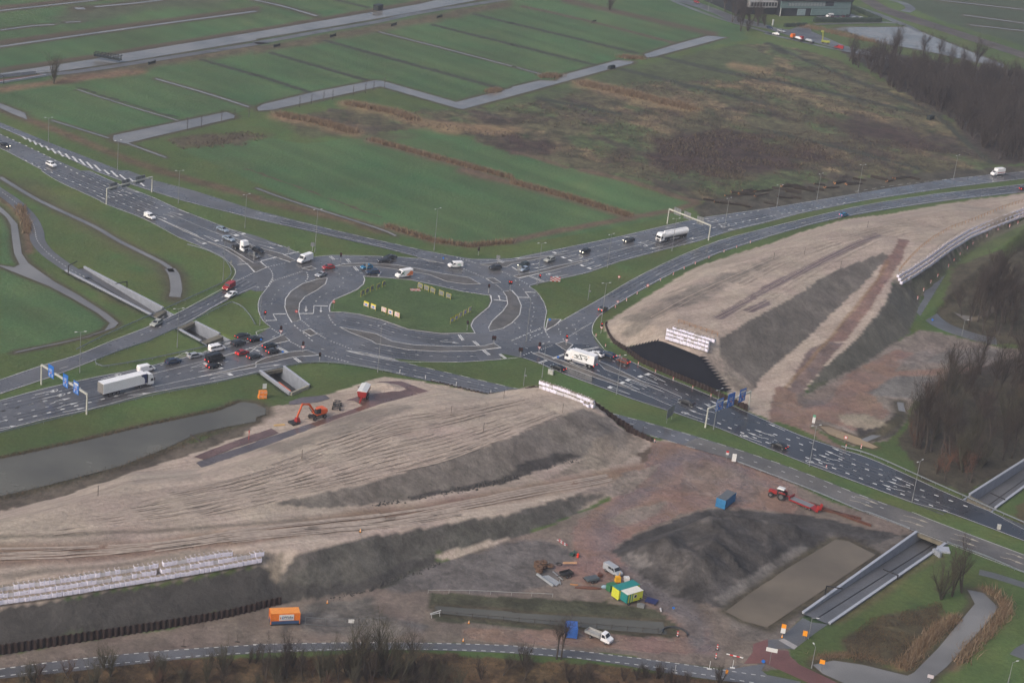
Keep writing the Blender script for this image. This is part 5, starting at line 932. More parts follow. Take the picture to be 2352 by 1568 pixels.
def car(kind, col, s, hd, label, on='', cat='car', name=None, group=None):
    loc, rz = place(s, hd); root = empty(name or ('parked_car' if 'parked' in label else 'car'), loc+np.array([0, 0, EZ]), rz, label, cat, group); m = paintm(col, PC[col]); K = {
        'hatch': (4.0, .86, 1.48, [(2.0, .32), (2.02, .62), (1.85, .78), (1.05, .93), (.35, 1.44), (-1.0, 1.48), (-1.75, 1.2), (-1.97, .85), (-1.98, .35)], [(.92, .95), (.32, 1.36), (-.95, 1.38), (-1.6, 1.05), (-1.5, .95)], -1.0, -1.88),
        'sedan': (4.7, .89, 1.42, [(2.3, .3), (2.35, .6), (2.15, .76), (1.05, .9), (.25, 1.38), (-.85, 1.41), (-1.65, 1.03), (-2.25, .98), (-2.33, .7), (-2.3, .35)], [(.95, .92), (.25, 1.31), (-.8, 1.33), (-1.45, 1.0), (-1.3, .92)], -.85, -1.65),
        'estate': (4.6, .89, 1.48, [(2.25, .3), (2.3, .6), (2.1, .76), (1.05, .92), (.3, 1.42), (-1.55, 1.45), (-2.1, 1.05), (-2.26, .9), (-2.25, .35)], [(.95, .94), (.3, 1.34), (-1.5, 1.37), (-1.95, 1.05), (-1.8, .94)], -1.55, -2.1),
        'suv': (4.5, .92, 1.68, [(2.15, .38), (2.22, .72), (2.1, .95), (1.1, 1.08), (.5, 1.6), (-1.5, 1.66), (-2.1, 1.15), (-2.22, .95), (-2.2, .4)], [(1.0, 1.1), (.48, 1.53), (-1.4, 1.57), (-1.95, 1.2), (-1.8, 1.08)], -1.5, -2.1),
        'coupe': (4.4, .9, 1.3, [(2.15, .28), (2.2, .55), (1.9, .7), (.9, .84), (.1, 1.27), (-.7, 1.28), (-1.9, .92), (-2.15, .85), (-2.15, .35)], [(.8, .86), (.1, 1.2), (-.7, 1.2), (-1.3, .95), (-1.2, .86)], -.7, -1.9)}[kind]
    Ln, w, H, P, G, r0, r1 = K; belt = P[3][1]; tum = .42
    b = MB().prof(P, w, belt, tum, .09); 
    for sd in (-1, 1): b.box(.75, .95, sd*(w+.02)-.08, sd*(w+.02)+.08, belt+.02, belt+.17)
    b.build('body', m, root, False)
    sg = side_glass(G, w-.0, belt, tum, .015); hw = w-tum*(H-belt)*.55-.1; x0, z0 = P[3]; x1, z1 = P[4]
    MB().add([(x0-.02, -w+.16, z0+.05), (x0-.02, w-.16, z0+.05), (x1+.05, hw-.08, z1), (x1+.05, -hw+.08, z1)], [(0, 1, 2, 3)]).build('windscreen', GLASS, root)
    for g in sg: MB().add(g, [tuple(range(len(g)))]).build('side_window', GLASS, root)
    za = [p[1] for p in P if abs(p[0]-r0) < .01][0]; zb = [p[1] for p in P if p[0] <= r1+.2][0] if kind != 'hatch' else 1.0
    qx = [p for p in P if p[0] < r0-.01][0]
    MB().add([(r0-.04, -hw+.1, za+.012), (r0-.04, hw-.1, za+.012), (qx[0]+.02, w-.26, qx[1]+.06), (qx[0]+.02, -w+.26, qx[1]+.06)], [(0, 1, 2, 3)]).build('rear_window', GLASS, root)
    lights(root, P[-1][0], P[0][0]+.02, w-.28, .62 if kind != 'suv' else .78, on)
    for x in (Ln*.31, -Ln*.30):
        for sd in (-1, 1): wheel(root, x, sd*(w-.1), .33)
    return root
def van(kind, col, s, hd, label, on='', extra=None, cat='van', name='van', zof=None):
    loc, rz = place(s, hd); root = empty(name, loc+np.array([0, 0, EZ if zof is None else zof]), rz, label, cat); m = paintm(col, PC[col])
    K = {'big': (5.9, 1.0, 2.6, [(2.9, .4), (2.95, .95), (2.75, 1.12), (2.1, 1.35), (1.55, 2.35), (1.2, 2.58), (-2.8, 2.6), (-2.92, 2.4), (-2.95, .45)]),
         'mid': (5.0, .95, 1.95, [(2.42, .35), (2.48, .8), (2.3, .98), (1.55, 1.18), (.95, 1.85), (.6, 1.95), (-2.3, 1.96), (-2.42, 1.75), (-2.45, .4)]),
         'small': (4.4, .9, 1.82, [(2.15, .33), (2.2, .72), (2.0, .9), (1.2, 1.06), (.55, 1.7), (.2, 1.8), (-1.95, 1.83), (-2.15, 1.6), (-2.2, .4)])}[kind]
    Ln, w, H, P = K; b = MB().prof(P, w, H*.62, .1, .1); b.build('body', m, root)
    (xa, za), (xb, zb) = P[3], P[4]
    def off(p, q, a, b_, y): return [(p[0]*(1-a)+q[0]*a+.02, -y, p[1]*(1-a)+q[1]*a+.02), (p[0]*(1-a)+q[0]*a+.02, y, p[1]*(1-a)+q[1]*a+.02), (p[0]*(1-b_)+q[0]*b_+.02, y-.08, p[1]*(1-b_)+q[1]*b_+.02), (p[0]*(1-b_)+q[0]*b_+.02, -y+.08, p[1]*(1-b_)+q[1]*b_+.02)]
    MB().add(off((xa, za), (xb, zb), .08, .92, w-.14), [(0, 1, 2, 3)]).build('windscreen', GLASS, root)
    zb_, zt_ = za+.08, min(zb-.08, za+.62)
    fr = xa-.18; bk = xa-1.15
    for sd in (-1, 1):
        y = sd*(w+.012); MB().add([(fr, y, zb_), (fr-.35, y, zt_), (bk, y, zt_), (bk, y, zb_)], [(0, 1, 2, 3)]).build('side_window', GLASS, root)
        if extra in ('bus', 'half'):
            n_ = 3 if extra == 'bus' else 1; x = bk-.1
            for i in range(n_): MB().add([(x, y, zb_), (x, y, zt_), (x-.95, y, zt_), (x-.95, y, zb_)], [(0, 1, 2, 3)]).build('side_window', GLASS, root); x -= 1.02
        MB().box(fr-.1, fr+.08, sd*(w+.02)-.1, sd*(w+.02)+.16*sd, za-.02, za+.25).build('wing_mirror', CHAS, root)
    lights(root, P[-1][0], P[0][0]+.02, w-.25, .8 if kind == 'big' else .68, on)
    for x in (Ln*.33, -Ln*.27):
        for sd in (-1, 1): wheel(root, x, sd*(w-.1), .34, .24)
    return root, w, H
C_ = [('sedan', 'black', "T00 45 1350", (1, .45), 'black car with an orange light at the left edge of the photo', 'h'), ('suv', 'white', "T00 470 1530", (1, .45), 'white off-road car driving down the wide road at upper left', ''),
 ('sedan', 'silverblue', "T01 2045 555", (1, .42), 'silver-blue car beside painted triangles, upper of the pair behind the truck cab', ''), ('sedan', 'silverblue', "T01 2100 640", (1, .42), 'silver-blue car directly behind the white truck cab, lower of the pair', ''),
 ('suv', 'black', "T11 20 755", (1, .42), 'black car right of the white truck cab at the stop line', ''), ('hatch', 'grey', "T01 2335 795", (1, .42), 'dark grey car just in front of the white truck cab', ''),
 ('hatch', 'red', "T11 665 905", (-1, .1), 'bright red hatchback driving left on the roundabout', ''), ('coupe', 'silver', "T11 597 968", (-1, .35), 'silver car beside the red hatchback on the roundabout', ''),
 ('hatch', 'blue', "T11 1015 902", (-1, .12), 'bright blue hatchback waiting on the roundabout', ''), ('suv', 'dkblue', "T11 1070 952", (-1, .05), 'dark car waiting next to the bright blue hatchback', 't'),
 ('sedan', 'dkgrey', "T11 1228 812", (-1, .12), 'dark car on the upper ring lane, the one farther from the camera', ''), ('sedan', 'black', "T11 1180 843", (-1, .02), 'black car on the upper ring lane, the nearer of the two', ''),
 ('suv', 'dkgrey', "T11 2195 910", (-1, .12), 'dark grey car crossing the junction right of the white van', ''), ('estate', 'dkgreen', "T21 105 880", (-1, .3), 'dark green car at the right stop line with a glowing headlight, rear one', 'h'), ('hatch', 'silverblue', "T21 112 920", (-1, .3), 'grey-blue car at the right stop line half behind a signal', ''),
 ('estate', 'champ', "T21 345 832", (-1, .3), 'pale silver estate car nearing the right stop line', ''), ('hatch', 'black', "T21 672 755", (-1, .25), 'black hatchback between the silver estate and the tanker', 'h'), ('estate', 'dkgrey', "T21 1072 655", (-1, .2), 'dark estate with bright headlight just ahead of the tanker', 'h'),
 ('hatch', 'blue', "T31 695 420", (1, -.18), 'blue hatchback alone on the curved right-hand road', 't'), ('hatch', 'dkred', "T31 2345 180", (1, -.1), 'dark red car at the right edge of the photo', 't'),
 ('sedan', 'white', "T01 2122 1155", (-1, .5), 'white car just below the red van on the left slip road', ''), ('estate', 'champ', "T01 1437 1418", (-1, .5), 'pale silver estate crossing the bridge on the left road', ''),
 ('suv', 'dkblue', "T02 1590 205", (1, -.22), 'dark blue car behind the white van in the left queue', ''), ('estate', 'silver', "T02 1792 148", (1, -.22), 'silver estate following the white minibus', ''),
 ('sedan', 'black', "D 557 776", (1, -.26), 'black car at the top of the left queue beside the guard rail', 't'), ('sedan', 'black', "D 586 783", (1, -.26), 'black car first at the upper stop line of the left queue', 't'), ('suv', 'dkgrey', "D 547 793", (1, -.26), 'dark grey car with a lighter roof behind the first black car', ''),
 ('suv', 'black', "D 619 800", (1, -.26), 'black car first at the lower stop line of the left queue, farther one', 't'), ('hatch', 'dkgrey', "D 626 811", (1, -.26), 'dark hatchback first at the lower stop line, nearer one', 't'),
 ('hatch', 'red', "D 556 815", (1, -.26), 'red hatchback waiting in the left queue', 't'), ('estate', 'dkgrey', "D 584 823", (1, -.26), 'dark estate car with silver roof rails in front of the red hatchback', 't'), ('coupe', 'black', "D 491 845", (1, -.26), 'low black sports car beside the black van in the left queue', 't'),
 ('coupe', 'white', "D 1371 817", (-1, -.38), 'white car half hidden behind the white lettered truck', ''), ('estate', 'dkblue', "D 1397 819", (-1, -.38), 'dark blue estate right behind the white lettered truck', 't'), ('hatch', 'brown', "D 1431 834", (-1, -.38), 'rusty brown car beside the sheet pile wall', 't'),
 ('sedan', 'black', "D 1282 849", (-1, -.38), 'black saloon on the near lane beside the grey cabinet', 't'), ('sedan', 'dkgrey', "D 1577 927", (-1, -.38), 'dark grey saloon passing below the black membrane', ''), ('sedan', 'black', "D 1789 1028", (-1, -.38), 'black saloon driving alone near the right gantry', 't'),
 ('hatch', 'dkgrey', "T21 833 1288", (1, -.55), 'dark car on the right-hand slip road beside a lamp post', 't'),
 ('hatch', 'dkblue', "T30 15 268", (1, .35), 'dark blue car far away near the reed bed at the top', ''), ('sedan', 'silver', "T30 122 296", (1, .3), 'silver car far away on the road near the reed bed', ''), ('hatch', 'white', "T30 72 324", (-1, -.2), 'white car far away on the path beside the road', ''),
 ('hatch', 'red', "T20 1695 30", (1, .4), 'bright red car far away at the top edge', ''), ('hatch', 'silverblue', "T20 2200 48", (1, .2), 'light blue parked car left of the glass-fronted building', ''), ('sedan', 'dkgrey', "T20 2245 48", (1, .2), 'dark parked car left of the glass-fronted building', '')]
for c in C_: car(*c)
for i, (x, y, cl) in enumerate(((470, 190, 'dkgrey'), (510, 190, 'black'), (568, 194, 'white'), (602, 190, 'silver'), (640, 192, 'dkgrey'), (676, 188, 'silver'), (712, 188, 'black'), (750, 184, 'dkblue'), (788, 182, 'white'), (820, 182, 'dkgrey'), (855, 180, 'white'), (590, 166, 'black'), (640, 164, 'dkblue'), (690, 162, 'dkred'), (730, 162, 'black'))):
    car(('hatch', 'estate', 'suv')[i % 3], cl, "T30 %d %d" % (x, y), (.3, -1), '%s car parked %s the glass-fronted building, %s' % ({'dkgrey': 'dark grey', 'dkblue': 'dark blue', 'dkred': 'dark red'}.get(cl, cl), 'behind the hedge of' if i < 11 else 'against', ('leftmost of its row', 'second from left', 'third from left', 'fourth from left', 'fifth from left', 'sixth from left', 'seventh from left', 'eighth from left', 'ninth from left', 'tenth from left', 'rightmost of its row', 'left one of four', 'second of four', 'third of four', 'right one of four')[i]), name='parked_car', group='cars parked by the glass-fronted building')
r = van('mid', 'white', "T30 565 160", (-1, .05), 'white van parked in front of the glass-fronted building')
van('small', 'white', "T01 1375 440", (1, .42), 'small white van driving down the left road')
van('big', 'white', "T11 450 838", (-1, .32), 'tall plain white van entering the roundabout at left')
g, w_, H_ = van('big', 'vanwhite', "T11 1358 978", (-1, .16), 'tall white van with green chevron and orange artwork on the ring', name='delivery_van')
def decal(root, name, polys, m, y): MB_ = MB(); [MB_.add([(x, y, z) for x, z in P], [tuple(range(len(P)))]) for P in polys]; return MB_.build(name, m, root)
GRN = mat('green_graphic', (.02, .28, .13), .4, 0, 0); ORG = mat('orange_graphic', (.62, .17, .05), .4, 0, .35, 3)
for y in (w_+.02,): decal(g, 'green_chevron', [[(.4, 1.3), (.6, 1.3), (-.05+.6, 1.3), (1.15, 1.75), (.55, 2.25), (.3, 2.25), (.85, 1.75), (.25, 1.3)]][:0]+[[(.35, 1.1), (.65, 1.1), (1.25, 1.7), (.95, 1.7)], [(.95, 1.7), (1.25, 1.7), (.65, 2.3), (.35, 2.3)]], GRN, y); decal(g, 'orange_artwork', [[(-.3, .7), (-2.7, .65), (-2.75, 1.9), (-1.7, 2.2), (-1.2, 1.5), (-.5, 1.2)]], ORG, y)
g, w_, H_ = van('mid', 'vanwhite', "T11 1830 888", (-1, .05), 'white van with pale green print driving left on the ring')
decal(g, 'faded_print', [[(-.2, .8), (-1.7, .8), (-1.5, 1.35), (-.5, 1.5)]], mat('pale_green_graphic', (.35, .48, .42), .4, 0, .3, 3), w_+.02)
van('mid', 'red', "T01 2103 1085", (-1, .5), 'red van with a lit headlight on the left slip road', 'h')
van('mid', 'white', "T02 1340 275", (1, -.22), 'white van alongside the long white truck')
van('mid', 'white', "T02 1990 85", (1, -.22), 'white minibus with dark side windows in the left queue', extra='bus', name='minibus')
van('big', 'black', "D 494 831", (1, -.26), 'large black van with glowing red lights in the left queue', 't')
van('mid', 'silver', "T23 922 560", (1, .62), 'silver parked van with a side window on the red plate track', extra='half', zof=.08)
# text without fonts from disk: the built-in one
def text_mesh(body, size, m, parent, loc, rot, name, bold=.0):
    cu = bpy.data.curves.new(name, 'FONT'); cu.body = body; cu.size = size; cu.offset = bold; cu.align_x = 'CENTER'; cu.align_y = 'CENTER'; cu.extrude = .006
    t = bpy.data.objects.new(name, cu); COL.objects.link(t); dg = bpy.context.evaluated_depsgraph_get(); me = bpy.data.meshes.new_from_object(t.evaluated_get(dg)); bpy.data.objects.remove(t)
    me.materials.clear(); me.materials.append(m); o = bpy.data.objects.new(name, me); COL.objects.link(o); o.parent = parent; o.location = loc; o.rotation_euler = rot; return o
WHT = paintm('white', PC['white']); TXT = mat('dark_lettering', (.02, .035, .03), .5, 0, 0); NAVY = mat('navy_panel', (.02, .03, .12), .4, 0, 0)
def cab(root, x, m, w=1.22, h=3.1):
    """truck cab whose front is at x"""
    P = [(x, .45), (x+.03, 1.3), (x-.12, 2.35), (x-.55, h-.1), (x-.95, h), (x-2.0, h), (x-2.05, .6)]
    MB().prof(P, w, 2, .06, .1).build('cab', m, root)
    MB().add([(x+.03, -w+.16, 1.45), (x+.03, w-.16, 1.45), (x-.1, w-.2, 2.28), (x-.1, -w+.2, 2.28)], [(0, 1, 2, 3)]).build('windscreen', GLASS, root)
    for sd in (-1, 1):
        MB().add([(x-.25, sd*(w+.02), 1.5), (x-.35, sd*(w+.0), 2.25), (x-1.15, sd*(w+.0), 2.25), (x-1.15, sd*(w+.02), 1.5)], [(0, 1, 2, 3)]).build('side_window', GLASS, root)
        MB().box(x-.2, x+.05, sd*(w+.2)-.07, sd*(w+.2)+.07, 1.6, 2.3).build('wing_mirror', CHAS, root); MB().box(x-.1, x+.045, sd*.85-.2, sd*.85+.2, .6, .82).build('headlight', LAMP, root)
    MB().box(x-.2, x+.06, -.75, .75, .55, 1.2).build('grille', CHAS, root)
def tr(root, x, r=.5): [wheel(root, x, s_*1.0, r, .32) for s_ in (-1, 1)]
# long white articulated truck, lower left
loc, rz = place("T02 1155 452", (1, -.255)); t = empty('articulated_truck', loc+np.array([0, 0, EZ]), rz, 'long white articulated truck with navy front panel on the lower left road', 'truck')
cab(t, 8.1, WHT, h=3.55); MB().box(3.5, 6.1, -.5, .5, .55, .95).build('chassis', CHAS, t); b = MB().box(-7.9, 5.7, -1.27, 1.27, 1.15, 3.95); b.build('trailer', WHT, t); MB().box(-7.7, 5, -.6, .6, .7, 1.12).build('trailer_chassis', CHAS, t)
decal(t, 'navy_panel', [[(5.69, 1.3), (5.69, 3.94), (3.7, 3.94), (4.2, 3.3), (4.7, 3.1), (5.1, 2.2), (5.0, 1.3)]], NAVY, -1.29); MB().box(-7.94, -7.9, -1.2, 1.2, 1.2, 3.9).build('rear_doors', mat('dirty_door', (.22, .21, .20), .5), t); MB().box(5.75, 6.1, -1.2, 1.2, 1.2, 3.6).build('refrigeration_unit', CHAS, t)
for x in (6.9, 3.9, -3.2, -4.5, -5.8): tr(t, x)
# lettered box truck at the right stop line
loc, rz = place("D 1334 836", (-1, -.31)); t = empty('box_truck', loc+np.array([0, 0, EZ]), rz, 'white box truck with dark lettering waiting at the lower right stop line', 'truck')
cab(t, 4.9, WHT, h=3.3); MB().box(-4.6, 2.8, -1.27, 1.27, 1.1, 3.85).build('cargo_box', WHT, t); MB().box(-4.4, 4, -.5, .5, .6, 1.05).build('chassis', CHAS, t)
text_mesh('eu', 1.45, TXT, t, (1.15, 1.285, 2.6), (PI2 := math.pi/2, 0, math.pi), 'lettering', .06); text_mesh('er', 1.45, TXT, t, (-1.95, 1.285, 2.4), (PI2, 0, math.pi), 'lettering', .06)
decal(t, 'large_letter', [[(-2.3, 3.25), (.35, 3.25), (.1, 3.05), (-.15, 3.02), (-2.3, 3.05)], [(.35, 3.25), (.1, 3.25), (-.95, 1.95), (-.55, 1.9)], [(-.6, 1.75), (1.9, 1.75), (1.9, 1.93), (-.55, 1.95), (-.95, 1.95)]], TXT, 1.285)
decal(t, 'orange_star', [[(2.3, 1.95), (2.0, 1.85), (2.3, 1.7), (2.45, 1.85)], [(-2.9, 3.3), (-2.6, 3.15), (-2.9, 3.0), (-3.05, 3.15)]], mat('amber_mark', (.7, .35, .05), .5, 0, 0), 1.285)
MB().box(-4.64, -4.6, -1.1, 1.1, 1.2, 2.9).build('tail_lift', mat('tail_lift_grey', (.4, .4, .42), .5), t); MB().box(2.85, 3.4, -.9, .9, 2.9, 3.7).build('refrigeration_unit', WHT, t); MB().box(-2, 2.4, 1.1, 1.2, .55, 1.0).build('side_skirt', mat('skirt_grey', (.3, .3, .32), .5), t)
for sd in (-1, 1): MB().box(-4.66, -4.6, sd*1.05-.12, sd*1.05+.12, .75, .95).build('tail_light', TAILON, t)
for x in (3.7, -2.0, -3.3): tr(t, x)
# tanker
loc, rz = place("T21 1468 632", (-1, .2)); t = empty('tanker_truck', loc+np.array([0, 0, EZ]), rz, 'white tanker truck on the upper right road under the gantry', 'truck')
cab(t, 7.2, WHT, h=3.3); b = MB().tube((-7.2, 0, 2.35), (4.8, 0, 2.25), 1.18, n=18); b.box(-6.8, 4.3, -.35, .35, 3.45, 3.62); b.build('tank', WHT, t); MB().box(-7.2, 6, -.55, .55, .7, 1.2).build('chassis', CHAS, t)
for x in (5.9, 3.1, -3.4, -4.7, -6.0): tr(t, x)
for sd in (-1, 1): MB().box(-2.6, 2.2, sd*1.1-.05, sd*1.1+.05, .55, 1.0).build('side_guard', mat('skirt_grey', (.3, .3, .32), .5), t)
# solo tractor unit
loc, rz = place("T01 2205 730", (1, .42)); t = empty('truck_tractor', loc+np.array([0, 0, EZ]), rz, 'white truck cab without trailer at the upper left stop line', 'truck'); cab(t, 3.0, WHT, h=3.7); MB().box(-3, 1.2, -.45, .45, .6, .95).build('chassis', CHAS, t); MB().box(-2.3, -.9, -.9, .9, .95, 1.15).build('fifth_wheel', CHAS, t)
for x in (1.7, -1.0, -2.3): tr(t, x)
# box van with red stripe, upper right
loc, rz = place("T31 2105 45", (-1, .1)); t = empty('box_truck', loc+np.array([0, 0, EZ]), rz, 'white box van with a red stripe at the far right of the upper road', 'truck'); MB().prof([(3.3, .4), (3.35, 1.0), (3.1, 1.2), (2.5, 1.4), (2.0, 2.2), (1.3, 2.3), (1.2, .5)], 1.0, 1.5, .1, .1).build('cab', WHT, t)
MB().box(-3.3, 1.25, -1.1, 1.1, .9, 3.1).build('cargo_box', WHT, t); MB().add([(2.45, -.8, 1.5), (2.45, .8, 1.5), (2.05, .75, 2.15), (2.05, -.75, 2.15)], [(0, 1, 2, 3)]).build('windscreen', GLASS, t); MB().box(-3.32, 1.27, 1.1, 1.12, 1.3, 1.6).build('red_stripe', paintm('red', PC['red']), t); MB().box(-3, 3, -.5, .5, .45, .85).build('chassis', CHAS, t)
for x in (2.3, -2.1): tr(t, x, .38)
# dropside pickup, bottom
loc, rz = place("T23 800 1170", (1, .42)); t = empty('dropside_truck', loc+np.array([0, 0, .08]), rz, 'white dropside pickup truck parked beside the blue container', 'pickup'); MB().prof([(2.9, .4), (2.95, .95), (2.75, 1.1), (2.1, 1.35), (1.6, 2.1), (1.2, 2.2), (.75, 2.2), (.7, .5)], .98, 1.3, .14, .1).build('cab', WHT, t)
MB().add([(2.1, -.78, 1.42), (2.1, .78, 1.42), (1.66, .68, 2.05), (1.66, -.68, 2.05)], [(0, 1, 2, 3)]).build('windscreen', GLASS, t)
for sd in (-1, 1): MB().add([(1.95, sd*.99, 1.35), (1.55, sd*.93, 2.0), (.95, sd*.93, 2.0), (.95, sd*.99, 1.35)], [(0, 1, 2, 3)]).build('side_window', GLASS, t)
SG = mat('side_board_grey', (.33, .33, .32), .5); b = MB().box(-3.2, .6, -1.0, 1.0, .85, .95); b.box(-3.2, .6, -1.03, -.98, .95, 1.4); b.box(-3.2, .6, .98, 1.03, .95, 1.4); b.box(-3.23, -3.18, -1, 1, .95, 1.4); b.box(.55, .6, -1, 1, .95, 1.9); b.build('cargo_bed', SG, t); MB().box(-3, 2.5, -.4, .4, .45, .84).build('chassis', CHAS, t)
for x in (2.0, -1.7):
    for sd in (-1, 1): wheel(t, x, sd*.85, .34)
lights(t, -3.2, 2.93, .72, .75, '')
# vehicles at the far top right
def small_truck(s, hd, cabc, bodyc, label):
    loc, rz = place(s, hd); t = empty('flatbed_truck', loc+np.array([0, 0, .1]), rz, label, 'truck'); MB().prof([(4.2, .5), (4.2, 1.6), (3.9, 2.7), (2.4, 2.7), (2.4, .6)], 1.1, 2, .05, .1).build('cab', paintm(cabc, PC[cabc]), t); MB().box(-4.2, 2.2, -1.1, 1.1, .9, 1.2).build('load_bed', CHAS, t); MB().box(-3.6, .6, -1.0, 1.0, 1.2, 2.1, 0, .6, .2).build('load', paintm(bodyc, PC[bodyc]), t)
    MB().add([(4.22, -.9, 1.7), (4.22, .9, 1.7), (3.97, .85, 2.5), (3.97, -.85, 2.5)], [(0, 1, 2, 3)]).build('windscreen', GLASS, t)
    for x in (3.2, -2.4, -3.5): tr(t, x, .48)
small_truck("T30 262 370", (-1, -.35), 'orange', 'white', 'orange and white works truck far away beside the path at the top'); small_truck("T30 352 392", (-1, -.25), 'red', 'silver', 'red truck with a grey load far away near the path at the top')
loc, rz = place("T30 525 402", (1, .1)); t = empty('aerial_platform', loc, rz, 'yellow-green boom machine standing far away on the grass at the top', 'boom lift'); YG = mat('lime_yellow', (.34, .36, .07), .5, 0, 0)
MB().box(-2.2, 2.2, -1, 1, .7, 1.7).build('chassis', YG, t); MB().bar((-1.6, 0, 1.7), (-2.2, 0, 6.0), .45, .45).build('boom', YG, t); MB().box(-3.2, -1.8, -.5, .5, 6, 6.8).build('basket', YG, t)
for x in (1.4, -1.4): tr(t, x, .45)
van('mid', 'red', "T30 650 450", (-1, -.2), 'red van far away at the corner of the dark wood')
# ================================================================ road furniture
POLE = mat('lamp_post_steel', (.24, .25, .26), .5, .3, .05); LAMPW = mat('lamp_head', (.5, .51, .52), .4, 0, 0); BLUE = mat('blue_sign', (.02, .14, .50), .4, 0, .05); WHS = mat('white_sign', (.62, .62, .62), .4, 0, 0); REDS = mat('red_sign', (.5, .02, .02), .4, 0, 0); YEL = mat('yellow_sign', (.62, .52, .03), .45, 0, 0); SBACK = mat('sign_back', (.20, .21, .22), .5, .2, .05); ORS = mat('orange_sign', (.8, .30, .02), .45, 0, 0)
SIG = mat('signal_black', (.01, .01, .012), .4, 0, 0); REDL = mat('lit_red_signal', (1, .04, .03), .3, 0, 0, 1, 3); DIMR = mat('dim_red_lens', (.3, .02, .02), .3, 0, 0); DKSTEEL = mat('dark_steel', (.06, .065, .07), .5, .3)
def lamp(s, h, rz, label, twin=True):
    p = W(s)[0]; root = empty('street_lamp', p, 0, label, 'street lamp', 'street lamps along the roads'); MB().tube((0, 0, 0), (0, 0, h), 0.1, .055, 8).build('pole', POLE, root); MB().tube((0, 0, 0), (0, 0, 1.6), .14, .13, 8).build('base_sleeve', POLE, root)
    for sd in ((1, -1) if twin else (1,)):
        dx, dy = math.cos(rz)*sd, math.sin(rz)*sd; a = MB().tube((0, 0, h-.15), (dx*.9, dy*.9, h+.05), .05, .04, 6).build('arm', POLE, root)
        b = MB().ell((0, 0, 0), (.45, .18, .09), 10, 5); o = b.build('lamp_head', LAMPW, root); o.location = (dx*1.25, dy*1.25, h+.08); o.rotation_euler = (0, 0, rz)
LP = [("T00 445 1312", 9.5, 'far left end of the upper road'), ("T00 1079 1568 1079 1600", 11, 'upper road left of the first gantry'), ("T01 1638 300", 11.6, 'upper road right of the first gantry'), ("T01 2249 530", 11.8, 'verge between the two upper left roads'),
 ("T11 540 752", 14.6, 'grass tip behind the white van'), ("T11 1635 735", 14.6, 'field edge above the middle of the roundabout'), ("T21 230 1050", 14.2, 'right junction by the red signal'), ("T21 875 890", 11.7, 'median point below the black hatchback'), ("T21 1468 738", 11.8, 'grass just left of the gantry in front of the tanker'), ("T21 1953 530", 11.5, 'upper right road beyond the gantry'),
 ("T31 80 332", 8.6, 'verge beside the felled logs, leftmost'), ("T31 448 268", 10.5, 'verge beside the felled logs, middle'), ("T31 827 205", 11.6, 'verge beside the felled logs, rightmost'), ("T31 1703 75", 10, 'upper road near the red-striped box van'), ("T21 815 1430", 14.1, 'kerb by the sand at the right slip road'), ("T12 1118 285", 14.2, 'near edge of the ring beside the guard rail'),
 ("T22 958 487", 11.8, 'grass beside the painted triangles'), ("T22 1850 807", 11.8, 'grass in front of the right blue-sign gantry'), ("T32 378 1147", 11.8, 'median beside the black saloon at right'), ("T32 1320 1480", 11.8, 'median nearest the right underpass'), ("T02 733 287", 11.7, 'grass left of the looped guard rail'), ("T01 2048 1010", 13.2, 'grass inside the tight left slip road'), ("T02 1628 55", 11.6, 'grass between the left roads above the queue'), ("T21 130 1568", 14.2, 'right side of the ring between the lanes'), ("T11 35 1420", 11.8, 'outer left edge of the ring'), ("T22 275 330", 10.6, 'grass beside the dark saloon and the cabinet')]
for i, (s, h, l) in enumerate(LP): lamp(s, h, TRACK+(.3 if i % 2 else -.1), 'grey twin lamp post, '+l, True)
lamp("T33 370 1160", 5.2, 0, 'short single lamp post at the foot of the lower right underpass', False); lamp("T33 400 1430", 5.2, 1.8, 'short lamp post at the left end of the bottom ditch', False); lamp("T33 2205 1568", 5.2, .5, 'short lamp post on the grass in the bottom right corner', False); lamp("T31 1780 1515", 5.4, .3, 'short lamp post on the grass beside the curved path at right', False); lamp("T20 2288 190", 7, .3, 'distant lamp post on the lawn of the glass building', False); lamp("T20 1800 110", 6, .3, 'distant lamp post beside the road near the top', False)
def camera_pole(s, h, l):
    root = empty('camera_mast', W(s)[0], 0, l, 'mast'); MB().tube((0, 0, 0), (0, 0, h), .1, .07, 8).build('pole', POLE, root); MB().box(-.15, .6, -.15, .15, h*.55, h*.55+.35).build('camera_box', SBACK, root)
camera_pole("T22 105 407", 5.4, 'thin grey camera mast on the grass near the cabinet'); camera_pole("T21 697 1190", 5.4, 'thin grey mast alone on the triangular lawn at right')
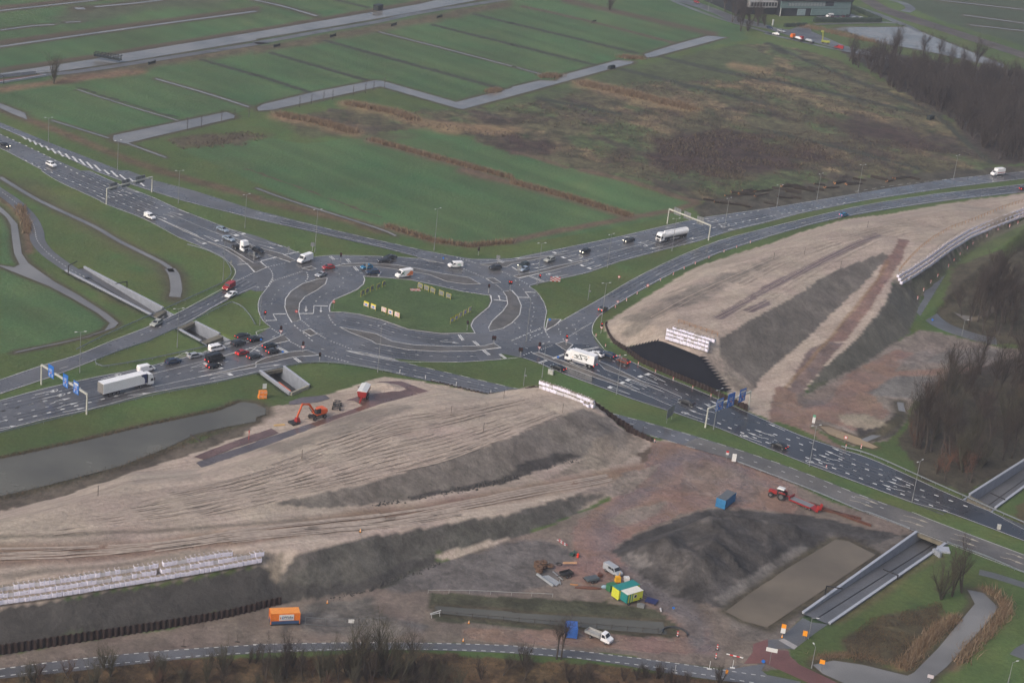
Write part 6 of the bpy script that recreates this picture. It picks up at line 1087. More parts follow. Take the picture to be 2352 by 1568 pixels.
# gantries
def gantry(sa, sb, h, label, signs, back=False, toward=1, var=0):
    a, b = W(sa)[0], W(sb)[0]; root = empty('sign_gantry', a, 0, label, 'sign gantry'); d = b-a; L = np.linalg.norm(d); t = d/L; n = np.array([-t[1], t[0], 0]); n = n if n@(CAMP-a)*1.0 > 0 else -n
    for p in (np.zeros(3), d): MB().tube(p, p+[0, 0, h], .24, .2, 10).build('post', GP, root)
    MB().bar([0, 0, h], d+[0, 0, h], .42, .42).build('crossbeam', GP, root)
    for i, (f, w_, hh, bar_) in enumerate(signs):
        c = d*f+np.array([0, 0, h]); o = (-1 if back else 1)*n*.32
        B_ = MB(); q = [c+o+t*sx*w_/2+np.array([0, 0, sz*hh]) for sx, sz in ((-1, -.45), (1, -.45), (1, .55), (-1, .55))]; q2 = [p+n*.08 for p in q]
        B_.add(q+q2, [(0, 1, 2, 3), (7, 6, 5, 4), (0, 4, 5, 1), (1, 5, 6, 2), (2, 6, 7, 3), (3, 7, 4, 0)]); s_ = B_.build('sign_panel', SBACK if back else BLUE, root)
        if not back:
            def rect(x0, x1, z0, z1, m, nm='sign_text'):
                k = MB(); k.add([c+o+n*.1+t*x*w_/2+np.array([0, 0, z*hh]) for x, z in ((x0, z0), (x1, z0), (x1, z1), (x0, z1))], [(0, 1, 2, 3)]); k.build(nm, m, s_)
            if bar_: rect(-.8, .85, .28, .42, WHS, 'white_band')
            for z in (.18, .06): rect(-.6, .45, z, z+.045, WHS)
            rect(-.15, .2, -.12, -.02, ORS, 'route_number'); rect(-.65, -.45, -.36, -.12, WHS, 'arrow'); rect(.4, .6, -.36, -.12, WHS, 'arrow')
        else:
            for x in (-.4, .4):
                k = MB(); k.bar(c+o+n*.12+t*x*w_/2+[0, 0, -.4*hh], c+o+n*.12+t*x*w_/2+[0, 0, .5*hh], .08, .08); k.build('sign_bracket', DKSTEEL, s_)
    return root
GP = mat('gantry_cream', (.47, .47, .42), .5, 0, .06)
gantry("T02 379 395", "T02 796 670", 5.6, 'cream gantry with three blue direction signs over the lower left road', ((.24, 2.6, 3.4, 0), (.56, 2.3, 3.5, 0), (.79, 2.4, 3.4, 1)))
gantry("T22 1775 790", "T22 2168 628", 5.6, 'cream gantry with three blue direction signs over the lower right road', ((.24, 3.2, 3.4, 1), (.50, 3.3, 4.0, 0), (.77, 3.0, 3.8, 1)))
gantry("T01 978 310", "T01 1395 198", 5.5, 'cream gantry seen from behind over the upper left road', ((.15, 3.6, 2.6, 0), (.42, 3.8, 2.6, 0), (.74, 4.5, 2.6, 0)), True)
gantry("T21 1425 487", "T21 1804 640", 5.6, 'cream gantry seen from behind over the road with the tanker', ((.19, 3.3, 2.6, 0), (.43, 3.2, 2.6, 0), (.74, 3.2, 2.8, 0)), True)
def billboard(a, b, z0, z1, label):
    pa, pb = W(a)[0], W(b)[0]; root = empty('road_sign', pa, 0, label, 'road sign'); d = pb-pa
    MB().bar([0, 0, (z0+z1)/2], d+[0, 0, (z0+z1)/2], .08, z1-z0).build('sign_panel', SBACK, root)
    for f in (.15, .85): MB().tube(d*f, d*f+[0, 0, z1], .07).build('post', SBACK, root)
    for f in (.33, .66): MB().bar(d*f+np.array([0, -.09, z0]), d*f+np.array([0, -.09, z1]), .05, .05).build('brace', DKSTEEL, root)
billboard("T22 1410 755", "T22 1475 705", 1.3, 4.2, 'large grey sign seen from behind on the grass between the roads')
# traffic signals
def face(root, o, w_, h_, z, m, nm): pass
def signal(s, label, h=3.3, lit=0, tri=False, twin=False, back=False, yaw=None):
    p = W(s)[0]; rz = math.atan2(-p[1], -p[0]) if yaw is None else yaw; root = empty('traffic_light', p+np.array([0, 0, .1]), rz, label, 'traffic light')
    for k in range(7): 
        if k == 0: MB().tube((0, 0, 0), (0, 0, h-1.2), .07).build('pole', SIG, root)
        else: MB().tube((0, 0, .32*k), (0, 0, .32*k+.15), .078).build('white_band', WHS, root)
    for dy in ((-.3, .3) if twin else (0,)):
        b = MB(); pr = [(.34*math.cos(a), .34*math.sin(a)+.35) for a in np.linspace(0, math.pi, 7)]+[(.34*math.cos(a), .34*math.sin(a)-.35) for a in np.linspace(math.pi, 2*math.pi, 7)]
        b.add([(-.02, dy+y, h-.5+z*1.05) for y, z in pr]+[(.06, dy+y, h-.5+z*1.05) for y, z in pr], [tuple(range(14)), tuple(range(27, 13, -1))]+[(i, (i+1) % 14, 14+(i+1) % 14, 14+i) for i in range(14)]); hd_ = b.build('signal_board', SIG if not back else SBACK, root)
        if back: continue
        b = MB().box(.06, .22, dy-.16, dy+.16, h-.98, h-.02); b.build('lamp_housing', SIG, root)
        for i in range(3): MB().ell((.23, dy, h-.18-.32*i), (.03, .11, .11), 8, 5).build('lens', (REDL if lit and i == 0 else (DIMR if i == 0 else CHAS)), root)
    if tri: MB().add([(.08, -.42, h-1.3), (.08, .42, h-1.3), (.08, 0, h-1.95)], [(0, 1, 2)]).build('give_way_sign', WHS, root); MB().add([(.07, -.55, h-1.22), (.07, .55, h-1.22), (.07, 0, h-2.1)], [(0, 1, 2)]).build('give_way_border', REDS, root)
for a in (("T11 80 1390", 'traffic light with dim red lamp at the lower left edge of the ring', 3.3, 1), ("T11 225 1532", 'traffic light at the median tip in front of the black cars', 3.4, 0, True), ("T12 428 105", 'traffic light at the second median tip left of the ring', 3.3, 0, True), ("T12 583 192", 'traffic light beside the guard rail at the near left corner', 2.8),
          ("T11 2133 1138", 'traffic light with banded pole at the upper right corner of the lawn', 3.3), ("T11 1937 1478", 'traffic light with banded pole at the lower right corner of the lawn', 3.3), ("T21 -22 1108", 'twin traffic light showing red at the tip of the right island', 3.4, 1, False, True), ("T21 250 1045", 'traffic light showing bright red at the right stop line', 3.3, 1),
          ("T12 2180 42", 'twin traffic light on the tip of the lower ring median', 3.0, 0, False, True), ("T21 815 1502", 'traffic light showing red with a give-way triangle beside the curved pile wall', 3.6, 1, True), ("T22 495 45", 'traffic light with red lamp above the white lettered truck', 3.5, 1, True), ("T22 245 112", 'traffic light on the median tip left of the white lettered truck', 3.4, 0, True), ("T22 72 157", 'twin traffic light on the grass corner at the near right', 3.2, 0, False, True),
          ("T11 515 752", 'traffic light seen from behind beside the tall lamp post', 3.2, 0, False, True, True), ("T11 295 778", 'traffic light seen from behind at the upper left stop line', 2.8, 0, False, False, True), ("T11 775 858", 'traffic light with a red and white pole on the upper ring median', 3.6, 0), ("T11 1012 945", 'traffic light seen from behind in front of the bright blue hatchback', 3.2, 0, False, False, True), ("T21 60 962", 'traffic light seen from behind by the grey-blue car', 3.2, 0, False, True, True), ("T11 2218 868", 'traffic light seen from behind beside the dark grey car', 3.2, 0, False, True, True), ("T11 2040 788", 'traffic light on the grass verge above the ring at right', 3.0), ("T01 2330 835", 'traffic light in front of the white truck cab', 3.0, 0, False, False, True), ("T01 2120 905", 'small signal beside the guard rail on the left slip road', 2.6, 0, False, False, True)): signal(*a)
def disc_sign(s, label, m, h=2.6, r=.42, bar=False, ring=None):
    p = W(s)[0]; rz = math.atan2(-p[1], -p[0]); root = empty('road_sign', p+np.array([0, 0, .1]), rz, label, 'road sign'); MB().tube((0, 0, 0), (0, 0, h), .05).build('post', SBACK, root)
    MB().tube((.05, 0, h-r), (.09, 0, h-r), r, n=16).build('sign_disc', m, root)
    if ring: MB().tube((.09, 0, h-r), (.10, 0, h-r), r*.7, n=16).build('sign_centre', ring, root)
    if bar: MB().box(.10, .11, -r*.7, r*.7, h-r-.09, h-r+.09).build('white_bar', WHS, root)
disc_sign("T11 710 1268", 'round no-entry sign at the left tip of the lawn', REDS, bar=True); disc_sign("T11 366 1375", 'round no-entry sign on the left ring island', REDS, bar=True, h=3.2)
disc_sign("T22 420 168", 'small blue round sign on the median by the white lettered truck', BLUE, 1.2, .35); disc_sign("T21 345 1392", 'small blue round sign at the paved tip of the triangular lawn', BLUE, 1.2, .35); disc_sign("T11 1718 838", 'small blue round sign at the nose of the upper median', BLUE, 1.6, .32); disc_sign("D 599 786", 'small blue round sign beside the upper black cars in the queue', BLUE, 1.1, .32); disc_sign("D 649 814", 'small blue round sign beside the lower cars in the queue', BLUE, 1.1, .32)
disc_sign("T21 980 1005", 'round red-rimmed sign on the triangular lawn', REDS, 1.5, .42, ring=WHS); disc_sign("T21 1243 1085", 'round red-rimmed sign on the grass beside the right slip road', REDS, 1.5, .42, ring=WHS); disc_sign("T21 967 1235", 'round red-rimmed sign near the marker posts at the sand edge', REDS, 1.5, .36, ring=WHS); disc_sign("T32 705 935", 'round red-rimmed sign beside the silty pool', REDS, 2.2, .5, ring=WHS); disc_sign("T33 2305 0 T23 2305 1400", 'blue round cycle sign at the bottom crossing', BLUE, 1.2, .4) if 0 else disc_sign("T23 2305 1392", 'blue round cycle sign at the bottom crossing', BLUE, 1.0, .4)
disc_sign("T31 1508 1385", 'small blue sign lying low beside the curved path at right', BLUE, .9, .35); disc_sign("T23 1478 915", 'small blue sign beside the red plate track near the blue pallets', BLUE, 1.3, .3)
# big chevron boards on the lawn
def chevron(s, kind, yaw_px, label, back=False):
    p = W(s)[0]; a = W("D %f %f" % tuple(PX(s)[0]))[0]; b = gp(PX(s)[0][0]+yaw_px[0]*3, PX(s)[0][1]+yaw_px[1]*3); rz = math.atan2(b[1]-a[1], b[0]-a[0]); root = empty('chevron_board', p+np.array([0, 0, .15]), rz, label, 'chevron board', 'chevron boards on the roundabout lawn')
    for x in (-.85, .85): MB().tube((x, .04, 0), (x, .04, 1.9), .04).build('post', YEL, root)
    MB().box(-.98, .98, -.02, .03, .45, 1.95).build('frame', YEL, root)
    y = -.03; f = MB().box(-.9, .9, y-.01, y+.005, .53, 1.87 if kind != 'top' else 1.5).build('face', WHS if not back else SBACK, root)
    if back: return
    z0, z1 = .58, (1.82 if kind != 'top' else 1.45); zm = (z0+z1)/2; cm = REDS if kind != 'dark' else mat('dark_red_chevron', (.12, .02, .02), .5, 0, 0)
    xs_ = (-.6, -.05, .5) if kind in ('red', 'dark') else (-.78, .5)
    for x in xs_:
        sg = 1 if (kind in ('red', 'dark') or x > 0) else 1
        MB().add([(x, y-.015, z0), (x+.16, y-.015, z0), (x+.36, y-.015, zm), (x+.2, y-.015, zm)], [(0, 1, 2, 3)]).add([(x+.2, y-.015, zm), (x+.36, y-.015, zm), (x+.16, y-.015, z1), (x, y-.015, z1)], [(0, 1, 2, 3)]).build('chevron_mark', cm, root)
    if kind in ('disc', 'top'): MB().tube((0, y-.02, zm), (0, y-.03, zm), .34, n=14).build('blue_disc', BLUE, root)
for i, (x, y, k) in enumerate(((1010, 1262, 'top'), (1075, 1284, 'top'), (1172, 1313, 'red'), (1232, 1336, 'disc'), (1293, 1358, 'red'))): chevron("T11 %d %d" % (x, y), k, (1, .38), ('yellow-topped board with blue disc, leftmost on the lawn', 'yellow-topped board with blue disc, second from the left end', 'white board with red chevrons in the middle of the left group', 'white board with a blue disc between two red chevron boards', 'white board with red chevrons, right end of the left group')[i])
for i, (x, y, k) in enumerate(((1797, 1405, 'top'), (1838, 1380, 'top'), (1875, 1358, 'dark'), (1917, 1335, 'disc'), (1960, 1310, 'dark'))): chevron("T11 %d %d" % (x, y), k, (1, -.55), ('yellow-topped board at the near end of the slanted right row', 'yellow-topped board second from the near end of the right row', 'dark chevron board in the middle of the right row', 'board with blue disc near the far end of the right row', 'dark chevron board at the far end of the right row')[i])
for i, (x, y) in enumerate(((977, 1158), (1020, 1137), (1062, 1115), (1122, 1095), (1172, 1073))): chevron("T11 %d %d" % (x, y), '', (1, -.5), 'grey-backed yellow-rimmed board in the upper left row, %s' % ('nearest', 'second nearest', 'middle one', 'second farthest', 'farthest')[i], True)
for i, (x, y) in enumerate(((1505, 1092), (1563, 1112), (1620, 1132), (1700, 1160), (1765, 1184))): chevron("T11 %d %d" % (x, y), '', (1, .4), 'grey-backed yellow-rimmed board in the upper right row, %s' % ('leftmost', 'second from left', 'middle one', 'second from right', 'rightmost')[i], True)
def stripes(s, label, ang=0, n=3, L=2.4, up=False):
    p = onground(*PX(s)[0]); root = empty('striped_barrier', p+np.array([0, 0, .2]), ang, label, 'barrier')
    for j in range(n):
        for i in range(5): MB().box(-L/2+i*L/5, -L/2+(i+1)*L/5, j*.5-.6, j*.5-.35, .0, .06).build('board', REDS if (i+j) % 2 else WHS, root) if not up else MB().box(-L/2+i*L/5, -L/2+(i+1)*L/5, -.03, .03, j*.4, j*.4+.28).build('board', REDS if (i+j) % 2 else WHS, root)
stripes("T11 1465 1102", 'red and white striped boards lying on the roundabout lawn', .3, 4, 3.2); stripes("T21 395 1022", 'red and white striped barrier at the corner of the triangular lawn', .2, 4, 3.4, True); stripes("T23 468 282", 'red and white striped barrier lying on mud by the plate track', -.9, 2, 3.2); stripes("T23 2045 1330", 'long red and white striped barrier beside the bottom crossing', -.25, 1, 3.6, True)
# marker beacons (red/white)
def beacon(s, label, h=1.1, m1=REDS, cone=False):
    p = onground(*PX(s)[0]); root = empty('traffic_cone' if cone else 'warning_beacon', p, math.atan2(-p[1], -p[0]), label, 'traffic cone' if cone else 'warning beacon')
    if cone: MB().tube((0, 0, 0), (0, 0, .75), .22, .05, 8).build('cone', ORS, root); MB().box(-.25, .25, -.25, .25, 0, .06).build('base', CHAS, root); MB().tube((0, 0, .35), (0, 0, .5), .15, .115, 8).build('white_band', WHS, root)
    else:
        MB().box(-.25, .25, -.35, .35, 0, .12).build('base', CHAS, root)
        for i in range(4): MB().box(-.03, .03, -.14, .14, .15+i*(h-.15)/4, .15+(i+1)*(h-.15)/4).build('stripe_panel', m1 if i % 2 else WHS, root)
for s, l in (("T22 1308 925", 'red and white beacon by the short pile wall and red plates'), ("T23 1518 1140", 'red and white beacon at the end of the brown ditch'), ("T23 1884 1262", 'upper red and white beacon beside the bottom track'), ("T23 1870 1345", 'lower red and white beacon beside the bottom track'), ("T32 712 985", 'red and white beacon left of the silty pool'), ("T32 853 985", 'red and white beacon right of the round sign at the silty pool'), ("T22 857 50", 'beacon on the verge above the dark estate'), ("T22 1158 215", 'beacon left of the others along the pile wall'), ("T22 1316 285", 'second beacon along the pile wall road edge'), ("T22 1480 355", 'third beacon along the pile wall road edge'), ("T22 1658 435", 'fourth beacon along the pile wall road edge'), ("T22 1825 510", 'fifth beacon along the pile wall near the gantry'), ("T22 990 145", 'beacon beside the rusty brown car'), ("T21 770 1525", 'beacon on the kerb below the red signal at right'),
             ("T32 533 1165", 'beacon on the median by the turning arrow at right')): beacon(s, l, 1.35 if 'ditch' in l or 'lower' in l or 'upper' in l or 'pool' in l else 1.0)
for i, s in enumerate(("T21 948 1262", "T21 1050 1200", "T21 1148 1138", "T21 1362 1015", "T21 1480 960", "T21 1580 908", "T21 1682 862", "T21 1808 810", "T21 1946 752", "T21 2062 712", "T21 2188 668")): beacon(s, 'small marker post along the sand side of the right slip road', 1.0); 
for o in [o for o in COL.objects if o.get('label', '').startswith('small marker post')]: o['group'] = 'marker posts along the sand side of the slip road'
for i, s in enumerate(("T31 2292 495", "T31 2217 525", "T31 2108 565", "T31 2008 620", "T31 1878 690", "T31 1828 730", "T31 1760 790", "T31 1705 840", "T31 1655 890", "T31 1555 985", "T31 1492 1040", "T31 1427 1110", "T31 1372 1185")): beacon(s, 'striped marker along the outer edge of the curved path at right', 1.3)
for o in [o for o in COL.objects if o.get('label', '').startswith('striped marker')]: o['group'] = 'striped markers along the curved path'
for s, l in (("T13 958 185", 'small orange cone on the pale edge of the haul road'), ("T13 655 835", 'orange cone on the mud beside the dark bank'), ("T13 1903 1185", 'orange cone at the edge of the bottom road'), ("T13 1955 1020", 'orange and white cone on the grass beside the brown ditch'), ("T33 128 1150", 'orange cone under the orange and white sign')): beacon(s, l, cone=True)
def plate_sign(s, h, cells, label, yaw=None, w_=.9):
    p = W(s)[0]; root = empty('road_sign', p, math.atan2(-p[1], -p[0]) if yaw is None else yaw, label, 'road sign'); MB().tube((0, 0, 0), (0, 0, h), .05).build('post', SBACK, root); z = h
    for m, hh in cells: MB().box(.05, .09, -w_/2, w_/2, z-hh, z).build('sign_panel', m, root); z -= hh+.02
plate_sign("T33 130 1140", 3.1, ((ORS, 1.0), (WHS, 1.2)), 'orange over white sign at the foot of the lower right underpass', w_=1.0); plate_sign("T33 330 1175", 2.4, ((ORS, 1.3),), 'plain orange sign on the path into the lower right underpass', w_=1.0); plate_sign("T33 485 1450", 2.6, ((ORS, 1.0),), 'orange sign standing by the bottom ditch', w_=1.1); plate_sign("T23 1965 1520", 2.0, ((ORS, 1.0),), 'small orange sign at the edge of the bottom road', w_=.5)
plate_sign("T32 412 770", 3.2, ((mat('green_sign', (.1, .3, .2), .5, 0, 0), .7), (WHS, 1.7)), 'white and green signboard at the yard entrance near the silty pool', w_=.8); plate_sign("T22 2032 1125", 3.0, ((WHS, 2.2),), 'white signboard on the red plates beside the south road', w_=1.1); plate_sign("T22 1970 1085", 2.6, ((REDS, .5), (WHS, .6)), 'triangular warning sign left of the white signboard on the plates', w_=.7)
plate_sign("T33 12 1395", 4.0, ((WHS, .3), (WHS, .3), (WHS, .3)), 'white finger signpost on the red cycle path at the bottom', w_=2.4); plate_sign("T33 1478 1580", 2.4, ((mat('pale_sign', (.5, .45, .48), .5, 0, 0), .8),), 'pale sign at the bottom edge beside the ditch', w_=1.3); plate_sign("T13 872 1040", 1.6, ((WHS, .9),), 'small white notice on the site fence', w_=1.2)
# white marker posts of the roads
for s, l in (("T12 1320 290", 'first'), ("T12 1555 343", 'second'), ("T12 1838 405", 'third'), ("T12 2155 480", 'fourth')): o = MB().box(-.07, .07, -.07, .07, 0, 1.1).build('marker_post', WHS); o.location = W(s)[0]; tag(o, 'white marker post along the near edge of the ring exit, %s from left' % l, 'marker post')
for s, l in (("T22 1045 800", 'by the pile wall tip'), ("T22 1200 840", 'behind the short pile wall'), ("T23 1495 1475", 'below the bottom road centre'), ("T03 1688 1235", 'left on the mud'), ("T03 2182 1192", 'right on the mud'), ("T23 2025 1430", 'at the bottom crossing'), ("T23 1812 1440", 'short, by the bottom road dashes')): o = MB().tube((0, 0, 0), (0, 0, 1.9), .06).box(-.5, .5, -.2, .2, 0, .12).build('fence_stand', WHS if 'road' in l or 'cross' in l else DKP); o.location = W(s)[0]+np.array([0, 0, .05]); tag(o, 'thin upright stand %s' % l, 'stand')
# cabinet
o = MB().box(-.8, .8, -.3, .3, 0, 1.3).box(-.86, .86, -.36, .36, 1.3, 1.38); o = o.build('control_cabinet', mat('cabinet_grey', (.45, .45, .42), .5)); o.location = W("T22 355 300")[0]; o.rotation_euler = (0, 0, -.5); tag(o, 'pale grey control cabinet on the grass beside the black saloon', 'cabinet')
o = MB().box(-.4, .4, -.3, .3, 0, 1.1).box(-.45, .45, -.35, .35, 1.1, 1.18).build('control_cabinet', mat('cabinet_grey', (.45, .45, .42), .5)); o.location = W("T33 2118 155")[0]; o.location.z = .1; tag(o, 'small white cabinet on the road edge near the bottom right', 'cabinet')
# ================================================================ site machines and stores
def P(s, hd): return place(s, hd)
def root_at(name, s, hd, label, cat, z=0.0, ter=True):
    p, rz = place(s, hd)
    if ter: p = onground(*PX(s)[0]); q = gp(PX(s)[0][0]+hd[0]*4, PX(s)[0][1]+hd[1]*4, p[2]); a = gp(*PX(s)[0], p[2]); rz = math.atan2(q[1]-a[1], q[0]-a[0])
    return empty(name, p+np.array([0, 0, z]), rz, label, cat)
OR_ = mat('machine_orange', (.62, .10, .02), .35, 0, .05); REDM = mat('machine_red', (.28, .018, .018), .35, 0, .08); 
# wheeled excavator
t = root_at('wheeled_excavator', "T12 560 705", (-1, .28), 'orange wheeled excavator with folded arm on the sand yard', 'excavator', .1)
MB().box(-2.4, 2.4, -.7, .7, .75, 1.15).build('undercarriage', CHAS, t)
for x in (1.6, -1.6):
    for sd in (-1, 1): wheel(t, x, sd*1.05, .55, .4)
b = MB().box(-2.2, 1.0, -1.25, 1.25, 1.35, 1.75); b.box(-2.5, -.4, -1.25, 1.25, 1.7, 2.6, 0, .15, .1); b.build('body', OR_, t); MB().tube((0, 0, 1.1), (0, 0, 1.4), .8, n=14).build('turntable', CHAS, t)
MB().box(-.3, 1.3, .25, 1.2, 1.75, 3.1, 0, .15, .08).build('cab', CHAS, t); MB().box(-.2, 1.15, .3, 1.15, 3.1, 3.2).build('cab_roof', OR_, t)
b = MB().bar((.8, -.4, 1.9), (2.7, -.4, 4.4), .4, .5); b.bar((2.6, -.4, 4.4), (4.9, -.4, 4.9), .36, .42); b.build('boom', OR_, t); MB().bar((4.9, -.4, 5.0), (6.4, -.4, 1.6), .32, .4).build('dipper_arm', OR_, t)
MB().bar((1.3, -.4, 1.7), (2.6, -.4, 3.4), .14, .14).build('hydraulic_ram', CHAS, t); g_ = MB().box(5.6, 7.0, -1.0, .2, .2, 1.5, 0, .3, .2).build('sorting_grab', REDM, t); MB().box(6.2, 8.4, -1.6, .6, .05, .5).build('rake_attachment', CHAS, t)
# red tipping trailer
t = root_at('tipping_trailer', "T12 985 525", (-.55, 1), 'tall red tipping trailer with white cover on the sand yard', 'trailer', .1, True)
b = MB(); b.add([(-2.8, -1.05, 1.4), (2.6, -1.05, 1.4), (2.6, 1.05, 1.4), (-2.8, 1.05, 1.4), (-3.0, -1.3, 3.1), (2.9, -1.3, 3.1), (2.9, 1.3, 3.1), (-3.0, 1.3, 3.1)], [(3, 2, 1, 0), (0, 1, 5, 4), (1, 2, 6, 5), (2, 3, 7, 6), (3, 0, 4, 7)]); b.build('body', REDM, t); b = MB()
for i in range(6): b.add([(-3.0+i*.98, -1.3, 3.1), (-3.0+(i+1)*.98, -1.3, 3.1), (-3.0+(i+1)*.98, 0, 3.55), (-3.0+i*.98, 0, 3.55)], [(0, 1, 2, 3)]).add([(-3.0+i*.98, 0, 3.55), (-3.0+(i+1)*.98, 0, 3.55), (-3.0+(i+1)*.98, 1.3, 3.1), (-3.0+i*.98, 1.3, 3.1)], [(0, 1, 2, 3)])
b.add([(2.9, -1.3, 3.1), (2.9, 1.3, 3.1), (2.9, 0, 3.55)], [(0, 1, 2)]).add([(-3, -1.3, 3.1), (-3, 0, 3.55), (-3, 1.3, 3.1)], [(0, 1, 2)]); b.build('cover', WHS, t); MB().bar((2.6, 0, 1.3), (5.0, 0, .7), .3, .3).build('drawbar', REDM, t); MB().box(-2.6, 2.4, -.5, .5, 1.0, 1.4).build('chassis', REDM, t)
for x in (.1, -1.4):
    for sd in (-1, 1): wheel(t, x, sd*1.0, .62, .42)
# trailer chassis
t = root_at('trailer_chassis', "T12 742 610", (-.25, 1), 'empty dark trailer chassis between the excavator and the red trailer', 'trailer', .1)
b = MB().box(-2.6, 2.4, -.5, -.35, .9, 1.1); b.box(-2.6, 2.4, .35, .5, .9, 1.1)
for x in (-2.4, -1.2, 0, 1.2, 2.2): b.box(x, x+.18, -.9, .9, .95, 1.15)
b.build('frame', CHAS, t)
for x in (1.5, -1.3):
    for sd in (-1, 1): wheel(t, x, sd*.95, .5, .4)
# tractor with low loader
t = root_at('tractor', "T32 92 1435", (-1, -.3), 'red tractor with pale cab roof parked by the south road', 'tractor', .1); MB().box(.2, 2.6, -.45, .45, .95, 1.75, 0, .1, .08).build('bonnet', REDM, t); MB().box(-1.3, .4, -.75, .75, 1.2, 2.7, 0, .12, .1).build('cab', GLASS, t); MB().box(-1.45, .5, -.85, .85, 2.7, 2.9, 0, .15, .15).build('cab_roof', WHS, t)
for sd in (-1, 1): wheel(t, -1.0, sd*1.0, .95, .6); wheel(t, 1.8, sd*.9, .65, .45); MB().box(-1.9, -.2, sd*1.0-.3, sd*1.0+.3, 1.85, 2.0).build('mudguard', REDM, t)
MB().box(-.9, 2.2, -.3, .3, .6, 1.0).build('chassis', CHAS, t)
t = root_at('low_loader_trailer', "T32 320 1510", (-1, -.42), 'red low loader trailer behind the tractor', 'trailer', .1); MB().box(-2.6, 3.4, -1.2, 1.2, .75, .9).build('deck', SBACK, t); b = MB().box(-2.6, 3.4, 1.2, 1.32, .6, .95); b.box(-2.6, 3.4, -1.32, -1.2, .6, .95); b.box(3.4, 3.6, -1.2, 1.2, .6, 1.6); b.bar((3.5, 0, .9), (5.6, 0, .8), .25, .25); b.build('frame', REDM, t); MB().add([(-2.6, -1.2, .9), (-2.6, 1.2, .9), (-4.4, 1.2, .35), (-4.4, -1.2, .35)], [(0, 1, 2, 3)]).build('rear_slope', REDM, t)
for sd in (-1, 1): MB().bar((-4.4, sd*.8, .3), (-4.7, sd*.8, 2.1), .7, .12).build('loading_ramp', REDM, t)
for x in (-1.5, -2.5):
    for sd in (-1, 1): wheel(t, x, sd*1.0, .4, .3)
# steel beams
for i, (a, b_) in enumerate((("T33 330 -60", "T33 855 70"), ("T32 380 1490", "T33 945 132"))):
    A, B_ = W(a)[0], W(b_)[0]; d = B_-A; o = MB().bar([0, 0, .3], d+[0, 0, .3], .12, .5); o.bar([0, 0, .58], d+[0, 0, .58], .55, .08); o.bar([0, 0, .06], d+[0, 0, .06], .55, .08); o = o.build('steel_beam', RUSTL); o.location = A; tag(o, ('long rust-red steel beam lying behind the low loader, upper one', 'long rust-red steel beam lying behind the low loader, lower one')[i], 'steel beam')
# containers
def container(s, hd, L, w_, h, m, label, z=0, roofm=None, ribs=True):
    t = root_at('shipping_container', s, hd, label, 'container', z); b = MB().box(-L/2, L/2, -w_/2, w_/2, .12, h)
    if ribs:
        k = int(L/.35)
        for i in range(k): x = -L/2+.2+i*(L-.4)/(k-1); b.box(x-.06, x+.06, -w_/2-.03, w_/2+.03, .3, h-.15)
    for x in (-L/2, L/2):
        for y in (-w_/2, w_/2): b.box(x-.09, x+.09, y-.09, y+.09, .05, h+.03)
    b.build('body', m, t); MB().box(-L/2-.02, L/2+.02, -w_/2-.02, w_/2+.02, h, h+.06).build('roof', roofm or m, t); MB().box(L/2+.01, L/2+.05, -w_/2+.12, w_/2-.12, .3, h-.15).build('door', m, t); return t
t = container("T13 258 1012", (1, -.04), 6.0, 2.4, 2.5, mat('container_orange', (.66, .17, .02), .45, 0, .08), 'orange site container with blue base and white lettered board', .35, mat('container_roof_orange', (.75, .27, .05), .45, 0, .06), False); NAV = mat('container_blue_base', (.03, .07, .16), .5)
MB().box(-3.04, 3.04, -1.24, 1.24, .1, .78).build('base_skirt', NAV, t); MB().box(-3.0, 3.1, -1.1, 1.1, -.3, .08).build('skids', CHAS, t); MB().box(-1.3, 1.75, -1.3, -1.22, .95, 2.25).build('name_board', WHS, t); NV = mat('navy_lettering', (.02, .05, .11), .5, 0, 0)
text_mesh('Wicks', .78, NV, t, (.62, -1.315, 1.62), (PI2, 0, 0), 'lettering', .018); decal(t, 'blue_mark', [[(-.75, 1.35), (-.38, 1.35), (-.56, 2.1)], [(-.8, 1.15), (1.5, 1.15), (1.5, 1.22), (-.8, 1.22)]], mat('logo_blue', (.03, .1, .3), .5, 0, 0), -1.312); decal(t, 'red_mark', [[(-1.2, 1.75), (-.85, 1.75), (-.95, 1.2), (-1.05, 1.2)]], mat('logo_red', (.5, .12, .07), .5, 0, 0), -1.312)
container("T22 1957 1495", (1, .62) if 0 else (.78, -.62), 6.0, 2.4, 2.5, mat('container_blue', (.03, .17, .36), .45, 0, .1), 'blue site container with grey roof on the red plates', .05, mat('container_grey_roof', (.10, .11, .12), .5, 0, .15))
container("T23 538 1128", (.05, 1), 3.0, 2.4, 2.5, mat('container_deep_blue', (.03, .11, .38), .45, 0, .1), 'small bright blue container beside the dropside pickup at the bottom', .06)
# green/yellow cabins
YG2 = mat('cabin_yellow', (.55, .57, .05), .5, 0, .05); TEAL = mat('cabin_teal', (.015, .20, .19), .5, 0, .06)
hdC = (1, -.30)
def cabin(s, L, w_, h, roof, label, z0=.3):
    t = root_at('site_cabin', s, hdC, label, 'site cabin', .05); MB().box(-L/2, L/2, -w_/2, w_/2, z0, h).build('wall', YG2, t); MB().box(-L/2-.04, L/2+.04, -w_/2-.04, w_/2+.04, h, h+.08).build('roof', roof, t); return t
t = cabin("T23 1035 770", 6.0, 2.4, 2.7, TEAL, 'yellow site cabin with teal roof beside the yellow-green wagon'); MB().box(-3.03, 3.0, -1.23, -1.2, .3, .5).build('base_trim', TEAL, t)
t = cabin("T23 1090 822", 4.6, 2.2, 2.8, mat('cream_roof', (.66, .64, .58), .5, 0, .04), 'small yellow and teal site wagon with cream roof and a window', .7); MB().box(-2.33, -2.3, -1.1, 1.1, .7, 2.75).build('end_wall', TEAL, t)
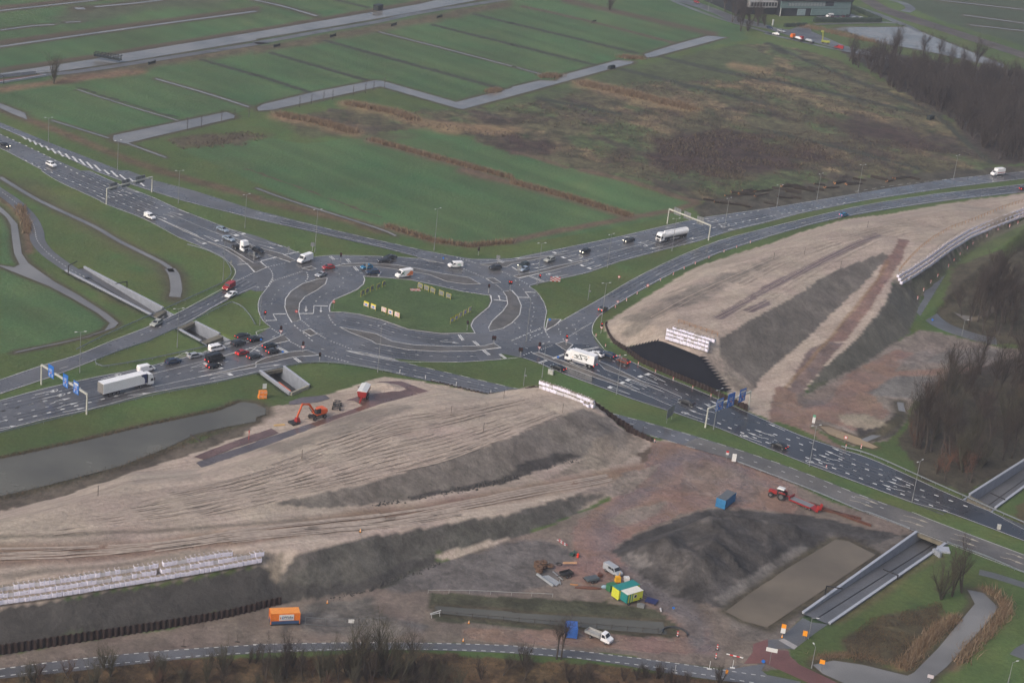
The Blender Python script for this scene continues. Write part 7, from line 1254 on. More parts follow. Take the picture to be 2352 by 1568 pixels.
for x0, x1 in ((-2.3, -2.0), (-1.6, -1.25), (-.85, -.6)): MB().box(x0, x1, -1.13, -1.1, .7, 2.78).build('teal_stripe', TEAL, t)
f_ = MB().box(-.35, .5, -1.15, -1.1, 1.55, 2.35).build('window', WHS, t); MB().box(-.25, .4, -1.17, -1.15, 1.65, 2.25).build('pane', GLASS, f_); MB().box(1.5, 2.0, -1.15, -1.1, .8, 1.1).build('vent', GLASS, t); MB().box(-2, 2, -.5, .5, .5, .7).build('chassis', CHAS, t)
for x in (-1.5, 1.2):
    for sd in (-1, 1): wheel(t, x, sd*.95, .32, .2)
def thing1(name, s, hd, build, mats, label, cat, z=.05): 
    t = root_at(name, s, hd, label, cat, z); o = MB(); build(o); 
    ob = o.build(name+'_body', mats); ob.parent = t; ob.name = 'body'; return t
thing1('fuel_tank', "T23 968 640", (1, 0), lambda b: b.box(-.65, .65, -.5, .5, .15, 1.35, 0, .08, .08).box(-.3, .3, -.25, .25, 1.35, 1.5).tube((.2, 0, 1.4), (.35, 0, 2.4), .08), mat('tank_yellow', (.68, .36, .02), .45), 'yellow fuel tank between the silver van and the teal-roofed cabin', 'tank')
thing1('waste_skip', "T23 910 715", (1, -.3), lambda b: b.box(-1, 1, -.7, .7, 0, 1.5).box(-1.05, 1.05, -.75, .75, 1.5, 1.58), [mat('skip_green', (.03, .14, .06), .5)], 'green bin with pale lid beside the teal-roofed cabin', 'skip')
thing1('water_tank', "T23 1050 630", (1, 0), lambda b: b.box(-.6, .6, -.5, .5, 0, 1.0).tube((0, 0, 1), (0, 0, 1.12), .2), WHS, 'white tank half hidden behind the teal-roofed cabin', 'tank')
thing1('tarpaulin_bundle', "T23 848 695", (1, 0), lambda b: b.ell((0, 0, .25), (.8, .5, .45), 9, 5), mat('pale_blue_tarp', (.25, .36, .44), .6), 'pale blue bundle beside the green bin', 'bundle')
COIR = mat('brown_coir', (.10, .058, .038), .95, 0, .3, 3)
def torus(b, R_, r, z, n=16, k=6):
    vs = [((R_+r*math.cos(2*math.pi*j/k))*math.cos(2*math.pi*i/n), (R_+r*math.cos(2*math.pi*j/k))*math.sin(2*math.pi*i/n), z+r*.75*math.sin(2*math.pi*j/k)) for i in range(n) for j in range(k)]
    b.add(vs, [(i*k+j, ((i+1) % n)*k+j, ((i+1) % n)*k+(j+1) % k, i*k+(j+1) % k) for i in range(n) for j in range(k)])
for i, (x, y, n) in enumerate(((232, 512, 3), (285, 505, 3), (250, 552, 3), (350, 508, 1))):
    def f(b, n=n):
        for q_ in range(n): torus(b, .58, .36, .3+.5*q_)
    thing1('coir_roll', "T23 %d %d" % (x, y), (1, 0), f, COIR, ('stack of brown coiled rolls, left of the group by the steel pipes', 'stack of brown coiled rolls, rear right of the group', 'stack of brown coiled rolls, front one beside the silver pipes', 'single brown coil lying right of the coil stacks')[i], 'coil')
def hose(b):
    for q_ in range(5): torus(b, .55+.12*math.sin(q_*2), .05, .08+.07*q_)
thing1('hose_coil', "T23 432 490", (1, 0), hose, CHAS, 'tangled black hose coil beside the wooden planks', 'hose')
o = thing1('plank_stack', "T23 530 472", (1, 0), lambda b: b.box(-1.6, 1.6, -.25, .25, 0, .18).box(-1.5, 1.6, -.1, .2, .18, .3), mat('fresh_timber', (.50, .30, .17), .7), 'pale wooden planks lying beside the black hose', 'planks')
thing1('plank_stack', "T23 570 668", (1, .1), lambda b: b.box(-.9, .9, -.15, .15, 0, .2), mat('orange_timber', (.42, .20, .08), .7), 'short orange timber lying between the two small trailers', 'planks')
SIL = mat('galvanised_pipe', (.42, .44, .46), .3, .6, .1)
def pipes(b):
    for i in range(7): b.tube((-2.6+.1*i, -.75+.27*i, .15), (2.6-.12*i, -.75+.27*i, .15), .12, n=8)
thing1('pipe_stack', "T23 360 630", (1, .62), pipes, SIL, 'row of silver pipes fanned out on the mud', 'pipes'); thing1('metal_sheet', "T23 305 630", (1, .72), lambda b: b.box(-3.0, 3.0, -.35, .35, .1, .55, 0, .05, .2), SIL, 'long shiny metal profile lying left of the silver pipes', 'metal profile')
thing1('pipe', "T23 420 590", (1, .82), lambda b: b.tube((-2, 0, .15), (2, 0, .15), .13), SIL, 'single long silver pipe right of the fanned pipes', 'pipe'); thing1('pipe', "T23 440 648", (.25, 1), lambda b: b.tube((-1, 0, .15), (1, 0, .15), .13), SIL, 'short silver pipe at the foot of the fanned pipes', 'pipe')
t = root_at('box_trailer', "T23 495 590", (-1, .25), 'small black open trailer beside the silver pipes', 'trailer', .05); b = MB().box(-1.4, 1.4, -.8, .8, .6, .7)
for a_ in ((-1.4, 1.4, -.85, -.78), (-1.4, 1.4, .78, .85), (-1.45, -1.38, -.8, .8), (1.38, 1.45, -.8, .8)): b.box(*a_, .7, 1.15)
b.build('bed', mat('trailer_black', (.022, .022, .024), .5), t); MB().bar((1.4, 0, .6), (2.6, 0, .5), .12, .12).build('drawbar', CHAS, t)
for x in (-.4, .4):
    for sd in (-1, 1): wheel(t, x, sd*.95, .33, .2)
t = root_at('flat_trailer', "T23 730 635", (-1, .2), 'grey flatbed trailer with a covered load on the site', 'trailer', .05); MB().box(-1.7, 1.7, -.95, .95, .6, .75).box(-1.6, 1.6, -.9, .9, .75, 1.05, 0, .1, .1).build('bed', mat('slate_cover', (.07, .085, .095), .5), t); MB().bar((1.7, 0, .6), (2.6, 0, 1.5), .15, .15).build('stand', CHAS, t)
for x in (-.5, .4):
    for sd in (-1, 1): wheel(t, x, sd*.95, .33, .2)
thing1('steel_drum_pump', "T23 808 590", (1, 0), lambda b: b.box(-.5, .5, -.4, .4, .1, .7).tube((0, -.5, .5), (0, .5, .5), .35), RUSTL, 'rusty pump left of the yellow tank', 'pump')
thing1('red_gas_bottle', "T23 603 415", (1, 0), lambda b: b.tube((0, 0, 0), (0, 0, .9), .28, n=10).tube((0, 0, .9), (0, 0, 1.1), .1), mat('bright_red_can', (.75, .05, .02), .4), 'bright red canister on the mud by the plate track', 'canister').name = 'canister'
thing1('green_bin', "T23 587 385", (1, .9), lambda b: b.tube((-.8, 0, .35), (.8, 0, .35), .3, n=8), mat('dark_green_tube', (.02, .06, .05), .5), 'dark green gas bottle lying behind the red canister', 'gas bottle').name = 'gas_bottle'
thing1('green_box', "T23 552 398", (1, .5), lambda b: b.box(-.5, .5, -.35, .35, 0, .6), mat('dark_green_tube', (.02, .06, .05), .5), 'small dark green box left of the green gas bottle', 'box').name = 'crate'
thing1('sheet_stack', "T23 700 700", (1, .05), lambda b: b.ell((0, 0, .1), (3.2, .4, .45), 12, 5), RUSTL, 'long curved brown profile lying in front of the grey trailer', 'profile').name = 'steel_profile'
b3 = root_at('pallet_stack', "T23 1280 825", (1, .3), 'dark blue pallets beside the plate track', 'pallets', .05)
for i in range(6): MB().box(-1.3, 1.3, -1.2+.42*i, -1.0+.42*i, .35, .45).build('slat', NAVY, b3)
MB().box(-1.2, -1.0, -1.2, 1.1, .1, .35).box(1.0, 1.2, -1.2, 1.1, .1, .35).build('bearer', CHAS, b3)
thing1('tool_box', "T23 1180 870", (1, .2), lambda b: b.box(-.8, .8, -.45, .45, 0, .7).box(-.3, .8, -.4, .4, .7, .8), SBACK, 'grey box with boards beside the yellow and teal wagon', 'tool box')
thing1('pipe_piece', "T23 1365 905", (.2, 1), lambda b: b.tube((-.6, 0, .25), (.6, 0, .25), .22, n=10), mat('white_pipe', (.45, .45, .47), .4), 'short white pipe near the end of the brown ditch', 'pipe').name = 'pipe'
# culvert ring
p, _ = place("T23 1495 1115", (1, 0)); b = MB(); n = 22
for r0, zc in ((2.6, 0),):
    vs = []
    for i in range(n+1):
        a = math.pi*1.15*i/n-.25; vs += [(r0*math.cos(a), r0*.9*math.sin(a), .45), (r0*math.cos(a), r0*.9*math.sin(a), -.1), ((r0+.22)*math.cos(a), (r0+.22)*.9*math.sin(a), .45), ((r0+.22)*math.cos(a), (r0+.22)*.9*math.sin(a), -.1)]
    b.add(vs, [q_ for i in range(n) for q_ in ((i*4, i*4+4, i*4+5, i*4+1), (i*4+2, i*4+3, i*4+7, i*4+6), (i*4, i*4+2, i*4+6, i*4+4))])
o = b.build('curved_wall', DKSTEEL); o.location = p; tag(o, 'dark curved retaining edge at the end of the brown ditch', 'retaining edge')
# stop barrier at the ditch
t = root_at('road_barrier', "T13 1645 960", (1, -.2), 'white folding barrier beside the start of the brown ditch', 'barrier', .02, False); MB().bar((-1.3, 0, 1.0), (1.3, 0, 1.35), .08, .22).bar((-1.2, 0, .8), (1.2, 0, .8), .08, .16).build('board', WHS, t)
for x in (-1, 1): MB().bar((x, -.3, 0), (x, .1, 1.1), .06, .06).build('leg', WHS, t)
# orange crates by the unfinished underpass
CO = mat('crate_orange', (.75, .24, .03), .5, 0, .08)
for i, (x, y, z) in enumerate(((38, 520, .05), (76, 520, .05), (44, 518, 1.15), (78, 518, 1.15))):
    p, rz = place("T12 %d %d" % (x, y), (1, -.1)); t = empty('plastic_crate', p+np.array([0, 0, z]), rz, 'orange crate stacked by the unfinished underpass, %s' % ('lower left', 'lower right', 'upper left', 'upper right')[i], 'crate'); MB().box(-.55, .55, -.5, .5, 0, 1.0, 0, .03, .03).build('body', CO, t); MB().box(-.4, .4, -.53, -.5, .55, .7).build('label_strip', WHS, t)
thing1('notice_board', "T12 78 440", (1, -.1), lambda b: b.box(-.55, .55, -.05, .05, .2, 1.6), WHS, 'white board standing behind the orange crates', 'board')
thing1('timber_boards', "T12 215 768", (1, -.1), lambda b: b.box(-1.5, 1.5, -.45, .45, 0, .06).box(-1.1, 1.4, -.2, .4, .06, .12), mat('yellow_timber', (.50, .33, .14), .7), 'yellow wooden boards lying left of the excavator', 'boards')
thing1('red_post', "T02 2285 900", (1, 0), lambda b: b.tube((0, 0, 0), (0, 0, 2.4), .07).tube((0, 0, 1.9), (0, 0, 2.5), .14), mat('red_paint', (.5, .04, .03), .5), 'thin red post on the rusty plate road by the canal', 'post')
thing1('timber_jetty', "T02 1800 895", (1, .75), lambda b: b.box(-2.6, 2.6, -.15, .15, .1, .3), DKP, 'dark timber plank across the shallow bank of the wide canal', 'plank')
def logs(s0, n, label):
    A, B_ = W(s0)[0], W(s0)[-1]
    for i in range(n):
        f = i/(max(1, n-1)); p = A*(1-f)+B_*f+np.array([random.uniform(-3, 3), random.uniform(-4, 4), 0]); L = random.uniform(4, 9); a = random.uniform(-.5, .9); b = MB()
        for k in range(random.randint(3, 6)):
            o_ = random.uniform(-.9, .9); r_ = random.uniform(.16, .3); z = .25+random.choice((0, 0, .45)); b.tube((-L/2, o_, z), (L/2, o_+random.uniform(-.3, .3), z), r_, r_*.7, 7, 0); b.m[-1] = b.m[-2] = 1
        for k in range(6): b.tube((random.uniform(-L/2, L/2), 0, .3), (random.uniform(-L/2, L/2), random.uniform(-2, 2), random.uniform(.6, 1.8)), .07, .02, 4, 0)
        o = b.build('log_pile', [mat('dark_bark', (.035, .026, .02), .9), mat('cut_wood', (.42, .20, .09), .7)]); o.location = p; o.rotation_euler = (0, 0, a); tag(o, label, 'log pile', 'felled log piles along the upper right road')
logs("T21 1860 300 T21 2200 215", 5, 'dark felled logs with orange cut ends in the cluster left of the lamp posts'); logs("T21 2200 225 T31 400 150", 8, 'dark felled logs with orange cut ends between the first two verge lamp posts'); logs("T31 300 150 T31 1300 60", 10, 'dark felled logs on the muddy strip above the upper right road'); logs("T21 2000 330 T31 300 240", 5, 'scattered felled branches nearest the upper right road')
# ---- field items
def small(name, s, build, m, label, cat, z=0, hd=(1, -.3)):
    p, rz = place(s, hd); b = MB(); build(b); o = b.build(name, m); o.location = p+np.array([0, 0, z]); o.rotation_euler = (0, 0, rz); tag(o, label, cat)
DG = mat('dark_green_box', (.01, .018, .018), .6)
small('water_trough', "T30 1490 1095", lambda b: b.box(-2.2, 2.2, -.9, .9, 0, 1.6).box(-2.2, 2.2, -.95, .95, 1.6, 1.7), DG, 'dark green box standing alone at the edge of the marsh', 'box'); small('field_gate', "T20 755 215", lambda b: b.box(-2, -1.8, -.1, .1, 0, 2).box(1.8, 2, -.1, .1, 0, 2).box(-2, 2, -.05, .05, 1.0, 1.6), DG, 'small dark gate in the middle of the far fields', 'gate'); small('water_trough', "T20 912 632", lambda b: b.box(-2.4, 2.4, -.8, .8, 0, 1.4).box(-2, 2.2, -.6, .6, 1.4, 1.6), DG, 'dark grey raft at the canal bank below the reed tuft', 'raft')
for i, (s, l) in enumerate((("T00 1395 590", 'left end beside the leaning canal bridge'), ("T10 190 432", 'second from left along the far road'), ("T10 705 340", 'third from left along the far road'), ("T10 1265 238", 'fourth from left along the far road'), ("T10 1685 165", 'rightmost along the far road'))): small('field_gate', s, lambda b: b.box(-2.6, 2.6, -.15, .15, .2, 1.2).box(-2.7, -2.4, -.2, .2, 0, 1.5).box(2.4, 2.7, -.2, .2, 0, 1.5), DG, 'dark field gate, '+l, 'gate')
small('shed', "T10 1120 92", lambda b: b.box(-2.6, 2.6, -1.5, 1.5, 0, 2.6).box(-2.9, 2.9, -1.8, 1.8, 2.6, 2.75), [DG], 'small dark shed on the far canal bank at the top', 'shed')
t = empty('footbridge', W("T00 870 540")[0], 0, 'dark timber bridge leaning across the far canal at upper left', 'bridge'); A, B_ = W("T00 870 540")[0], W("T00 1110 575")[0]; e_ = np.array([0, 0, 1.6]); MB().bar(e_, B_-A+[0, 0, 1.2], 2.6, .5).build('deck', DG, t)
for sd in (-1, 1):
    b = MB()
    for i in range(9): q_ = (B_-A)*i/8+np.array([0, sd*1.3, 1.6]); b.box(q_[0]-.15, q_[0]+.15, q_[1]-.1, q_[1]+.1, q_[2], q_[2]+1.6)
    b.bar(np.array([0, sd*1.3, 2.9]), B_-A+[0, sd*1.3, 2.6], .15, .25); b.build('railing', DG, t)
for i, s in enumerate(("T10 400 985 ", "T10 508 960", "T10 620 935", "T10 703 920", "T10 892 880", "T10 1003 860", "T10 1080 835", "T10 1180 805", "T00 1720 1180", "T00 1850 1165", "T00 2035 1110", "T00 2155 1100", "T00 2285 1080")): small('young_tree', s, lambda b: [b.tube((0, 0, 0), (0, 0, 4.5), .12, .04, 5)]+[b.tube((0, 0, 1.5+.35*k), (.7*math.cos(k*2.4), .7*math.sin(k*2.4), 2.6+.35*k), .05, .015, 3) for k in range(8)], DKP, 'slim young bare tree in the row along the zigzag canal', 'tree')
for o in [o for o in COL.objects if o.name.startswith('young_tree')]: o['group'] = 'young trees along the zigzag canal'
# ---- far building
def building():
    TE = mat('teal_cladding', (.14, .21, .21), .35, 0, .08, .4); DK = mat('dark_glazing', (.03, .034, .042), .2); RF = mat('grey_flat_roof', (.26, .27, .29), .5, 0, .1, .2)
    a, b_ = W("T30 100 150")[0], W("T30 748 152")[0]; d = (b_-a)[:2]; L = np.linalg.norm(d); rz = math.atan2(d[1], d[0]); t = empty('office_building', a, rz, 'teal glass-fronted office hall with flat roof at the top edge', 'building'); dep = 45
    H = 10
    MB().box(.2, L-.2, .2, dep, 0, H-.6).build('wall', DK, t); f = MB().box(0, L, -.3, .25, 4.6, H-1.2).build('upper_facade', TE, t); MB().box(L*.44, L, -.35, .25, .6, 4.4).build('lower_facade', TE, t); MB().box(L*.25, L*.36, -.2, .25, .5, 4.2).build('glass_entrance', mat('pale_glass', (.26, .33, .36), .2), t)
    rf = MB().box(-.5, L+.5, -.8, dep+.5, H-.6, H).build('roof', RF, t); MB().box(-.6, L+.6, -.9, -.5, H-1.3, H+.1).build('parapet', CHAS, rf)
    w_ = MB().box(L*.1, L*.62, -.4, -.31, 5.8, 8).build('window_band', mat('window_grey', (.24, .28, .29), .2), t)
    for i in range(12): MB().box(L*.1+i*L*.52/12, L*.1+i*L*.52/12+.12, -.46, -.4, 5.8, 8).build('mullion', DK, w_)
    MB().box(L*.62, L*.74, -.42, -.3, 6, H-1.3).build('dark_panel', DK, t); MB().box(L-.5, L+.2, -.4, dep, 0, H-.5).build('corner_frame', CHAS, t); MB().tube((.2, -.6, 0), (.2, -.6, 4.6), .2).build('column', WHS, t)
    MB().box(-26, -.4, 4, 40, 0, H-2).build('side_wing', DK, t); k = MB().box(-20, -1, 1.5, 4.1, 4.5, 8).build('balcony_block', mat('wing_concrete', (.33, .32, .32), .6), t)
    for i in range(9): MB().box(-19+2*i, -17.6+2*i, 1.4, 1.5, 5.3, 7.4).build('window', DK, k)
building()
HEDG = mat('hedge_green', (.022, .04, .024), .9, 0, .3, .8)
def hedge(s, h, w_, label):
    A, B_ = W(s)[0], W(s)[-1]; d = B_-A; L = np.linalg.norm(d); t = d/L; n_ = np.array([-t[1], t[0], 0]); k = max(6, int(L/1.2)); vs = []; rr = random.Random(3)
    for i in range(k+1):
        c = t*L*i/k
        for (o_, z) in ((-w_/2, 0), (-w_/2, h*.8), (-w_*.3, h), (w_*.3, h), (w_/2, h*.8), (w_/2, 0)): vs.append(c+n_*(o_+rr.uniform(-.15, .15))+np.array([0, 0, max(0, z+rr.uniform(-.2, .2))]) )
    fs = [(i*6+j, (i+1)*6+j, (i+1)*6+j+1, i*6+j+1) for i in range(k) for j in range(5)]+[(0, 1, 2, 3, 4, 5), tuple(k*6+j for j in range(5, -1, -1))]; o = mesh_obj('hedge', vs, fs, HEDG); o.location = A; tag(o, label, 'hedge')
hedge("T30 420 205 1030 203", 2.6, 2.0, 'long clipped hedge in front of the parked cars at the office hall'); hedge("T30 1030 200 760 80", 2.6, 2.0, 'clipped hedge closing the right side of the car park'); hedge("T30 150 250 350 240", 2.0, 1.5, 'short dark hedge above the far junction')
small('white_post_box', "T30 42 235", lambda b: b.box(-.5, .5, -.3, .3, 0, 3.2), WHS, 'small white pillar on the lawn before the office hall', 'pillar')
# ================================================================ bare trees, reeds, scrub
BARK = mat('bark_brown', (.050, .040, .034), .9, 0, .2); TWIG = mat('twig_brown', (.042, .031, .025), .9, 0, .25, .6); TWIGR = mat('reddish_twigs', (.085, .045, .03), .9, 0, .25, .6); BARKG = mat('bark_olive', (.055, .052, .035), .9, 0, .2); TWIGO = mat('olive_twigs', (.062, .055, .036), .9, 0, .25, .6); LEAFR = mat('rust_leaves', (.12, .056, .034), .8, 0, .3, 1)
def tree_mesh(seed, H, spread, ntw, multi=1, base=.35, tw=.05):
    r = random.Random(seed); tr_ = MB(); cr = MB()
    def limb(p, d, L, rad, lvl):
        n = 3; q = np.array(p, float); d = np.array(d, float)
        for i in range(n):
            d2 = d+np.array([r.uniform(-.18, .18), r.uniform(-.18, .18), r.uniform(.0, .16)]); d2 /= np.linalg.norm(d2); q2 = q+d2*L/n; ra = rad*(1-i/n*.45); rb = rad*(1-(i+1)/n*.45)
            (tr_ if lvl == 0 else cr).tube(q, q2, ra, rb, 6 if lvl == 0 else 3, 0, False)
            if lvl < 2:
                for _ in range(2 if lvl == 0 and i == 0 else 3):
                    a = r.uniform(0, 6.28); u = r.uniform(.45, 1.0)*(1.0 if lvl else spread); dd = d2*.9+np.array([math.cos(a)*u, math.sin(a)*u, r.uniform(.1, .5)]); dd /= np.linalg.norm(dd); f = r.random()
                    if lvl > 0 or (i > 0 or base < .2): limb(q*(1-f)+q2*f, dd, L*r.uniform(.38, .62), rb*.5, lvl+1)
            q, d = q2, d2; tips.append((q, d, lvl))
    tips = []
    for m_ in range(multi):
        a = r.uniform(0, 6.28); limb((0, 0, -.2), (.35*math.cos(a)*(multi > 1), .35*math.sin(a)*(multi > 1), 1), H*.85, H*.018+.05, 0)
    T_ = [t for t in tips if t[2] > 0]
    for _ in range(ntw):
        q, d, l = r.choice(T_); q = q+np.array([r.gauss(0, .35), r.gauss(0, .35), r.gauss(0, .4)]); e = d*.6+np.array([r.uniform(-.8, .8), r.uniform(-.8, .8), r.uniform(-.1, 1.0)]); e = e/np.linalg.norm(e)*r.uniform(.6, 1.5)*H/11; s_ = np.cross(e, (r.uniform(-1, 1), r.uniform(-1, 1), r.uniform(-1, 1))); s_ = s_/(np.linalg.norm(s_)+1e-6)*tw/2
        cr.add([q-s_, q+s_, q+e+s_*.3, q+e-s_*.3], [(0, 1, 2, 3)])
    return tr_, cr
def mk_mesh(b, nm, m): me = bpy.data.meshes.new(nm); me.from_pydata([tuple(v) for v in b.v], [], b.f); me.materials.append(m); me.update(); return me
TP = {}
def proto(key, seed, H, spread, ntw, multi, base, tw, bm, tm):
    a, b = tree_mesh(seed, H, spread, ntw, multi, base, tw); TP.setdefault(key, []).append((mk_mesh(a, 'trunk', bm), mk_mesh(b, 'crown', tm)))
for i in range(3): proto('tall', 10+i, 15, .5, 520, 1, .35, .055, BARK, TWIG)
for i in range(3): proto('mid', 20+i, 10, .75, 480, 2, .2, .05, BARK, TWIG)
for i in range(3): proto('bush', 30+i, 5, 1.0, 420, 4, .1, .045, BARK, TWIG)
for i in range(2): proto('red', 40+i, 6, .8, 380, 3, .1, .05, BARK, TWIGR)
for i in range(3): proto('olive', 50+i, 9, .8, 520, 4, .15, .05, BARKG, TWIGO)
for i in range(1): proto('rust', 60+i, 7, .7, 300, 1, .2, .10, BARK, LEAFR)
def tree(p, key, label, group=None, sc=1.0, name='bare_tree', cat='tree'):
    t = empty(name, p, random.uniform(0, 6.28), label, cat, group); a, b = random.choice(TP[key]); t.scale = (sc, sc, sc*random.uniform(.9, 1.1))
    for nm, me in (('trunk', a), ('crown', b)): o = bpy.data.objects.new(nm, me); COL.objects.link(o); o.parent = t
    return t
def wood(poly, n, keys, label, group, nstuff=0, dens_seed=1, sc=(.8, 1.2), name='bare_tree', front=None):
    P_ = PX(poly); G = [gp(*p)[:2] for p in P_]; x0, x1 = min(g[0] for g in G), max(g[0] for g in G); y0, y1 = min(g[1] for g in G), max(g[1] for g in G); r = random.Random(dens_seed); pts = []
    while len(pts) < n+nstuff:
        x, y = r.uniform(x0, x1), r.uniform(y0, y1)
        if inpoly(np.array([x]), np.array([y]), G)[0]: pts.append((x, y))
    pts.sort(key=lambda p: p[1]); k = 0
    for p in pts[:n]: tree((p[0], p[1], hz(*p)), random.choice(keys), label, group, random.uniform(*sc), name)
    if nstuff:
        vs = []; fs = []; nv = 0
        for p in pts[n:]:
            a, b = random.choice(TP[random.choice(keys)]); s_ = random.uniform(*sc); an = random.uniform(0, 6.28); c_, s2 = math.cos(an), math.sin(an)
            for me in (a, b):
                co_ = np.empty(len(me.vertices)*3); me.vertices.foreach_get('co', co_); co_ = co_.reshape(-1, 3)*s_; q = np.stack([co_[:, 0]*c_-co_[:, 1]*s2+p[0], co_[:, 0]*s2+co_[:, 1]*c_+p[1], co_[:, 2]], 1); vs.append(q); fs += [tuple(nv+i for i in pl.vertices) for pl in me.polygons]; nv += len(q)
        o = mesh_obj('wood', np.concatenate(vs), fs, TWIG); tag(o, 'mass of bare brown trees in the '+group, 'wood', None, 'stuff')
wood("D 1925 135 1990 165 2085 226 2175 265 2255 348 2295 375 2420 368 2560 300 2520 225 2230 196 2060 164", 80, ('mid', 'bush', 'mid'), 'bare brown tree near the front of the dense wood beyond the marsh', 'dense wood beyond the marsh', 620, 1, (.85, 1.25))
wood("D 1960 135 2060 160 2200 185 2420 225 2420 205 2200 165 2040 140", 24, ('tall', 'mid'), 'tall thin bare tree standing before the far pond', 'thin trees before the far pond', 0, 2, (.85, 1.2))
wood("D 2200 690 2280 668 2460 640 2460 770 2290 782 2205 750", 34, ('tall', 'mid', 'tall'), 'bare dark tree in the grove inside the curved path', 'grove inside the curved path at right', 30, 3, (.7, .95))
wood("D 2070 1020 2120 930 2150 890 2250 850 2460 800 2460 1030 2352 1050 2230 1110 2150 1090", 60, ('tall', 'mid', 'olive', 'red'), 'bare tree in the wood beside the lower right road', 'wood beside the lower right road', 40, 4, (.8, 1.3))
for s, l, k in (("T32 1620 1285", 'rust-leaved small tree at the edge of the right wood, left one', 'rust'), ("T32 1815 1300", 'rust-leaved small tree at the edge of the right wood, right one', 'rust'), ("T32 1495 1010", 'tall dark bare tree alone at the left edge of the right wood', 'tall'), ("T33 1590 800", 'broad bare tree left in the clump beside the lower right underpass', 'olive'), ("T33 1780 740", 'bare tree right in the clump beside the lower right underpass', 'mid'), ("T33 1690 770", 'dark dense bare tree in the middle of the clump by the lower underpass', 'mid'), ("T00 495 770", 'wide bare tree alone beside the far path at upper left', 'olive'),
                ("T23 410 1350", 'slim bare tree before the blue container, left trunk', 'tall'), ("T23 450 1350", 'slim bare tree before the blue container, right trunk', 'tall')):
    p = onground(*PX(s)[0]); t = tree(p, k, l, None, {'rust': .95, 'tall': .62 if 'slim' in l else .95, 'olive': 1.1, 'mid': 1.05}[k])
for i, (s, l) in enumerate((("T20 2050 150", 'left in the dark clump by the far road'), ("T20 2120 200", 'middle of the dark clump by the far road'), ("T20 1960 110", 'top of the dark clump by the far road'), ("T20 2200 215", 'right in the dark clump by the far road'), ("T20 2100 290", 'lowest in the dark clump by the far road'), ("T20 2020 210", 'front of the dark clump by the far road'), ("T20 2260 240", 'far right of the dark clump by the far road'), ("T20 2130 130", 'back of the dark clump by the far road'))): tree(W(s)[0], 'mid', 'bare tree, '+l, None, 1.1); tree(W(s)[0]+np.array([4, 3, 0]), 'bush', 'bushy undergrowth beside the bare tree, '+l, None, 1.3, 'bare_bush', 'bush')
p = W("T20 895 95")[0]; t = tree(p, 'bush', 'lone dark conical shrub in the far field at the top', None, 1.4, 'shrub', 'shrub')
# bottom belt
BB = (('T13 880 1540', .8), ('T13 1010 1530', .95), ('T13 1240 1530', .9), ('T13 1400 1560', .7), ('T13 1560 1580', .55), ('T03 900 1590', .5), ('T03 1900 1560', .55), ('T13 180 1560', .6), ("T03 2060 1500", .75), ("T13 280 1530", .75), ("T13 430 1520", .6), ("T13 600 1560", .8), ("T13 925 1500", 1.25), ("T13 1150 1490", 1.28), ("T13 1330 1560", 1.0), ("T13 1060 1560", .8), ("T13 90 1580", .7), ("T13 760 1570", .6), ("T13 1700 1590", .55), ("T23 110 1540", .6), ("T13 1480 1500", .8), ("T03 1500 1560", .6), ("T13 2270 1500", .45))
for i, (s, sc) in enumerate(BB): tree(W(s)[0], random.choice(('olive', 'mid')) if sc < 1.2 else 'olive', ('bare olive bush in the rough strip below the bottom road' if sc < 1.2 else ('tall spreading bare tree at the bottom, left of the pair' if i == 12 else 'tall spreading bare tree at the bottom, right of the pair')), 'bare bushes below the bottom road' if sc < 1.2 else None, sc)
wood("D -80 1575 300 1530 1000 1508 1400 1540 1700 1580 1700 1640 -80 1640", 80, ('bush', 'red', 'olive'), 'low bare bush in the brown strip along the bottom edge', 'low bushes along the bottom edge', 60, 8, (.35, .7), 'bare_bush')
# ---- reeds and scrub as real blades
def blades(name, regions, n, h, w_, cols, label, z=True, seed=1, lean=.35):
    r = np.random.default_rng(seed); vs = []; cnt = 0; mats_ = cols; V_ = []; F_ = []; MI = []
    for kind, s, wd, frac in regions:
        Pp = PX(s); G = np.array([gp(*p)[:2] for p in Pp]); k = int(n*frac)
        if kind == 'L':
            L = np.concatenate([[0], np.cumsum(np.linalg.norm(np.diff(G, axis=0), axis=1))]); u = r.random(k)*L[-1]; x = np.interp(u, L, G[:, 0])+r.normal(0, wd/2.6, k); y = np.interp(u, L, G[:, 1])+r.normal(0, wd/2.6, k)
        else:
            x = r.uniform(G[:, 0].min(), G[:, 0].max(), k*2); y = r.uniform(G[:, 1].min(), G[:, 1].max(), k*2); nz = vnoise(x, y, wd, seed+3, 3); m_ = inpoly(x, y, G) & (nz > -.03); x, y = x[m_], y[m_]
        for i in range(len(x)):
            a = r.random()*6.283; hh = h*r.uniform(.6, 1.25); ww = w_*r.uniform(.6, 1.3); lx, ly = r.normal(0, lean*hh, 2); c, s_ = math.cos(a)*ww/2, math.sin(a)*ww/2; nv = len(V_); V_.extend([(x[i]-c, y[i]-s_, -.05), (x[i]+c, y[i]+s_, -.05), (x[i]+lx, y[i]+ly, hh)]); F_.append((nv, nv+1, nv+2)); MI.append(int(r.integers(len(cols))))
    o = mesh_obj(name, V_, F_, mats_, MI); tag(o, label, None, None, 'stuff'); return o
RE1 = mat('reed_tan', (.18, .125, .075), .9, 0, .2); RE2 = mat('reed_brown', (.15, .095, .055), .9, 0, .2); GRK = mat('dark_bank_growth', (.05, .045, .028), .9, 0, .2); RE3 = mat('reed_pale', (.22, .165, .11), .9, 0, .2)
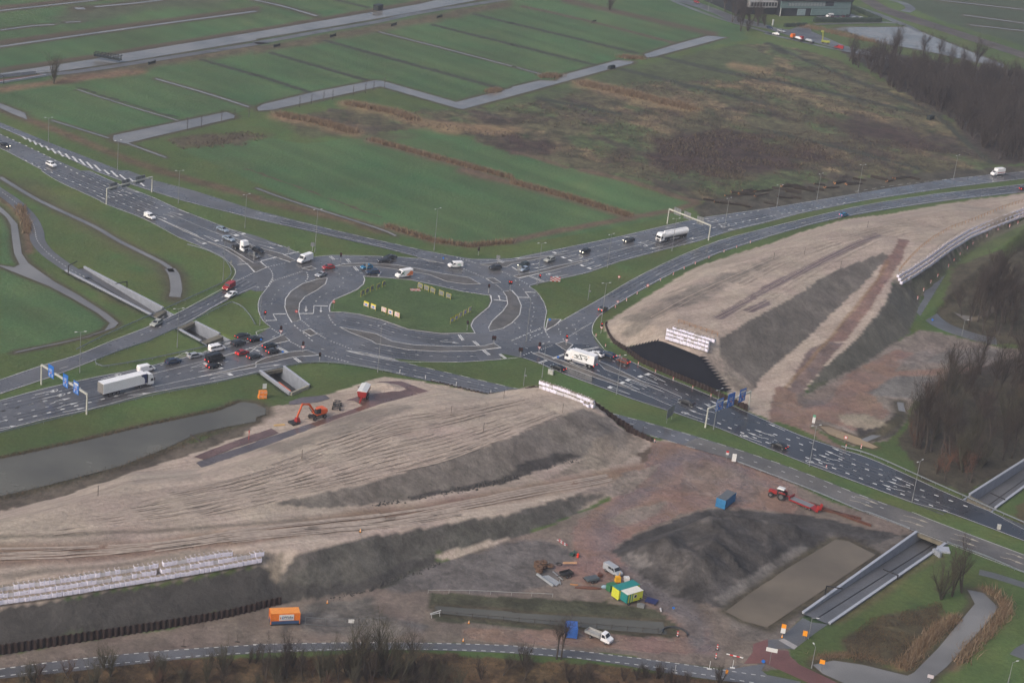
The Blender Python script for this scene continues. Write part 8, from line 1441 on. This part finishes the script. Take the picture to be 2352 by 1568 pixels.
blades('reeds', [('L', "T20 650 770 1100 870 1640 1000", 6, .16), ('L', "T10 220 1060 560 1120 900 1220", 4, .12), ('L', "T10 840 955 1290 1040 1450 1100", 4, .08), ('L', "T10 1060 1290 1600 1440 2351 1640", 2.2, .12), ('L', "T21 0 110 560 260 1080 420", 2.2, .12), ('L', "T20 270 710 430 700", 4, .03), ('L', "T20 1010 530 1180 540", 4, .03), ('L', "T10 2130 850 2230 830", 3, .02),
                 ('L', "T33 1250 1430 1400 1240 1600 1060 1720 970", 2.2, .035), ('L', "T33 2010 700 2150 800 2190 900 2050 1080 1750 1380", 2.6, .025), ('L', "T01 180 330 240 480 255 580", 2, .03), ('L', "T30 300 240 500 280 800 350 1000 390", 7, .06), ('L', "T11 1210 515 1350 560 1640 650 1950 695 2351 660", 1.6, .06)], 26000, 1.7, .26, [RE1, RE2, RE3], 'tan reeds fringing the ditches and canals', seed=5)
blades('reeds', [('L', "T33 1250 1430 1400 1240 1600 1060 1720 970", 2.6, .5), ('L', "T33 2010 700 2150 800 2190 900 2050 1080 1750 1380", 2.8, .35), ('L', "T33 430 1320 900 1330 1200 1420", 2, .15)], 5200, .85, .09, [RE1, RE2, RE2], 'short tan reeds along the bottom right ditch', seed=6, lean=.7)
blades('bank_reeds', [('L', "T02 0 1068 700 918 1400 752 2000 625 2200 548", 1.2, .6), ('L', "T02 0 1440 400 1345 900 1215 1150 1145 1500 1010 2100 800", 2.5, .4)], 3500, .55, .1, [RE2, GRK, GRK], 'sparse winter reeds along the wide canal banks', seed=16, lean=.6)
SC1 = mat('scrub_purple', (.052, .038, .036), .9, 0, .2); SC2 = mat('scrub_brown', (.085, .062, .042), .9, 0, .2); SC3 = mat('scrub_straw', (.13, .105, .06), .9, 0, .2)
blades('marsh_scrub', [('P', "D 860 245 1060 270 1360 200 1690 170 1880 150 2140 250 2260 350 2280 380 1830 420 1640 460 1500 420 1150 315 960 300", 14, .9), ('P', "D 1480 305 1600 290 1850 318 1950 360 1700 412 1560 412", 9, .35), ('P', "D 380 322 560 302 640 308 560 335 420 345", 6, .06)], 22000, .8, .36, [SC1, SC1, SC2, SC2, SC3], 'low brown and purple scrub of the marsh', seed=9, lean=.8)
GR1 = mat('rough_grass_brown', (.12, .078, .035), .9, 0, .2); GR2 = mat('rough_grass_rust', (.11, .062, .03), .9, 0, .2); GR3 = mat('rough_grass_dark', (.04, .032, .024), .9, 0, .2)
blades('rough_grass', [('P', "D -80 1560 300 1518 1000 1500 1400 1530 1720 1572 1720 1640 -80 1640", 5, .7), ('P', "D 1920 1480 2000 1420 2160 1380 2180 1430 2080 1530 1960 1520", 4, .18), ('P', "D 1560 1385 1700 1300 1640 1420 T23 1500 1000", 4, .01)], 42000, .45, .1, [GR1, GR2, GR3, GR3], 'brown winter grass of the rough strips', seed=12, lean=.6)
# clods of dark soil along the slope toes
def clods(regs, n, m, label, seed):
    r = random.Random(seed); b = MB()
    for s in regs:
        Pp = PX(s)
        for _ in range(n):
            f = r.random()*(len(Pp)-1); i = int(f); f -= i; x = Pp[i][0]*(1-f)+Pp[i+1][0]*f+r.gauss(0, 5); y = Pp[i][1]*(1-f)+Pp[i+1][1]*f+r.gauss(0, 2.5); p = onground(x, y); q = abs(r.gauss(0, .18))+.08
            vs = [(p[0]+q*r.uniform(.6, 1.2)*math.cos(a), p[1]+q*r.uniform(.6, 1.2)*math.sin(a), p[2]-.05) for a in (0, 1.57, 3.14, 4.71)]+[(p[0], p[1], p[2]+q*r.uniform(.6, 1.1))]; b.add(vs, [(0, 1, 4), (1, 2, 4), (2, 3, 4), (3, 0, 4)])
    o = b.build('soil_clods', m); tag(o, label, None, None, 'stuff')
clods(("D 1340 1052 1176 1099 1088 1121 1000 1137", "D 1176 1099 1000 1137 860 1160", "D 1010 1294 913 1328 860 1352 760 1375"), 240, mat('dark_clod', (.045, .042, .04), .95), 'dark crumbs of soil along the foot of the banks', 4)
# ================================================================ camera, light, air
cam = bpy.data.cameras.new('camera'); co = bpy.data.objects.new('camera', cam); COL.objects.link(co); SC.camera = co
cam.sensor_width = 36; cam.lens = FPX/2352*36; cam.clip_end = 8000; cam.clip_start = 1
M = Matrix(((_R[0], _U[0], -_F[0], CAMP[0]), (_R[1], _U[1], -_F[1], CAMP[1]), (_R[2], _U[2], -_F[2], CAMP[2]), (0, 0, 0, 1))); co.matrix_world = M
w = bpy.data.worlds.new('World'); SC.world = w; w.use_nodes = True; nt = w.node_tree; bg = nt.nodes['Background']
sky = nt.nodes.new('ShaderNodeTexSky'); sky.sky_type = 'NISHITA'; sky.sun_disc = False; sky.sun_elevation = math.radians(38); sky.sun_rotation = math.radians(222); sky.air_density = 1.0; sky.dust_density = 6; sky.ozone_density = 1.0
nt.links.new(sky.outputs[0], bg.inputs[0]); bg.inputs[1].default_value = .11
sl = bpy.data.lights.new('sun', 'SUN'); sl.energy = 0.9; sl.angle = math.radians(25); sl.color = (1, .985, .965); so = bpy.data.objects.new('sun', sl); COL.objects.link(so)
az = math.radians(222); el = math.radians(38); d = Vector((math.sin(az)*math.cos(el), math.cos(az)*math.cos(el), math.sin(el))); so.rotation_euler = d.to_track_quat('Z', 'Y').to_euler(); so.location = (0, 0, 300)
if 1:
    hb = MB().box(-1300, 1300, -60, 2600, -9, 235); ho = hb.build('haze', []); tag(ho, kind='stuff'); hm = bpy.data.materials.new('haze'); hm.use_nodes = True; n2 = hm.node_tree; n2.nodes.remove(n2.nodes['Principled BSDF'])
    pv = n2.nodes.new('ShaderNodeVolumePrincipled'); pv.inputs['Color'].default_value = (.86, .90, 1, 1); pv.inputs['Density'].default_value = HAZE; pv.inputs['Anisotropy'].default_value = .2; n2.links.new(pv.outputs[0], n2.nodes['Material Output'].inputs['Volume']); ho.data.materials.append(hm)
SC.view_settings.view_transform = 'Standard'; SC.view_settings.look = 'None'; SC.view_settings.gamma = 1; SC.view_settings.exposure = EXPO; SC.view_settings.use_curve_mapping = False
